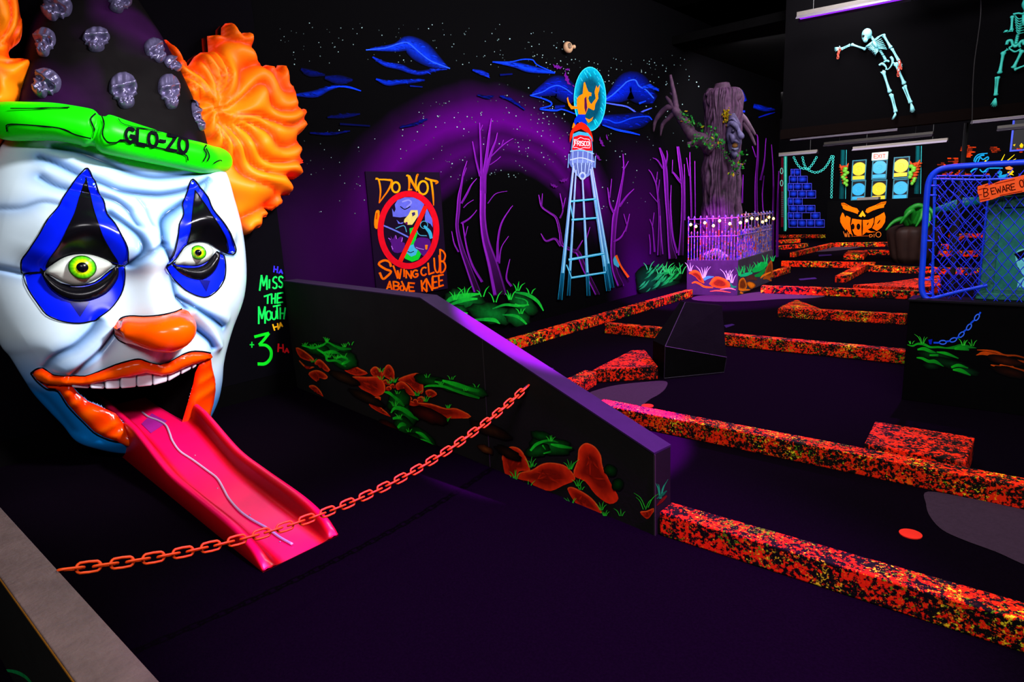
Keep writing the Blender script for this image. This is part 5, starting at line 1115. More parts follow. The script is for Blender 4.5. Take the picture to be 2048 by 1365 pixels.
d.fan(pk([(1100,960),(1130,870),(1170,800),(1195,790),(1205,900),(1195,1000),(1130,1020)]), OR3, C(200, 85, 15), 2); d.stroke(pk([(1045,1020),(1090,980),(1180,940)]), [2,4,2], OR2); d.stroke(pk([(1080,1030),(1130,1010),(1190,1060)]), [3,7,2], C(180, 80, 15))
for x, y, n_, h_ in ((775,990,4,24),(830,950,4,14),(905,945,3,18),(1000,880,2,14),(1025,860,2,14),(1115,830,3,18),(1205,800,3,16)): (a, b_), = pk([(x, y)]); d.blades(a, b_, n_, h_, C(30, 230, 110), w=1.5, spread=.35)
d.build('painted_rocks', pl, label='orange rocks and bright green grass')

# ------------------------------------------------------------------ iron fence on the planter
def fence_mat():
    M = bpy.data.materials.new('blotched_fence_paint'); M.use_nodes = True; nt = M.node_tree; N = nt.nodes; L = nt.links
    b = N['Principled BSDF']; b.inputs['Roughness'].default_value = .5; g = N.new('ShaderNodeNewGeometry'); nz = N.new('ShaderNodeTexNoise'); nz.inputs['Scale'].default_value = 11; nz.inputs['Detail'].default_value = 1
    r = N.new('ShaderNodeValToRGB'); L.new(g.outputs['Position'], nz.inputs['Vector']); L.new(nz.outputs['Fac'], r.inputs[0]); L.new(r.outputs[0], b.inputs['Base Color']); r.color_ramp.interpolation = 'EASE'
    e = r.color_ramp.elements; e[0].position = .33; e[0].color = (*C(150, 60, 20), 1); e[1].position = .7; e[1].color = (*C(40, 40, 150), 1)
    for p, c in ((.42, C(150, 115, 140)), (.5, C(28, 42, 165)), (.58, C(130, 80, 60)), (.64, C(80, 80, 165))): q = e.new(p); q.color = (*c, 1)
    return M
FM = fence_mat()
fe = thing('iron_fence', (-4.75, 11.6, HP), 'thin iron picket fence blotched blue and orange on the planter', 'fence')
zt_, zm_, zs_ = 1.385, 1.07, 1.12
def bars(A, B, n_tall, closed_end):
    d = (B-A); nn = n_tall*2
    for i in range(nn+(1 if closed_end else 0)):
        p = A+d*(i+.0)/nn; tall = i % 2 == 0; zz = zt_+.06 if tall else zs_+.05; r = .011 if tall else .009
        g = G().tube([(*p, HP), (*p, zz-.05)], r, 6); g.tube([(*p, zz-.05), (*p, zz-.045), (*p, zz-.03), (*p, zz)], [r*.9, r*1.7, r*1.7, r*.2], 6); g.mk('picket', FM, fe)
    for z in (zt_, zm_): G().tube([(*A, z), (*B, z)], .010, 6).mk('rail', FM, fe)
i_ = np.array([.02, .03]); A0, A1, A2 = P0+[.02, .02], P1+[-.025, .02], P2+[-.03, -.02]
bars(A0, A1, 8, False); bars(A1, A2, 11, True); bars(A2, P3+[.03, -.03], 5, True)
# ------------------------------------------------------------------ festoon of warm bulbs
BM = mat('warm_bulb_glass', C(255, 225, 150), .3, emit=C(255, 205, 110), estr=3.2); WM = mat('black_cable', (.006, .006, .006), .6); SKT = mat('bulb_socket', (.02, .018, .015), .5)
fs = thing('festoon_lights', (-4.75, 11.5, zt_-.1), 'string of small warm light bulbs along the planter fence', 'string lights')
bl = [(145,322),(213,345),(328,298),(440,336),(520,272),(653,310)]; br_ = [(763,298),(843,272),(912,243),(982,248),(1052,288),(1098,268),(1135,228),(1195,245)]
pos = [PL_(*pk([q])[0], .0)-np.array([0, .02, 0]) for q in bl]+[PR_(*pk([q])[0], .03) for q in br_]; wire = []
for q in pos:
    c = q; g = G().tube([c+[0, 0, .03], c+[0, 0, .018], c+[0, 0, .0], c-[0, 0, .018], c-[0, 0, .028]], [.010, .018, .027, .020, .004], 10); bb_ = g.mk('bulb', BM, fs, True)
    G().tube([c+[0, 0, .028], c+[0, 0, .06]], .012, 8).mk('socket', SKT, bb_); wire.append(c+[0, 0, .062])
w3 = []
for a, b_ in zip(wire[:-1], wire[1:]):
    for t in np.linspace(0, 1, 7)[:-1]: w3.append(a+(b_-a)*t-np.array([0, 0, .05*4*t*(1-t)]))
G().tube(w3+[wire[-1]], .004, 5).mk('cable', WM, fs)

# ------------------------------------------------------------------ monster tree
YT = 11.85
tr = thing('monster_tree', (-4.9, YT, HP), 'tall bark covered monster tree with a carved scowling face and claw branches', 'tree')
rowsT = cr([(520,1402,1482),(500,1405,1479),(450,1407,1478),(400,1408,1477),(350,1408,1476),(310,1410,1476),(270,1411,1478),(230,1413,1481),(200,1413,1482),(186,1414,1480),(179,1420,1474)], 12)
Vt = []; NT_ = 150
for y, l, r in rowsT:
    a, b_ = ony(l, y, YT), ony(r, y, YT); c = (a+b_)/2; R_ = np.linalg.norm(b_-a)/2*.96
    for k in range(NT_):
        th_ = 2*pi*k/NT_; Vt.append((c[0]+R_*cos(th_), c[1]+R_*sin(th_), c[2], R_, th_))
Vt = np.array(Vt); P_ = Vt[:, :3].copy(); th_ = Vt[:, 4]; q3 = np.column_stack([np.cos(th_)*1.2, np.sin(th_)*1.2, P_[:, 2]*.55])
w_ = th_*15+7*noise3(q3, 2.0, 11, 2)+2.5*noise3(np.column_stack([np.cos(th_), np.sin(th_), P_[:, 2]]), 3, 12, 2)
dr = .06*(np.abs(np.sin(w_))-.5)+.05*noise3(P_, 4, 4, 3)
P_[:, 0] += dr*np.cos(th_); P_[:, 1] += dr*np.sin(th_)
nR = len(rowsT); Ft = [(i*NT_+k, i*NT_+(k+1) % NT_, (i+1)*NT_+(k+1) % NT_, (i+1)*NT_+k) for i in range(nR-1) for k in range(NT_)]+[tuple((nR-1)*NT_+k for k in range(NT_))]
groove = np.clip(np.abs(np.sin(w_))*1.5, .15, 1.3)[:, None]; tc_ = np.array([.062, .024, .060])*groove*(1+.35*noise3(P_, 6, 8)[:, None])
BARK = attr_mat('painted_bark', .7, .2, grain=.4, gscale=18, bump=.5)
mk('trunk', P_, Ft, BARK, tr, True, cols=np.clip(tc_, .004, 1))
def lump(name, pts, rad, seed, col=(.062, .026, .056), parent=None, seg=14, m_=None):
    Pn = cr([np.concatenate([p, [r]]) for p, r in zip(pts, rad)], 6); g = G().tube(Pn[:, :3], Pn[:, 3], seg); V = np.array(g.v); c = np.repeat(Pn[:, :3], seg, 0)[:len(V)]; n_ = V-c
    f_ = 1+.28*noise3(V, 9, seed, 3); V = c+n_*f_[:, None]; cc = np.array(col)[None]*np.clip(1+.6*noise3(V, 16, seed+1, 2), .3, 1.8)[:, None]
    return mk(name, V, g.f, m_ or BARK, parent or tr, True, cols=cc)
ot = lambda x, y, Y=YT: ony(x, y, Y)
lump('stump_top', [ot(1444,182), ot(1445,174), ot(1445,167)], [.17, .15, .13], 21)
lump('stump_top', [ot(1421,192,YT-.1), ot(1422,184,YT-.1), ot(1423,177,YT-.1)], [.09, .09, .06], 22); lump('stump_top', [ot(1470,200,YT-.05), ot(1474,192,YT-.05), ot(1476,183,YT-.05)], [.08, .08, .04], 23)
arm = lump('branch_arm', [ot(1428,300,11.6), ot(1408,283,11.55), ot(1386,272,11.5), ot(1372,249,11.45), ot(1358,231,11.4), ot(1349,217,11.4)], [.15, .13, .11, .10, .085, .08], 24)
for pts, rd, s_ in (([(1351,219),(1350,200),(1346,178),(1341,150)], [.06, .05, .04, .025], 31), ([(1350,220),(1341,205),(1332,193)], [.05, .04, .02], 32), ([(1350,215),(1334,216),(1320,228),(1310,245),(1307,264)], [.06, .055, .045, .035, .015], 33), ([(1352,224),(1338,236),(1325,250),(1321,272)], [.05, .045, .035, .012], 34), ([(1347,190),(1340,186)], [.03, .015], 35)):
    lump('claw_twig', [ot(x, y, 11.4) for x, y in pts], rd, s_, parent=arm)
lump('branch_stub', [ot(1398,280,11.5), ot(1385,288,11.45), ot(1374,289,11.4)], [.07, .06, .04], 36)
for pts, rd, s_ in (([(1478,230),(1490,240),(1500,254),(1511,270)], [.06, .05, .04, .02], 41), ([(1488,246),(1498,262),(1504,276),(1511,291)], [.05, .04, .03, .015], 42)): lump('branch_arm', [ot(x, y, 12.3) for x, y in pts], rd, s_)
# carved face
FCOL = (.065, .05, .12)
def fc(x, y, dY=0.0): return ot(x, y, YT-.30+dY)
face = lump('face', [fc(1464,228), fc(1467,250), fc(1468,275), fc(1467,297), fc(1468,318)], [.05, .11, .125, .10, .03], 51, FCOL, seg=18)
lump('brow', [fc(1455,252,-.12), fc(1462,246,-.14), fc(1471,252,-.14), fc(1478,262,-.10)], [.02, .035, .04, .03], 52, (.10, .085, .19), face); lump('brow_wrinkle', [fc(1458,240,-.1), fc(1466,238,-.12), fc(1474,246,-.1)], [.012, .022, .014], 53, (.10, .085, .19), face)
lump('nose', [fc(1475,256,-.12), fc(1479,265,-.15), fc(1483,273,-.16), fc(1481,277,-.14)], [.025, .04, .05, .03], 54, (.10, .085, .19), face); lump('cheek', [fc(1460,268,-.12), fc(1465,276,-.15), fc(1466,286,-.13)], [.02, .045, .025], 55, (.085, .07, .16), face)
lump('upper_lip', [fc(1464,285,-.14), fc(1471,282,-.17), fc(1478,286,-.14)], [.014, .022, .014], 56, (.10, .085, .19), face); lump('lower_lip', [fc(1464,297,-.14), fc(1471,299,-.17), fc(1477,297,-.14)], [.012, .022, .012], 57, (.13, .13, .22), face)
lump('chin', [fc(1466,304,-.10), fc(1470,310,-.12), fc(1470,318,-.08)], [.04, .05, .02], 58, (.07, .06, .13), face); G().ball(fc(1470,291,-.12), (.05, .03, .045)).mk('mouth', mat('tree_mouth_ochre', C(110, 70, 20), .6), face, True); G().ball(fc(1466,262,-.13), .03).mk('eye', mat('tree_eye_dark', (.02, .015, .04), .3), face, True)
# ivy
lg = G(); rs = np.random.RandomState(5)
cl = [(260,270),(285,250),(310,290),(330,300),(370,320),(350,390),(390,400),(420,430),(460,380),(480,420),(500,430),(520,480),(540,520),(555,590),(560,560),(600,480),(612,520),(600,545),(440,350),(330,410)]
for cx, cy in cl:
    for _ in range(13):
        c = ot(1270+(cx+rs.normal(0, 11))/2.845, 140+(cy+rs.normal(0, 11))/2.845, 11.36 if cx < 470 else 11.42)+rs.normal(0, .03, 3)*[1, 1, .4]
        a = rs.normal(0, 1, 3); a /= np.linalg.norm(a); b_ = np.cross(a, rs.normal(0, 1, 3)); b_ /= np.linalg.norm(b_); s_ = rs.uniform(.022, .04)
        col = C(20, 120, 30) if rs.rand() > .15 else C(150, 130, 15); col = [x*rs.uniform(.4, 1.2) for x in col]
        lg.add([c-a*s_, c+b_*s_*.6, c+a*s_, c-b_*s_*.6], [(0, 1, 2, 3)], col)
lg.mk('ivy_leaves', attr_mat('ivy_leaf_paint', .6, .2), tr, kind='stuff', label='small green and yellow ivy leaves')
mg = G()
for _ in range(60):
    c = ot(1453+rs.normal(0, 4), 230-rs.normal(0, 6), YT-.33)+rs.normal(0, .01, 3); mg.ball(c, rs.uniform(.01, .022), [x*rs.uniform(.5, 1.1) for x in C(130, 110, 10)], 6, 4)
mg.mk('moss', attr_mat('yellow_moss', .9, .05), tr, True, kind='stuff', label='yellow moss patch')
# violet lit rocks at the tree foot
for k, (x, y, r) in enumerate(((1418,512,.12), (1432,508,.15), (1446,514,.1))):
    g = G().ball(onp(x, y, (-4.9, 11.45, 0), (0, 1, 0)), (r, r*.8, r*.6), None, 14, 9); V = np.array(g.v); V[:, 2] = np.maximum(V[:, 2]+.05*noise3(V, 8, k), HP-.01); mk('rock', V, g.f, mat('foot_rock', (.22, .16, .22), .8), pl, True)
# ------------------------------------------------------------------ skeletons hanging before the soffit
def bone(g, a, b, r, col, knob=1.7, n=6):
    a, b = np.array(a), np.array(b); g.tube([a, a+(b-a)*.06, a+(b-a)*.16, a+(b-a)*.5, a+(b-a)*.84, a+(b-a)*.94, b], [r*knob*.7, r*knob, r*1.05, r*.8, r*1.05, r*knob, r*knob*.7], 8, col)
def skeleton(name, M_, S, U, T, label, chains):
    """S(x,y,d) gives 3D; U = metres per local unit"""
    t = thing(name, T['base'], label, 'skeleton', 'hanging skeletons')
    def mkb(nm, fn): g = G(); fn(g); g.mk(nm, M_, t, True)
    if 'skull' in T:
        x, y = T['skull']; c = S(x, y, .1); ax = T['skax']
        o_ = G().ball(c, np.array([.072, .085, .085])*T['k'], None, 16, 12); o_.ball(S(x+ax[0]*45, y+ax[1]*45, .13), np.array([.05, .05, .058])*T['k'], None, 12, 8); sk_ = o_.mk('skull', M_, t, True)
        DK = mat('skeleton_socket', (.004, .006, .006), .9)
        for ex, ey in T['eyes']: G().ball(S(ex, ey, .175), np.array([.02, .012, .02])*T['k'], None, 10, 6).mk('eye_socket', DK, sk_, True)
        jx, jy = T['jaw']; G().ball(S(jx, jy, .14), np.array([.035, .04, .035])*T['k'], None, 10, 7).mk('jaw', M_, sk_, True)
    sp = cr(T['spine'], 12)
    for i in range(T['nv']):
        p = sp[int(i*(len(sp)-1)/(T['nv']-1))]; c = S(p[0], p[1], .03); G().ball(c, np.array([.022, .022, .015])*T['k'], None, 8, 6).mk('vertebra', M_, t, True)
    for pts in T['ribs']: P = cr(pts, 5); n_ = len(P); mkb('rib', lambda g: g.tube([S(p[0], p[1], .03+.10*sin(pi*min(1, k/(n_-1)*1.1)*.9+.25)) for k, p in enumerate(P)], .0065*T['k'], 6))
    mkb('sternum', lambda g: g.tube([S(*p, .12) for p in T['sternum']], [.018*T['k'], .02*T['k'], .012*T['k']], 8))
    for pts in T.get('clav', []): mkb('collarbone', lambda g: g.tube([S(*p, .1) for p in pts], .011*T['k'], 6))
    def pelvis(g):
        for pts, r in T['pelvis']: g.tube([S(*p, .05) for p in cr(pts, 5)], np.array(r)*T['k'] if hasattr(r, '__len__') else r*T['k'], 8)
    for pts, r in T['pelvis']:
        P = cr(pts, 5); mkb('pelvis_bone', lambda g: g.tube([S(*p, .05) for p in P], np.interp(np.linspace(0, 1, len(P)), np.linspace(0, 1, len(r)), r)*T['k'], 8, flat=.6))
    for nm, a, b, r in T['bones']: mkb(nm, lambda g: bone(g, S(*a, .06), S(*b, .06), r*T['k'], None))
    for nm, root, tips in T['ends']:
        for tp_ in tips: mkb(nm, lambda g: g.tube([S(*root, .07), S((root[0]+tp_[0])/2+2, (root[1]+tp_[1])/2-3, .09), S(*tp_, .08)], [.010*T['k'], .009*T['k'], .006*T['k']], 6))
    for q in (T['sternum'][0], T['spine'][-1]): mkb('wall_tie', lambda g: g.tube([S(*q, -.012), S(*q, .05)], .005, 6))
    return t
SKW = mat('skeleton_plastic_cyan', C(150, 232, 236), .5, spec=.3, var=.2, vscale=9); SKT_ = mat('skeleton_plastic_teal', C(60, 205, 185), .5, spec=.3, var=.25, vscale=9)
YS = 11.985
S1 = lambda x, y, d: ony(1660+x/6.5, 40+y/6.5, YS-d)
ribs = []
for i in range(8):
    t = i/7; s0 = np.array([560, 285])+np.array([60, 85])*t; l0 = np.array([468, 345])+np.array([118, 122])*t; r0 = np.array([655, 215])+np.array([85, 165])*t**.9
    m1 = (s0+l0)/2+np.array([-8, 22]); ribs.append([s0, m1, l0]); m2 = (s0+r0)/2+np.array([6, -2]); ribs.append([s0, m2, r0])
    if i % 2 == 0: ribs.append([l0, (l0+np.array([640, 330]))/2+np.array([10, 30]), np.array([600+5*i, 300+12*i])])
T1 = dict(base=tuple(S1(700, 900, .06)*[1, 1, 0]+[0, 0, 2.95]), k=1.0, skull=(478,185), skax=(-.45, .75), eyes=[(435,210)], jaw=(462,262), spine=[(525,205),(560,255),(600,320),(640,380),(690,460),(730,530)], nv=19, ribs=ribs, sternum=[(560,275),(585,320),(605,355)], clav=[[(565,270),(620,225),(690,190)], [(555,280),(510,315),(465,350)]],
  pelvis=[([(640,590),(680,570),(720,600),(740,640)], [.03, .035, .02, .012]), ([(790,480),(815,520),(805,580),(760,640),(720,640)], [.03, .03, .022, .014, .012]), ([(700,545),(740,530),(770,545)], [.02, .03, .02])],
  bones=[('humerus', (690,190), (795,365), .017), ('radius', (795,370), (885,530), .010), ('ulna', (812,368), (905,530), .008), ('humerus', (465,380), (275,318), .016), ('radius', (262,318), (140,372), .010), ('ulna', (258,335), (150,388), .008), ('femur', (690,665), (780,945), .020), ('tibia', (785,960), (850,1205), .015), ('fibula', (812,965), (870,1195), .008), ('femur', (850,560), (968,838), .020), ('tibia', (972,850), (1055,1080), .015), ('fibula', (945,870), (1035,1085), .008), ('hip_neck', (820,560), (860,565), .014), ('hip_neck', (665,690), (700,660), .014)],
  ends=[('finger_bone', (130,365), [(60,360),(58,378),(60,395),(70,412),(120,340)]), ('finger_bone', (890,535), [(905,630),(925,640),(938,615),(880,610),(940,585)]), ('toe_bone', (850,1210), [(805,1295),(818,1297),(832,1285),(842,1270),(855,1255)]), ('toe_bone', (1055,1085), [(1045,1195),(1060,1205),(1075,1205),(1090,1198),(1102,1180)])])
sk1 = skeleton('skeleton', SKW, S1, .0012, T1, 'pale cyan plastic skeleton with outstretched arm hung on the soffit', None)
S2 = lambda x, y, d: ony(1840+x/5.6875, y/5.6875, YS-d)
ribs = []
for i in range(7):
    t = i/6; yy = 170+t*175
    for s_ in (-1, 1): ribs.append([(1180, yy+25), (1180+s_*60, yy+45-10*t), (1180+s_*(110-25*t), yy-10+10*t)])
T2 = dict(base=tuple(S2(1110, 1000, .06)*[1, 1, 0]+[0, 0, 2.95]), k=1.05, skull=(1235,35), skax=(-.2, .8), eyes=[(1215,50),(1250,50)], jaw=(1228,100), spine=[(1200,110),(1160,240),(1130,340),(1105,430),(1085,520)], nv=16, ribs=ribs, sternum=[(1180,170),(1180,240),(1178,290)], clav=[[(1180,160),(1120,150),(1060,160)], [(1180,160),(1240,150),(1300,160)]],
  pelvis=[([(985,510),(1000,470),(1040,465),(1050,520),(1010,545)], [.03, .035, .03, .02, .02]), ([(1185,510),(1170,465),(1130,500),(1140,540)], [.03, .035, .03, .02]), ([(1050,500),(1085,530),(1120,500)], [.02, .03, .02]), ([(1010,550),(1080,590),(1150,555)], [.016, .02, .016])],
  bones=[('femur', (950,590), (905,840), .020), ('tibia', (890,870), (865,1090), .015), ('fibula', (862,875), (848,1090), .008), ('femur', (1165,570), (1060,780), .020), ('tibia', (1070,795), (1260,720), .015), ('hip_neck', (945,600), (1000,560), .014), ('humerus', (1050,180), (1040,350), .016), ('radius', (1060,350), (990,360), .010), ('humerus', (1310,170), (1340,340), .016), ('radius', (1340,345), (1330,500), .010)],
  ends=[('finger_bone', (1000,355), [(950,368),(960,352),(975,345)]), ('toe_bone', (858,1120), [(805,1195),(820,1212),(838,1218),(858,1216),(872,1205)]), ('toe_bone', (1265,720), [(1310,760),(1320,745),(1325,730)])])
sk2 = skeleton('skeleton', SKT_, S2, .0012, T2, 'teal plastic skeleton with bent leg at the right edge of the soffit', None)
# red and white chains on the wrists of the first skeleton
RC_ = mat('red_chain_plastic', C(235, 90, 70), .4); lm2 = linkmesh('wrist_chain_link', .026, .014, .006, RC_)
for lab, q in (('red plastic chain dangling from the outstretched skeleton wrist', [(125,385),(112,410),(108,435),(105,460),(103,485)]), ('red plastic chain wrapped around the lowered skeleton hand', [(900,545),(915,575),(905,605),(925,625),(890,650),(888,685),(886,715),(905,590)])):
    c0 = S1(*q[0], .16); tt = thing('wrist_chain', tuple(c0), lab, 'chain')
    for k, p in enumerate(q): link_obj('link', lm2, tt, S1(*p, .16), Quaternion((0, 1, 0), radians(80+14*(k % 3))) @ Quaternion((1, 0, 0), radians(20 if k % 2 else 100)))
# ------------------------------------------------------------------ tube light troughs
HS = mat('beige_trough_enamel', (.05, .042, .036), .5, spec=.3); RF = mat('white_reflector_enamel', (.055, .046, .062), .45, spec=.3); TB_ = mat('blacklight_tube', (.08, .02, .2), .3, emit=(.28, .02, .95), estr=1.3); WR = mat('hanger_wire', (.02, .02, .02), .5)
def trough(A, B, label, ztop, wd=.13, two=False):
    A, B = np.array(A, float), np.array(B, float); d = (B-A)/np.linalg.norm(B-A); n_ = np.array([-d[1], d[0], 0]); up = np.array([0, 0, 1.0])
    t = thing('tube_light', tuple((A+B)/2), label, 'light fixture', 'ceiling tube lights')
    def pr(prof, nm, m_, a=A, b=B):
        k = len(prof); V = [a+n_*y+up*z for y, z in prof]+[b+n_*y+up*z for y, z in prof]
        mk(nm, V, [tuple(range(k)), tuple(range(2*k-1, k-1, -1))]+[(i, k+i, k+(i+1) % k, (i+1) % k) for i in range(k)], m_, t)
    pr([(-.045, .03), (.045, .03), (.045, .09), (-.045, .09)], 'housing', HS)
    for s_ in (-1, 1): pr([(s_*.046, .03), (s_*wd, -.02), (s_*wd, -.026), (s_*.044, .024)], 'reflector', RF)
    for s_ in (-1, 1): G().tube([A+n_*s_*.03+d*.04+up*.005, B+n_*s_*.03-d*.04+up*.005], .016, 8).mk('tube', TB_, t, True)
    for f_ in (.15, .85): p = A+(B-A)*f_; G().tube([p+up*.09, (p[0], p[1], ztop)], .004, 4).mk('hanger', WR, t)
trough((-3.45, 11.15, 4.42), (-1.95, 11.32, 4.42), 'violet tube light trough above the cyan skeleton', 5.35); trough((-1.92, 11.325, 4.42), (-.3, 11.5, 4.42), 'violet tube light trough right of the one above the cyan skeleton', 5.35)
trough((-4.95, 15.9, 2.97), (-2.85, 16.15, 2.97), 'nearest tube light trough in the far room', 4.7); trough((-5.1, 19.2, 2.98), (-2.6, 19.1, 2.98), 'second tube light trough in the far room', 4.7); trough((-5.0, 21.9, 2.95), (-2.6, 21.7, 2.95), 'third tube light trough in the far room', 4.7)
trough((-7.6, 22.4, 3.0), (-6.15, 22.4, 3.0), 'tube light trough over the blue painted bricks', 4.7); trough((-1.55, 16.0, 2.95), (0.4, 16.0, 2.95), 'tube light trough at the far right near the gate', 4.7); trough((-1.3, 18.5, 2.92), (0.6, 18.5, 2.92), 'tube light trough behind the one near the gate', 4.7)
# ceiling grille lamp at the top edge
p = onz(1690, -4, 5.3); gr = thing('grille_lamp', (p[0], p[1], 5.24), 'small beige louvred ceiling lamp at the top edge', 'light fixture')
GM = mat('louvre_enamel', (.55, .48, .38), .5)
for k in range(4):
    a = np.array([p[0]-.45, p[1]+.12*k, 5.25]); G().box((p[0]-.45, p[1]+.12*k, 5.24), (p[0]+.35, p[1]+.02+.12*k, 5.32)).mk('louvre', GM, gr)
for k in range(7): G().box((p[0]-.45+.13*k, p[1], 5.245), (p[0]-.43+.13*k, p[1]+.38, 5.315)).mk('louvre', GM, gr)
G().box((p[0]-.48, p[1]-.03, 5.32), (p[0]+.38, p[1]+.41, 5.349)).mk('housing', HS, gr)
# emergency lamp on the mural wall
e = onx(1136, 95, XW+.06); em = thing('emergency_lamp', (XW+.06, e[1], e[2]-.08), 'round beige emergency lamp on the starry wall', 'lamp')
EM = mat('beige_lamp_plastic', C(190, 150, 115), .5); ax_ = np.array([[0, 1, 0], [0, 0, 1], [1, 0, 0]], float)
G().ball(e, (.10, .085, .06), None, 18, 10, ax_).mk('body', EM, em, True); G().ball(e+[.03, .115, .02], (.035, .03, .03), None, 10, 8, ax_).mk('lamp_head', EM, em, True)
G().tube([e+[.058+.004*0, -.03+.035*cos(a), .01+.035*sin(a)] for a in np.linspace(0, 2*pi, 17)[:-1]], .006, 6, closed=True).mk('lens_ring', mat('lamp_grille', (.05, .04, .03), .5), em)
for k in range(3): a = pi*k/3; G().tube([e+[.059, -.03+.034*cos(a), .01+.034*sin(a)], e+[.059, -.03-.034*cos(a), .01-.034*sin(a)]], .003, 4).mk('lens_bar', mat('lamp_grille', (.05, .04, .03), .5), em)
# projector box under the ceiling
pj = onz(1035, 30, 4.6); pr_ = thing('ceiling_projector', (pj[0], pj[1], 4.55), 'dark projector hanging from the ceiling with tiny blue light', 'projector')
bev(G().box((pj[0]-.12, pj[1]-.2, 4.55), (pj[0]+.3, pj[1]+.28, 4.85)).mk('body', mat('projector_plastic', (.006, .0055, .008), .5), pr_), .02)
G().tube([(pj[0]+.08, pj[1], 4.85), (pj[0]+.08, pj[1], 5.35)], .025, 8).mk('mount_pole', WR, pr_)
for k in range(5): G().box((pj[0]-.125, pj[1]-.17, 4.59+.045*k), (pj[0]-.12, pj[1]+.02, 4.605+.045*k)).mk('vent_slat', mat('vent_grey', (.03, .025, .02), .5), pr_)
q = onz(1009, 7, 4.7); G().ball((pj[0]+.02, pj[1]-.205, 4.78), .008).mk('status_light', mat('blue_led', (0, .05, .6), .3, emit=(.05, .2, 1), estr=6), pr_, True)
# hanging cable before the soffit
cb = G().tube([S2(x, y, .15) for x, y in cr([(690,-330),(690,-60),(690,170),(655,450),(620,700),(600,1000),(595,1290),(590,1420)], 4)], .006, 6).mk('hanging_cable', mat('grey_cable', (.02, .018, .018), .6)); tag(cb, 'thin dark cable hanging down the soffit between the skeletons', 'cable')
# ------------------------------------------------------------------ black low wall under the gate, with its painting
gw = thing('gate_wall', (.3, 6.1, 0), 'black low wall under the blue gate painted with grass and a blue chain', 'low wall')
xl = ony(1811, 700, 6.0)[0]; zt2 = .84
bev(G().box((xl, 6.0, 0), (2.6, 6.22, zt2)).mk('wall_body', mat('gate_wall_paint', (.0013, .0012, .0015), .8, spec=.02, var=.2), gw), .004)
bev(G().box((xl-.01, 5.985, zt2), (2.6, 6.235, zt2+.02)).mk('cap_board', mat('gate_wall_cap', (.004, .0035, .005), .7, spec=.05), gw), .004)
GW = lambda x, y, L: ony(x, y, 6.0-L)
def gk(pts): return [(1780+x/6.205, 640+y/6.205) for x, y in pts]
d = Deco(GW); G1, G2 = C(20, 190, 30), C(10, 70, 25)
for a in ((1870,712,34,10,10,C(8,70,24)), (1900,728,44,10,14,C(6,50,20)), (1930,742,30,9,14,C(5,60,26)), (1862,732,18,8,10,C(5,45,18))): d.blob(*a)
for pts, wd in (([(215,310),(280,325),(340,300),(420,305),(500,340),(600,340),(700,350),(800,345),(900,330),(1070,350)], [1,3,4,5,4,4,3,7,9,1]), ([(340,370),(420,360),(500,390),(570,410)], [3,7,6,2]), ([(330,470),(400,480),(480,515),(560,520),(665,580)], [2,5,6,7,1]), ([(760,590),(850,565),(970,600)], [4,6,2]), ([(780,620),(880,630),(1000,690)], [3,8,2]), ([(580,400),(700,420),(850,480)], [2,6,2]), ([(800,360),(880,350),(980,375)], [4,9,3]), ([(490,440),(600,440)], [3,5])): d.stroke(gk(pts), wd, G1, C(10, 120, 28))
for x, y, n_, h_ in ((260,300,3,9), (405,295,4,20), (910,320,5,16), (1020,325,3,13)): (a, b_), = gk([(x, y)]); d.blades(a, b_, n_, h_, C(50, 225, 50), w=1.3)
d.build('painted_grass', gw, label='green painted grass')
d = Deco(GW); O1 = C(215, 75, 10)
for pts, wd in (([(1080,375),(1200,380),(1320,400),(1420,440),(1560,445),(1680,475)], [1,3,4,4,3,3]), ([(1070,440),(1160,415),(1300,440),(1450,490),(1560,520),(1680,530)], [1,7,8,9,9,6]), ([(1360,560),(1490,570),(1540,610),(1680,650)], [2,5,7,8]), ([(1250,560),(1400,600),(1680,700)], [2,6,4])): d.stroke(gk(pts), wd, O1, C(120, 40, 8))
for a in ((2010,722,40,9,12,C(60,20,6)), (2020,745,40,10,14,C(40,14,5))): d.blob(*a)
d.build('painted_earth', gw, label='orange painted earth')
d = Deco(GW); BC = C(20, 80, 245)
for pts in ([(475,250),(525,240),(515,305),(490,305)],): d.poly(gk(pts), C(5, 30, 190))
for cx, cy, rt in ((655,280,0), (785,250,-.35), (885,185,-.75), (980,90,-.95), (1078,-30,-1.0)): (a, b_), = gk([(cx, cy)]); d.ring(a, b_, 8.2, 5.0, 2.6, BC, rot=rt, n=22); d.ring(a, b_, 7.4, 4.2, .8, C(90, 150, 255), rot=rt, n=22)
for pts in ([(540,285),(620,285)], [(690,272),(745,262)], [(825,232),(862,205)], [(912,150),(950,118)], [(1000,45),(1045,5)], [(1105,-65),(1125,-95)]): d.stroke(gk(pts), 3.4, BC)
d.build('painted_chain', gw, FINE, label='blue painted chain')
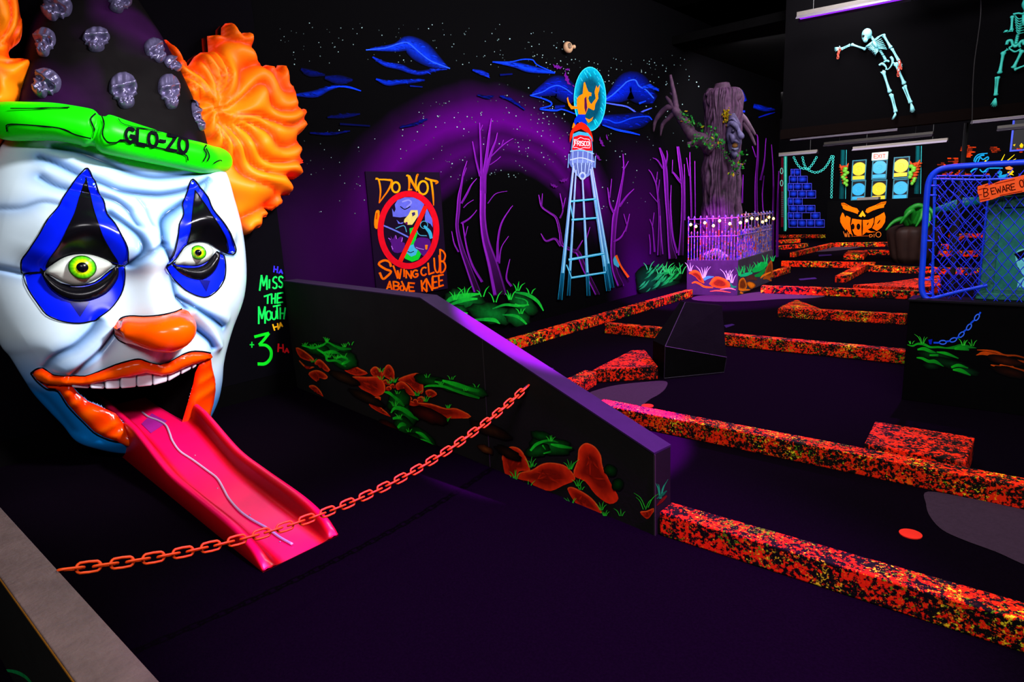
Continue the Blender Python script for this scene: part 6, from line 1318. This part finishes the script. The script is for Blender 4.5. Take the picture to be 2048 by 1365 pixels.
# ------------------------------------------------------------------ blue chain-link gate
gt = thing('chain_link_gate', (.1, 6.1, zt2+.02), 'blue chain link gate with rounded tube frame standing on the black wall', 'gate')
BP = mat('blue_gate_paint', C(10, 60, 235), .4, spec=.4, var=.35, vscale=14); BPW = mat('blue_wire_paint', C(25, 45, 225), .45, spec=.3, var=.3, vscale=20)
YG = 6.1
gp = lambda x, y, Y=YG: ony(x, y, Y)
fp = cr([(2150,320),(2048,325),(1960,330),(1898,335),(1873,343),(1859,360),(1854,390),(1850,450),(1846,520),(1843,565),(1846,588),(1858,601),(1880,608),(1950,615),(2048,626),(2150,638)], 6)
G().tube([gp(*q) for q in fp], .022, 14).mk('frame', BP, gt, True)
G().tube([gp(2150,320), gp(2150,638)], .022, 14).mk('end_post', BP, gt, True)
for y in (372, 391, 482, 560, 588): G().tube([gp(1853-(y-390)*.05, y, YG-.0), gp(1874-(y-390)*.05, y, YG)], .008, 8).mk('tie_band', BP, gt, True)
G().tube([gp(1872,350), gp(1868,450), gp(1863,560), gp(1866,602)], .006, 6).mk('tension_bar', BP, gt)
G().tube([gp(1862,358), gp(1960,360), gp(2150,352)], .009, 8).mk('cross_bar', BP, gt); G().tube([gp(1862,598), gp(1920,583), gp(1975,571)], .013, 8).mk('brace', BP, gt)
def mesh_wires(name, Yf, x0, x1, y0, y1, px_, jit, inside_fn, r=.0034):
    g = G(); rs = np.random.RandomState(int(x0))
    sl_ = 1.15
    for s_ in (-1, 1):
        c0 = y0-sl_*(x1-x0) if s_ > 0 else y0; c1 = y1 if s_ > 0 else y1+sl_*(x1-x0); c = c0
        while c < c1:
            pts = []
            for x in np.arange(x0, x1+1, px_/2):
                y = c+sl_*(x-x0)*s_; i = int(round((x-x0)/(px_/2)))
                if y0-2 <= y <= y1+2 and inside_fn(x, y): pts.append((x+rs.normal(0, jit), y+rs.normal(0, jit), (.010 if (i % 2) else -.010)*s_))
                elif len(pts) > 1: g.tube([Yf(p[0], p[1])+np.array([0, p[2], 0]) for p in pts], r, 5); pts = []
                else: pts = []
            if len(pts) > 1: g.tube([Yf(p[0], p[1])+np.array([0, p[2], 0]) for p in pts], r, 5)
            c += px_*sl_
    return g.mk(name, BPW, gt, True, kind='stuff', label='woven blue diamond wire mesh')
ins = lambda x, y: inside(np.array([[x, y]]), np.array([(1862,352),(1885,338),(2150,324),(2150,634),(1890,606),(1862,596),(1852,575)]))[0]
mesh_wires('wire_mesh', lambda x, y: gp(x, y), 1858, 2150, 338, 634, 24, .8, ins)
YK = 7.0
mesh_wires('wire_mesh', lambda x, y: ony(x, y, YK), 1866, 1982, 350, 612, 18, 1.5, lambda x, y: 1866 < x < 1980 and 352 < y < 612-.25*(x-1866), .0038)
G().tube([ony(1868,352,YK), ony(1866,605,YK)], .008, 8).mk('rear_post', BP, gt)
G().tube([ony(1866,605,YK), (ony(1866,605,YK)[0], YK, 0)], .008, 8).mk('rear_leg', BP, gt); G().tube([ony(1980,352,YK), (ony(1980,352,YK)[0], YK, 0)], .008, 8).mk('rear_leg', BP, gt)
G().tube([ony(1868,352,YK), ony(1980,352,YK)], .008, 8).mk('rear_rail', BP, gt)
# orange plank sign
q = [ony(*p, 6.04) for p in ((1955,373),(2140,328),(2150,366),(1960,406))]; ps = thing('plank_sign', tuple(np.mean(q, 0)), 'orange plank sign reading BEWARE OF fixed on the blue gate', 'sign')
jag = [(1955,373),(1975,367),(1978,371),(2000,362),(2048,350),(2140,328),(2150,366),(2048,384),(2000,393),(1985,399),(1960,405),(1958,392),(1955,385)]
f_ = [ony(*p, 6.03) for p in jag]; b2 = [p+np.array([0, .02, 0]) for p in f_]; k = len(jag)
mk('plank', f_+b2, [tuple(range(k)), tuple(range(2*k-1, k-1, -1))]+[(i, k+i, k+(i+1) % k, (i+1) % k) for i in range(k)], mat('orange_plank_paint', C(245, 80, 5), .6, var=.2, vscale=20), ps)
d = Deco(lambda x, y, L: ony(x, y, 6.03-L)); RDK = C(60, 8, 3)
d.text('B', [(1967,378),(1976,376),(1977,392),(1968,394)], 1.8, RDK); d.text('EWARE', [(1981,377),(2029,367),(2031,379),(1984,389)], 1.7, RDK, gap=.25); d.text('OF', [(2038,361),(2056,357),(2058,372),(2041,375)], 1.8, RDK, gap=.25)
for a, b_ in (((1957,380),(1970,376)), ((1957,401),(1980,396)), ((1990,368),(2030,359)), ((2000,391),(2045,382)), ((1958,390),(1964,389)), ((1970,372),(1985,367))): d.stroke([a, b_], 1.2, C(140, 15, 3))
d.build('painted_warning', ps, FINE, label='dark hand lettering BEWARE OF')
# green framed picture with a pale dog
YD = 6.16
pf = thing('dog_picture', tuple(ony(2060, 600, YD)*[1, 1, 0]+[0, 0, zt2+.02]), 'weathered green framed picture of a pale dog behind the blue gate', 'picture')
A_, B_ = ony(1978, 394, YD), ony(2160, 594, YD); xa, za, xb, zb = A_[0], A_[2], B_[0]+.02, zt2+.022
FR = mat('weathered_green_frame', C(30, 100, 85), .6, var=.6, vscale=12, bump=.3); wf = .085
for lo, hi in (((xa, YD, zb), (xa+wf, YD+.05, za)), ((xa+wf, YD, za-wf), (xb, YD+.05, za)), ((xa+wf, YD, zb), (xb, YD+.05, zb+wf)), ): bev(G().box(lo, hi).mk('frame_side', FR, pf), .006)
bev(G().box((xb, YD, zb), (xb+wf, YD+.05, za)).mk('frame_side', FR, pf), .006)
bev(G().box((xa-.02, YD-.02, zb), (xb, YD+.055, zb+.05)).mk('frame_base', FR, pf), .006)
G().box((xa+wf, YD+.03, zb+wf), (xb, YD+.04, za-wf)).mk('canvas', mat('teal_canvas', C(25, 120, 105), .7, var=.7, vscale=6), pf)
for x, y in ((1993,410),(1993,500),(2003,588),(2040,402)): G().ball(ony(x, y, YD-.003), (.011, .006, .011), None, 10, 6).mk('frame_bolt', FR, pf, True)
d = Deco(lambda x, y, L: ony(x, y, YD+.03-L)); PD = C(120, 230, 235)
d.poly([(2030,507),(2050,497),(2075,505),(2080,540),(2060,556),(2044,548),(2036,535)], PD, 2); d.poly([(2028,508),(2058,496),(2056,510),(2038,522)], C(15, 10, 22)); d.poly([(2034,575),(2036,563),(2046,555),(2070,556),(2085,576)], PD, 1)
for pts in ([(2037,522),(2048,512)], [(2042,575),(2044,564)], [(2050,575),(2052,564)], [(2036,535),(2044,548)]): d.stroke(pts, 1.2, INK)
d.build('painted_dog', pf, FINE, label='pale cyan cartoon dog')
# ------------------------------------------------------------------ far room: back wall paintings
BW = lambda x, y, L: ony(x, y, YB-.004-L*4)
def bk_(pts): return [(1550+x/7.187, 290+y/7.187) for x, y in pts]
d = Deco(BW)
for a, b_, w_, c_ in (((135,165),(135,1240),2.2,C(20,150,130)), ((150,160),(152,1240),2,C(110,230,205)), ((168,160),(165,1220),1.6,C(25,160,140))): d.stroke(bk_([a, b_]), w_, c_)
d.build('painted_pole', wall_back, FINE, label='turquoise painted pole')
d = Deco(BW); d.poly(bk_([(90,180),(122,180),(122,1180),(85,1180)]), C(80, 8, 25)); 
for y in (375, 550): d.ring(*bk_([(95, y)])[0], 3.2, 6.4, 1.3, C(120, 210, 190), n=18)
for k in range(14): a = bk_([(92, 680+k*27), (118, 680+k*27)]); d.stroke(a, 1.2, C(25, 110, 110))
d.build('painted_panel', wall_back, FINE, label='dark red painted panel with pale rings')
d = Deco(BW); BE = C(75, 85, 255)
rowsb = [(350,450,[(230,280),(280,365)]), (450,555,[(205,325),(325,465)]), (555,658,[(190,265),(265,390),(390,525)]), (658,765,[(205,325),(325,450),(450,585)]), (765,870,[(190,262),(262,392)]), (870,975,[(200,320),(320,445),(445,575)]), (975,1075,[(190,265),(265,388),(515,648)]), (1075,1185,[(200,325),(325,452),(452,572),(572,710)])]
for y0_, y1_, cells in rowsb:
    for x0_, x1_ in cells:
        d.poly(bk_([(x0_, y0_), (x1_, y0_), (x1_, y1_), (x0_, y1_)]), C(0, 2, 40)); (cx, cy), = bk_([((x0_+x1_)/2, (y0_+y1_)/2-8)]); d.blob(cx, cy, (x1_-x0_)/2/7.187*.98, (y1_-y0_)/2/7.187*.85, 0, C(35, 70, 255), edge=C(0, 4, 80), n=12)
for y0_, y1_, cells in rowsb:
    for x0_, x1_ in cells: d.stroke(bk_([(x0_, y0_), (x1_, y0_), (x1_, y1_), (x0_, y1_), (x0_, y0_)]), 1.1, C(85, 85, 255), n=1)
d.build('painted_bricks', wall_back, FINE, label='stepped wall of blue painted bricks')
d = Deco(BW)
def chainp(pts, n_):
    P = cr(pts, 10); sgl = np.concatenate([[0], np.cumsum(np.linalg.norm(np.diff(P, axis=0), axis=1))])
    for k in range(n_):
        s_ = (k+.5)/n_*sgl[-1]; c = [np.interp(s_, sgl, P[:, j]) for j in (0, 1)]; c2 = [np.interp(min(sgl[-1], s_+2), sgl, P[:, j]) for j in (0, 1)]; (cx, cy), = bk_([c]); a = atan2(c2[1]-c[1], c2[0]-c[0])
        d.ring(cx, cy, 3.0, 2.3, .9, C(80, 240, 228), rot=a, n=14)
chainp([(265,165),(310,260),(370,330),(450,345),(530,385),(600,395),(690,355),(760,270),(820,150)], 18); chainp([(393,165),(420,280),(465,345),(530,290),(605,165)], 10); chainp([(840,150),(828,300),(820,450),(815,600),(810,770)], 14)
d.build('painted_chains', wall_back, FINE, label='turquoise painted chains draped over the bricks')
d = Deco(BW); TQ = C(8, 95, 100)
for x, y0_, y1_ in ((1686, 300, 398), (1836, 292, 388)):
    d.stroke([(x, y0_), (x-1, (y0_+y1_)/2), (x-3, y1_)], [9, 10, 10], TQ, C(5, 70, 75), soft=C(4, 40, 44)); d.stroke([(x+7, y0_), (x+5, y1_)], 1.1, C(60, 190, 195))
d.build('painted_pillars', wall_back, FINE, label='turquoise painted pillars')
# gargoyle wall brackets
def bracket(x, y, s_, label):
    c = ony(x, y, YB-.2); t = thing('gargoyle_bracket', (c[0], YB-.1, c[2]-.4), label, 'wall ornament', 'gargoyle brackets'); rs = np.random.RandomState(int(x)); k = .0165
    for j in range(7): G().ball(c+[s_*(-.08+.02*j)*.6, .05, .30-.1*j], (.17-.012*j, .09, .05), None, 10, 6).mk('corbel_ring', mat('orange_corbel', C(205, 70, 20), .6, var=.5, vscale=9), t, True)
    g = G()
    for j in range(9): g.ball(c+np.array([s_*(.05+rs.normal(0, .05)), -.06, .22-.075*j]), (.09-.004*j, .06, .07), None, 8, 6)
    g.mk('gargoyle', mat('green_gargoyle', C(110, 190, 50), .5, var=.6, vscale=10), t, True)
    for a in ((-.16, .42), (.14, .44), (0, .36)): G().tube([c+[a[0]*.5, -.02, .22], c+[a[0], -.03, a[1]-.02]], [.06, .015], 8).mk('horn', mat('orange_corbel', C(205, 70, 20), .6), t, True)
bracket(1688, 350, 1, 'orange and green gargoyle bracket left of the records'); bracket(1829, 345, -1, 'orange and green gargoyle bracket right of the records')
# framed records
RFm = mat('record_frame_paint', C(40, 120, 140), .5); RBk = mat('record_backing', (.004, .004, .006), .7)
def record(x0_, x1_, y0_, y1_, cx, cy, r, gold, label):
    A_, B_ = ony(x0_, y0_, YB-.03), ony(x1_, y1_, YB-.03); t = thing('framed_record', (A_[0], YB-.01, B_[2]), label, 'record', 'framed records'); wq = .035; col = C(245, 205, 15) if gold else C(40, 170, 225)
    G().box((A_[0], YB-.02, B_[2]), (B_[0], YB-.005, A_[2])).mk('backing', RBk, t)
    for lo, hi in (((A_[0], B_[2]), (A_[0]+wq, A_[2])), ((B_[0]-wq, B_[2]), (B_[0], A_[2])), ((A_[0]+wq, A_[2]-wq), (B_[0]-wq, A_[2])), ((A_[0]+wq, B_[2]), (B_[0]-wq, B_[2]+wq))): G().box((lo[0], YB-.045, lo[1]), (hi[0], YB-.005, hi[1])).mk('frame_side', RFm, t)
    c = ony(cx, cy, YB-.03); R_ = r*(RC[2] @ (c-ORG))/F*1.12; n_ = 28; V = []
    for q, z in ((1, .0), (1, .012), (.38, .012), (.34, .008), (.1, .008), (.08, .012)): V += [(c[0]+R_*q*cos(2*pi*i/n_), YB-.022-z, c[2]+R_*q*sin(2*pi*i/n_)) for i in range(n_)]
    mk('disc', V, [(a*n_+i, a*n_+(i+1) % n_, (a+1)*n_+(i+1) % n_, (a+1)*n_+i) for a in range(5) for i in range(n_)]+[tuple(5*n_+i for i in range(n_))], mat('gold_disc' if gold else 'blue_disc', col, .35, metal=.0, spec=.5, var=.1), t)
    gq = ony(cx, cy+(17.5 if y1_ < 365 else 17.5), YB-.03); hh = .065; ww = min(R_*1.0, (B_[0]-A_[0])*.42); G().box((c[0]-ww, YB-.032, gq[2]-hh), (c[0]+ww, YB-.02, gq[2]+hh)).mk('plaque', mat('gold_disc' if gold else 'blue_disc', col, .35), t)
record(1705,1731,321,360,1718,338,11.4, True, 'framed gold record, upper left of six'); record(1745,1773,321.5,358,1759,335,11.4, False, 'framed blue record under the exit sign'); record(1788,1817,315,356,1802,332,11.8, True, 'framed gold record, upper right of six')
record(1704,1730,362,400,1717,379,10.8, False, 'framed blue record, lower left of six'); record(1744,1772,361,400,1758,378,11.2, True, 'framed gold record, lower middle of six'); record(1787,1815,359,399,1801,376,11.4, False, 'framed blue record, lower right of six')
# exit sign
A_, B_ = ony(1744, 306, YB-.09), ony(1775, 319, YB-.09); ex = thing('exit_sign', ((A_[0]+B_[0])/2, YB-.05, B_[2]), 'lit exit sign with red letters above the records', 'exit sign')
bev(G().box((A_[0], YB-.09, B_[2]), (B_[0], YB-.002, A_[2])).mk('housing', mat('exit_face', C(205, 235, 220), .4, emit=C(190, 240, 215), estr=.35), ex), .006)
d = Deco(lambda x, y, L: ony(x, y, YB-.094-L)); d.text('EXIT', [(1748,309),(1771,308.5),(1771,316),(1748,316.5)], 1.6, C(230, 20, 15)); d.build('exit_letters', ex, mat('exit_red', C(230, 20, 15), .4, emit=(.9, .03, .02), estr=2.0), label='red letters EXIT')
light('exit_glow', 'POINT', ((A_[0]+B_[0])/2, YB-.25, A_[2]+.12), (0, 0, 0), 5, (1, .05, .03), shadow_soft_size=.05)
# radio counter with the pumpkin logo
YR = 24.4
c1, c2 = ony(1655, 400, YR), ony(1845, 480, YR); rc = thing('radio_counter', ((c1[0]+c2[0])/2, YR+.3, 0), 'black counter with an orange pumpkin face logo and WEIRD RADIO lettering', 'counter')
ztop = ony(1720, 401, YR)[2]
bev(G().box((c1[0], YR, 0), (c2[0]+.6, YR+.7, ztop)).mk('body', mat('counter_paint', (.0008, .0007, .0009), .8, spec=.02), rc), .01)
RD_ = lambda x, y, L: ony(x, y, YR-L*4)
def rk(pts): return [(1640+x/9.309, 380+y/9.309) for x, y in pts]
d = Deco(RD_); PO, PY_ = C(255, 100, 0), C(255, 160, 20)
d.poly(rk([(395,245),(450,240),(520,280),(600,320),(690,345),(735,410),(715,400),(700,450),(650,430),(560,400),(480,380),(430,350),(415,300),(400,285)]), PO); d.poly(rk([(1235,215),(1140,230),(1040,280),(920,325),(865,355),(845,410),(890,435),(980,385),(1100,345),(1190,330),(1195,290),(1225,255)]), PO)
d.poly(rk([(792,385),(850,480),(830,505),(790,480),(770,510),(720,490)]), PY_)
d.poly(rk([(415,420),(440,440),(470,520),(490,480),(520,490),(570,520),(560,620),(575,740),(600,840),(540,800),(490,720),(480,760),(420,680),(380,600),(375,520)]), PO); d.poly(rk([(600,535),(690,550),(775,560),(770,700),(775,850),(700,860),(640,830),(600,740),(580,640)]), PO)
d.poly(rk([(795,560),(900,560),(1000,520),(1000,600),(960,700),(890,740),(940,770),(1040,785),(900,800),(860,790),(790,850),(800,700)]), PO); d.poly(rk([(1025,510),(1120,460),(1195,415),(1220,500),(1210,600),(1150,700),(1060,765),(970,715),(1010,640)]), PO)
for cx, cy, rx_, ry_ in ((612,685,32,55), (715,685,36,58)): d.poly(rk([(cx+rx_*cos(a), cy+ry_*sin(a)) for a in np.linspace(0, 2*pi, 15)[:-1]]), C(8, 4, 3))
d.poly(rk([(1060,630),(1100,570),(1130,550),(1110,600),(1070,640)]), C(8, 4, 3)); d.poly(rk([(870,640),(900,600),(905,630),(880,665)]), C(8, 4, 3)); d.stroke(rk([(400,262),(470,272),(520,300)]), 1.2, C(10, 4, 2)); d.stroke(rk([(1225,240),(1130,255),(1050,290)]), 1.2, C(10, 4, 2))
d.build('logo', rc, FINE, label='orange pumpkin face logo')
d = Deco(RD_)
for s_, q in (('W', [(435,775),(510,785),(505,875),(460,875)]), ('E', [(525,815),(555,818),(555,870),(525,872)]), ('I', [(590,825),(610,825),(610,870),(590,870)]), ('D', [(920,835),(975,830),(980,875),(925,880)]), ('I', [(995,825),(1020,822),(1020,880),(995,880)])): d.text(s_, rk(q), 1.1, C(225, 110, 30))
P = [(1088+48*cos(a), 832+48*sin(a)) for a in np.linspace(0, 2*pi, 15)]; d.stroke(rk(P), 1.3, C(225, 110, 30), n=2); d.stroke(rk([(620,865),(760,862),(920,858)]), .9, C(190, 70, 15))
d.build('painted_station_name', rc, FINE, label='orange lettering WEIRD RADIO')
dk = ony(1735, 394, YR+.2); bev(G().box((dk[0]-.3, YR+.1, ztop), (dk[0]+.35, YR+.45, ztop+.09)).mk('mixing_desk', mat('desk_grey', (.12, .1, .09), .5), rc), .01)
# ------------------------------------------------------------------ dark pumpkin with green vine
pc = onz(1818, 529); pk0 = thing('pumpkin', (pc[0], pc[1]+.4, 0), 'tall dark brown pumpkin with curling green vines on top', 'pumpkin'); Rm_ = .55; zt_p = ony(1810, 447, pc[1]+.4)[2]
V = []; NP, MP = 72, 20
for j in range(MP+1):
    t = j/MP; z = zt_p*t; rr = Rm_*(.78+.5*t-.15*t*t) if t < .8 else Rm_*1.06*sqrt(max(0, 1-((t-.8)/.2)**2*.95)); rr = min(rr, Rm_*1.06)
    if t < .12: rr *= .85+.15*t/.12
    for i in range(NP): a = 2*pi*i/NP; q = rr*(1-.10*abs(cos(a*5.5))**6); V.append((pc[0]+q*cos(a), pc[1]+.45+q*sin(a), z))
mk('body', V, [(j*NP+i, j*NP+(i+1) % NP, (j+1)*NP+(i+1) % NP, (j+1)*NP+i) for j in range(MP) for i in range(NP)]+[tuple(MP*NP+i for i in range(NP))], mat('dark_pumpkin_paint', (.022, .009, .007), .6, spec=.15, var=.5, vscale=6), pk0, True)
VM = mat('green_vine_paint', C(15, 115, 25), .5, var=.5, vscale=14); c = np.array([pc[0], pc[1]+.1, zt_p])
for k, pts in enumerate(([(0,0,0),(-.1,-.2,.25),(.1,-.25,.42),(.3,-.2,.3),(.35,-.3,.05),(.3,-.4,-.15)], [(0,0,0),(.1,-.1,.3),(.25,-.2,.38),(.42,-.3,.2),(.45,-.4,-.1)], [(-.1,0,0),(-.2,-.2,.12),(-.36,-.35,.05),(-.48,-.45,-.12)], [(0,0,0),(.0,-.3,.3),(-.1,-.4,.2),(-.2,-.4,.02)], [(.05,-.05,0),(.2,-.3,.3),(.2,-.45,.15),(.12,-.5,-.05)])): G().tube([c+np.array(p)*[1, .8, 1] for p in cr(pts, 6)], np.linspace(.085, .02, len(cr(pts, 6))), 8).mk('vine', VM, pk0, True)
# ------------------------------------------------------------------ right part of the back wall: brick patches, scribbled figures, blue framed screen
def qk(pts): return [(1850+x/7.586, 260+y/7.586) for x, y in pts]
d = Deco(BW); rs = np.random.RandomState(3)
for cx, cy, sx_, sy_, n_ in ((650,300,100,60,26), (420,460,70,45,16), (245,520,45,18,6), (1065,310,55,45,14), (640,390,60,30,12), (330,680,70,30,12), (540,670,70,35,14), (680,680,60,20,8), (1400,310,80,18,8), (930,690,40,20,4)):
    for _ in range(n_):
        x, y = cx+rs.uniform(-sx_, sx_), cy+rs.uniform(-sy_, sy_); y = round(y/24)*24; w_, h_ = rs.uniform(18, 34), 9; b = rs.uniform(.35, 1); d.poly(qk([(x-w_, y-h_), (x+w_, y-h_), (x+w_, y+h_), (x-w_, y+h_)]), C(235*b, 60*b, 8))
d.build('painted_bricks', wall_back, FINE, label='patches of red painted bricks above the gate')
d = Deco(BW)
for pts, wd in (([(740,480),(760,420),(820,370),(950,355)], 2), ([(760,490),(790,430),(850,390),(900,380)], 3), ([(800,490),(840,420),(880,450),(950,410),(960,440),(900,490)], 2.4), ([(690,640),(740,600),(800,590)], 3), ([(830,600),(880,640),(950,590),(1040,580),(1180,580)], 2.4), ([(1100,650),(1150,640),(1140,690)], 5), ([(1110,720),(1250,690)], 6), ([(890,640),(960,620)], 2)): d.stroke(qk(pts), wd, C(20, 150, 205))
for pts in ([(1150,485),(1210,370)], [(1230,485),(1360,375)], [(1320,475),(1380,435)]): d.stroke(qk(pts), [2.6, .8], C(250, 215, 20))
d.poly(qk([(1250,640),(1330,610),(1350,640),(1320,660),(1350,690),(1300,680),(1260,700)]), C(250, 205, 15)); d.poly(qk([(1215,570),(1280,550),(1340,580),(1310,610),(1230,600)]), C(240, 130, 60)); d.poly(qk([(905,470),(920,450),(940,490),(900,495)]), C(250, 205, 15))
d.build('painted_figures', wall_back, FINE, label='blue and yellow cartoon scribbles above the gate')
A_, B_ = ony(2022, 276, YB-.06), ony(2120, 296, YB-.06); fs2 = thing('framed_window', ((A_[0]+B_[0])/2, YB-.03, B_[2]), 'blue framed black panel with yellow shapes at the right edge', 'picture')
G().box((A_[0], YB-.04, B_[2]), (B_[0], YB-.005, A_[2]+.6)).mk('panel', RBk, fs2)
for lo, hi in (((A_[0], B_[2]), (A_[0]+.05, A_[2]+.6)), ((A_[0]+.05, B_[2]), (B_[0], B_[2]+.05))): G().box((lo[0], YB-.06, lo[1]), (hi[0], YB-.005, hi[1])).mk('frame_side', mat('blue_frame_paint', C(20, 60, 240), .5), fs2)
d = Deco(lambda x, y, L: ony(x, y, YB-.042-L*2)); d.poly([(2026,290),(2031,288),(2029,293)], C(250, 205, 15)); d.poly([(2039,291),(2043,286),(2047,290),(2045,296),(2040,295)], C(250, 205, 15)); d.build('yellow_shapes', fs2, FINE)
# turquoise barrel shape seen through the gate
tqc = [ony(1868, 422, 20), ony(1895, 415, 20), ony(1925, 406, 20), ony(1960, 402, 20)]; tb = thing('turquoise_pipe', tuple(np.mean(tqc, 0)*[1, 1, 0]), 'turquoise pipe on a post seen through the blue gate', 'pipe')
G().tube(tqc, [.06, .12, .14, .10], 12).mk('pipe', mat('turquoise_pipe_paint', C(10, 110, 115), .4, var=.5, vscale=5), tb, True); pm = (tqc[1]+tqc[2])/2; G().tube([pm, (pm[0], pm[1], 0)], .05, 8).mk('post', mat('post_black', (.004, .004, .005), .6), tb)
pd = ony(1913, 470, 12.6); o = G().tube([(pd[0], 12.6, 0), (pd[0], 12.6, 2.7)], .035, 8).mk('black_pole', mat('post_black', (.004, .004, .005), .6)); tag(o, 'thin black pole behind the gate mesh', 'pole')
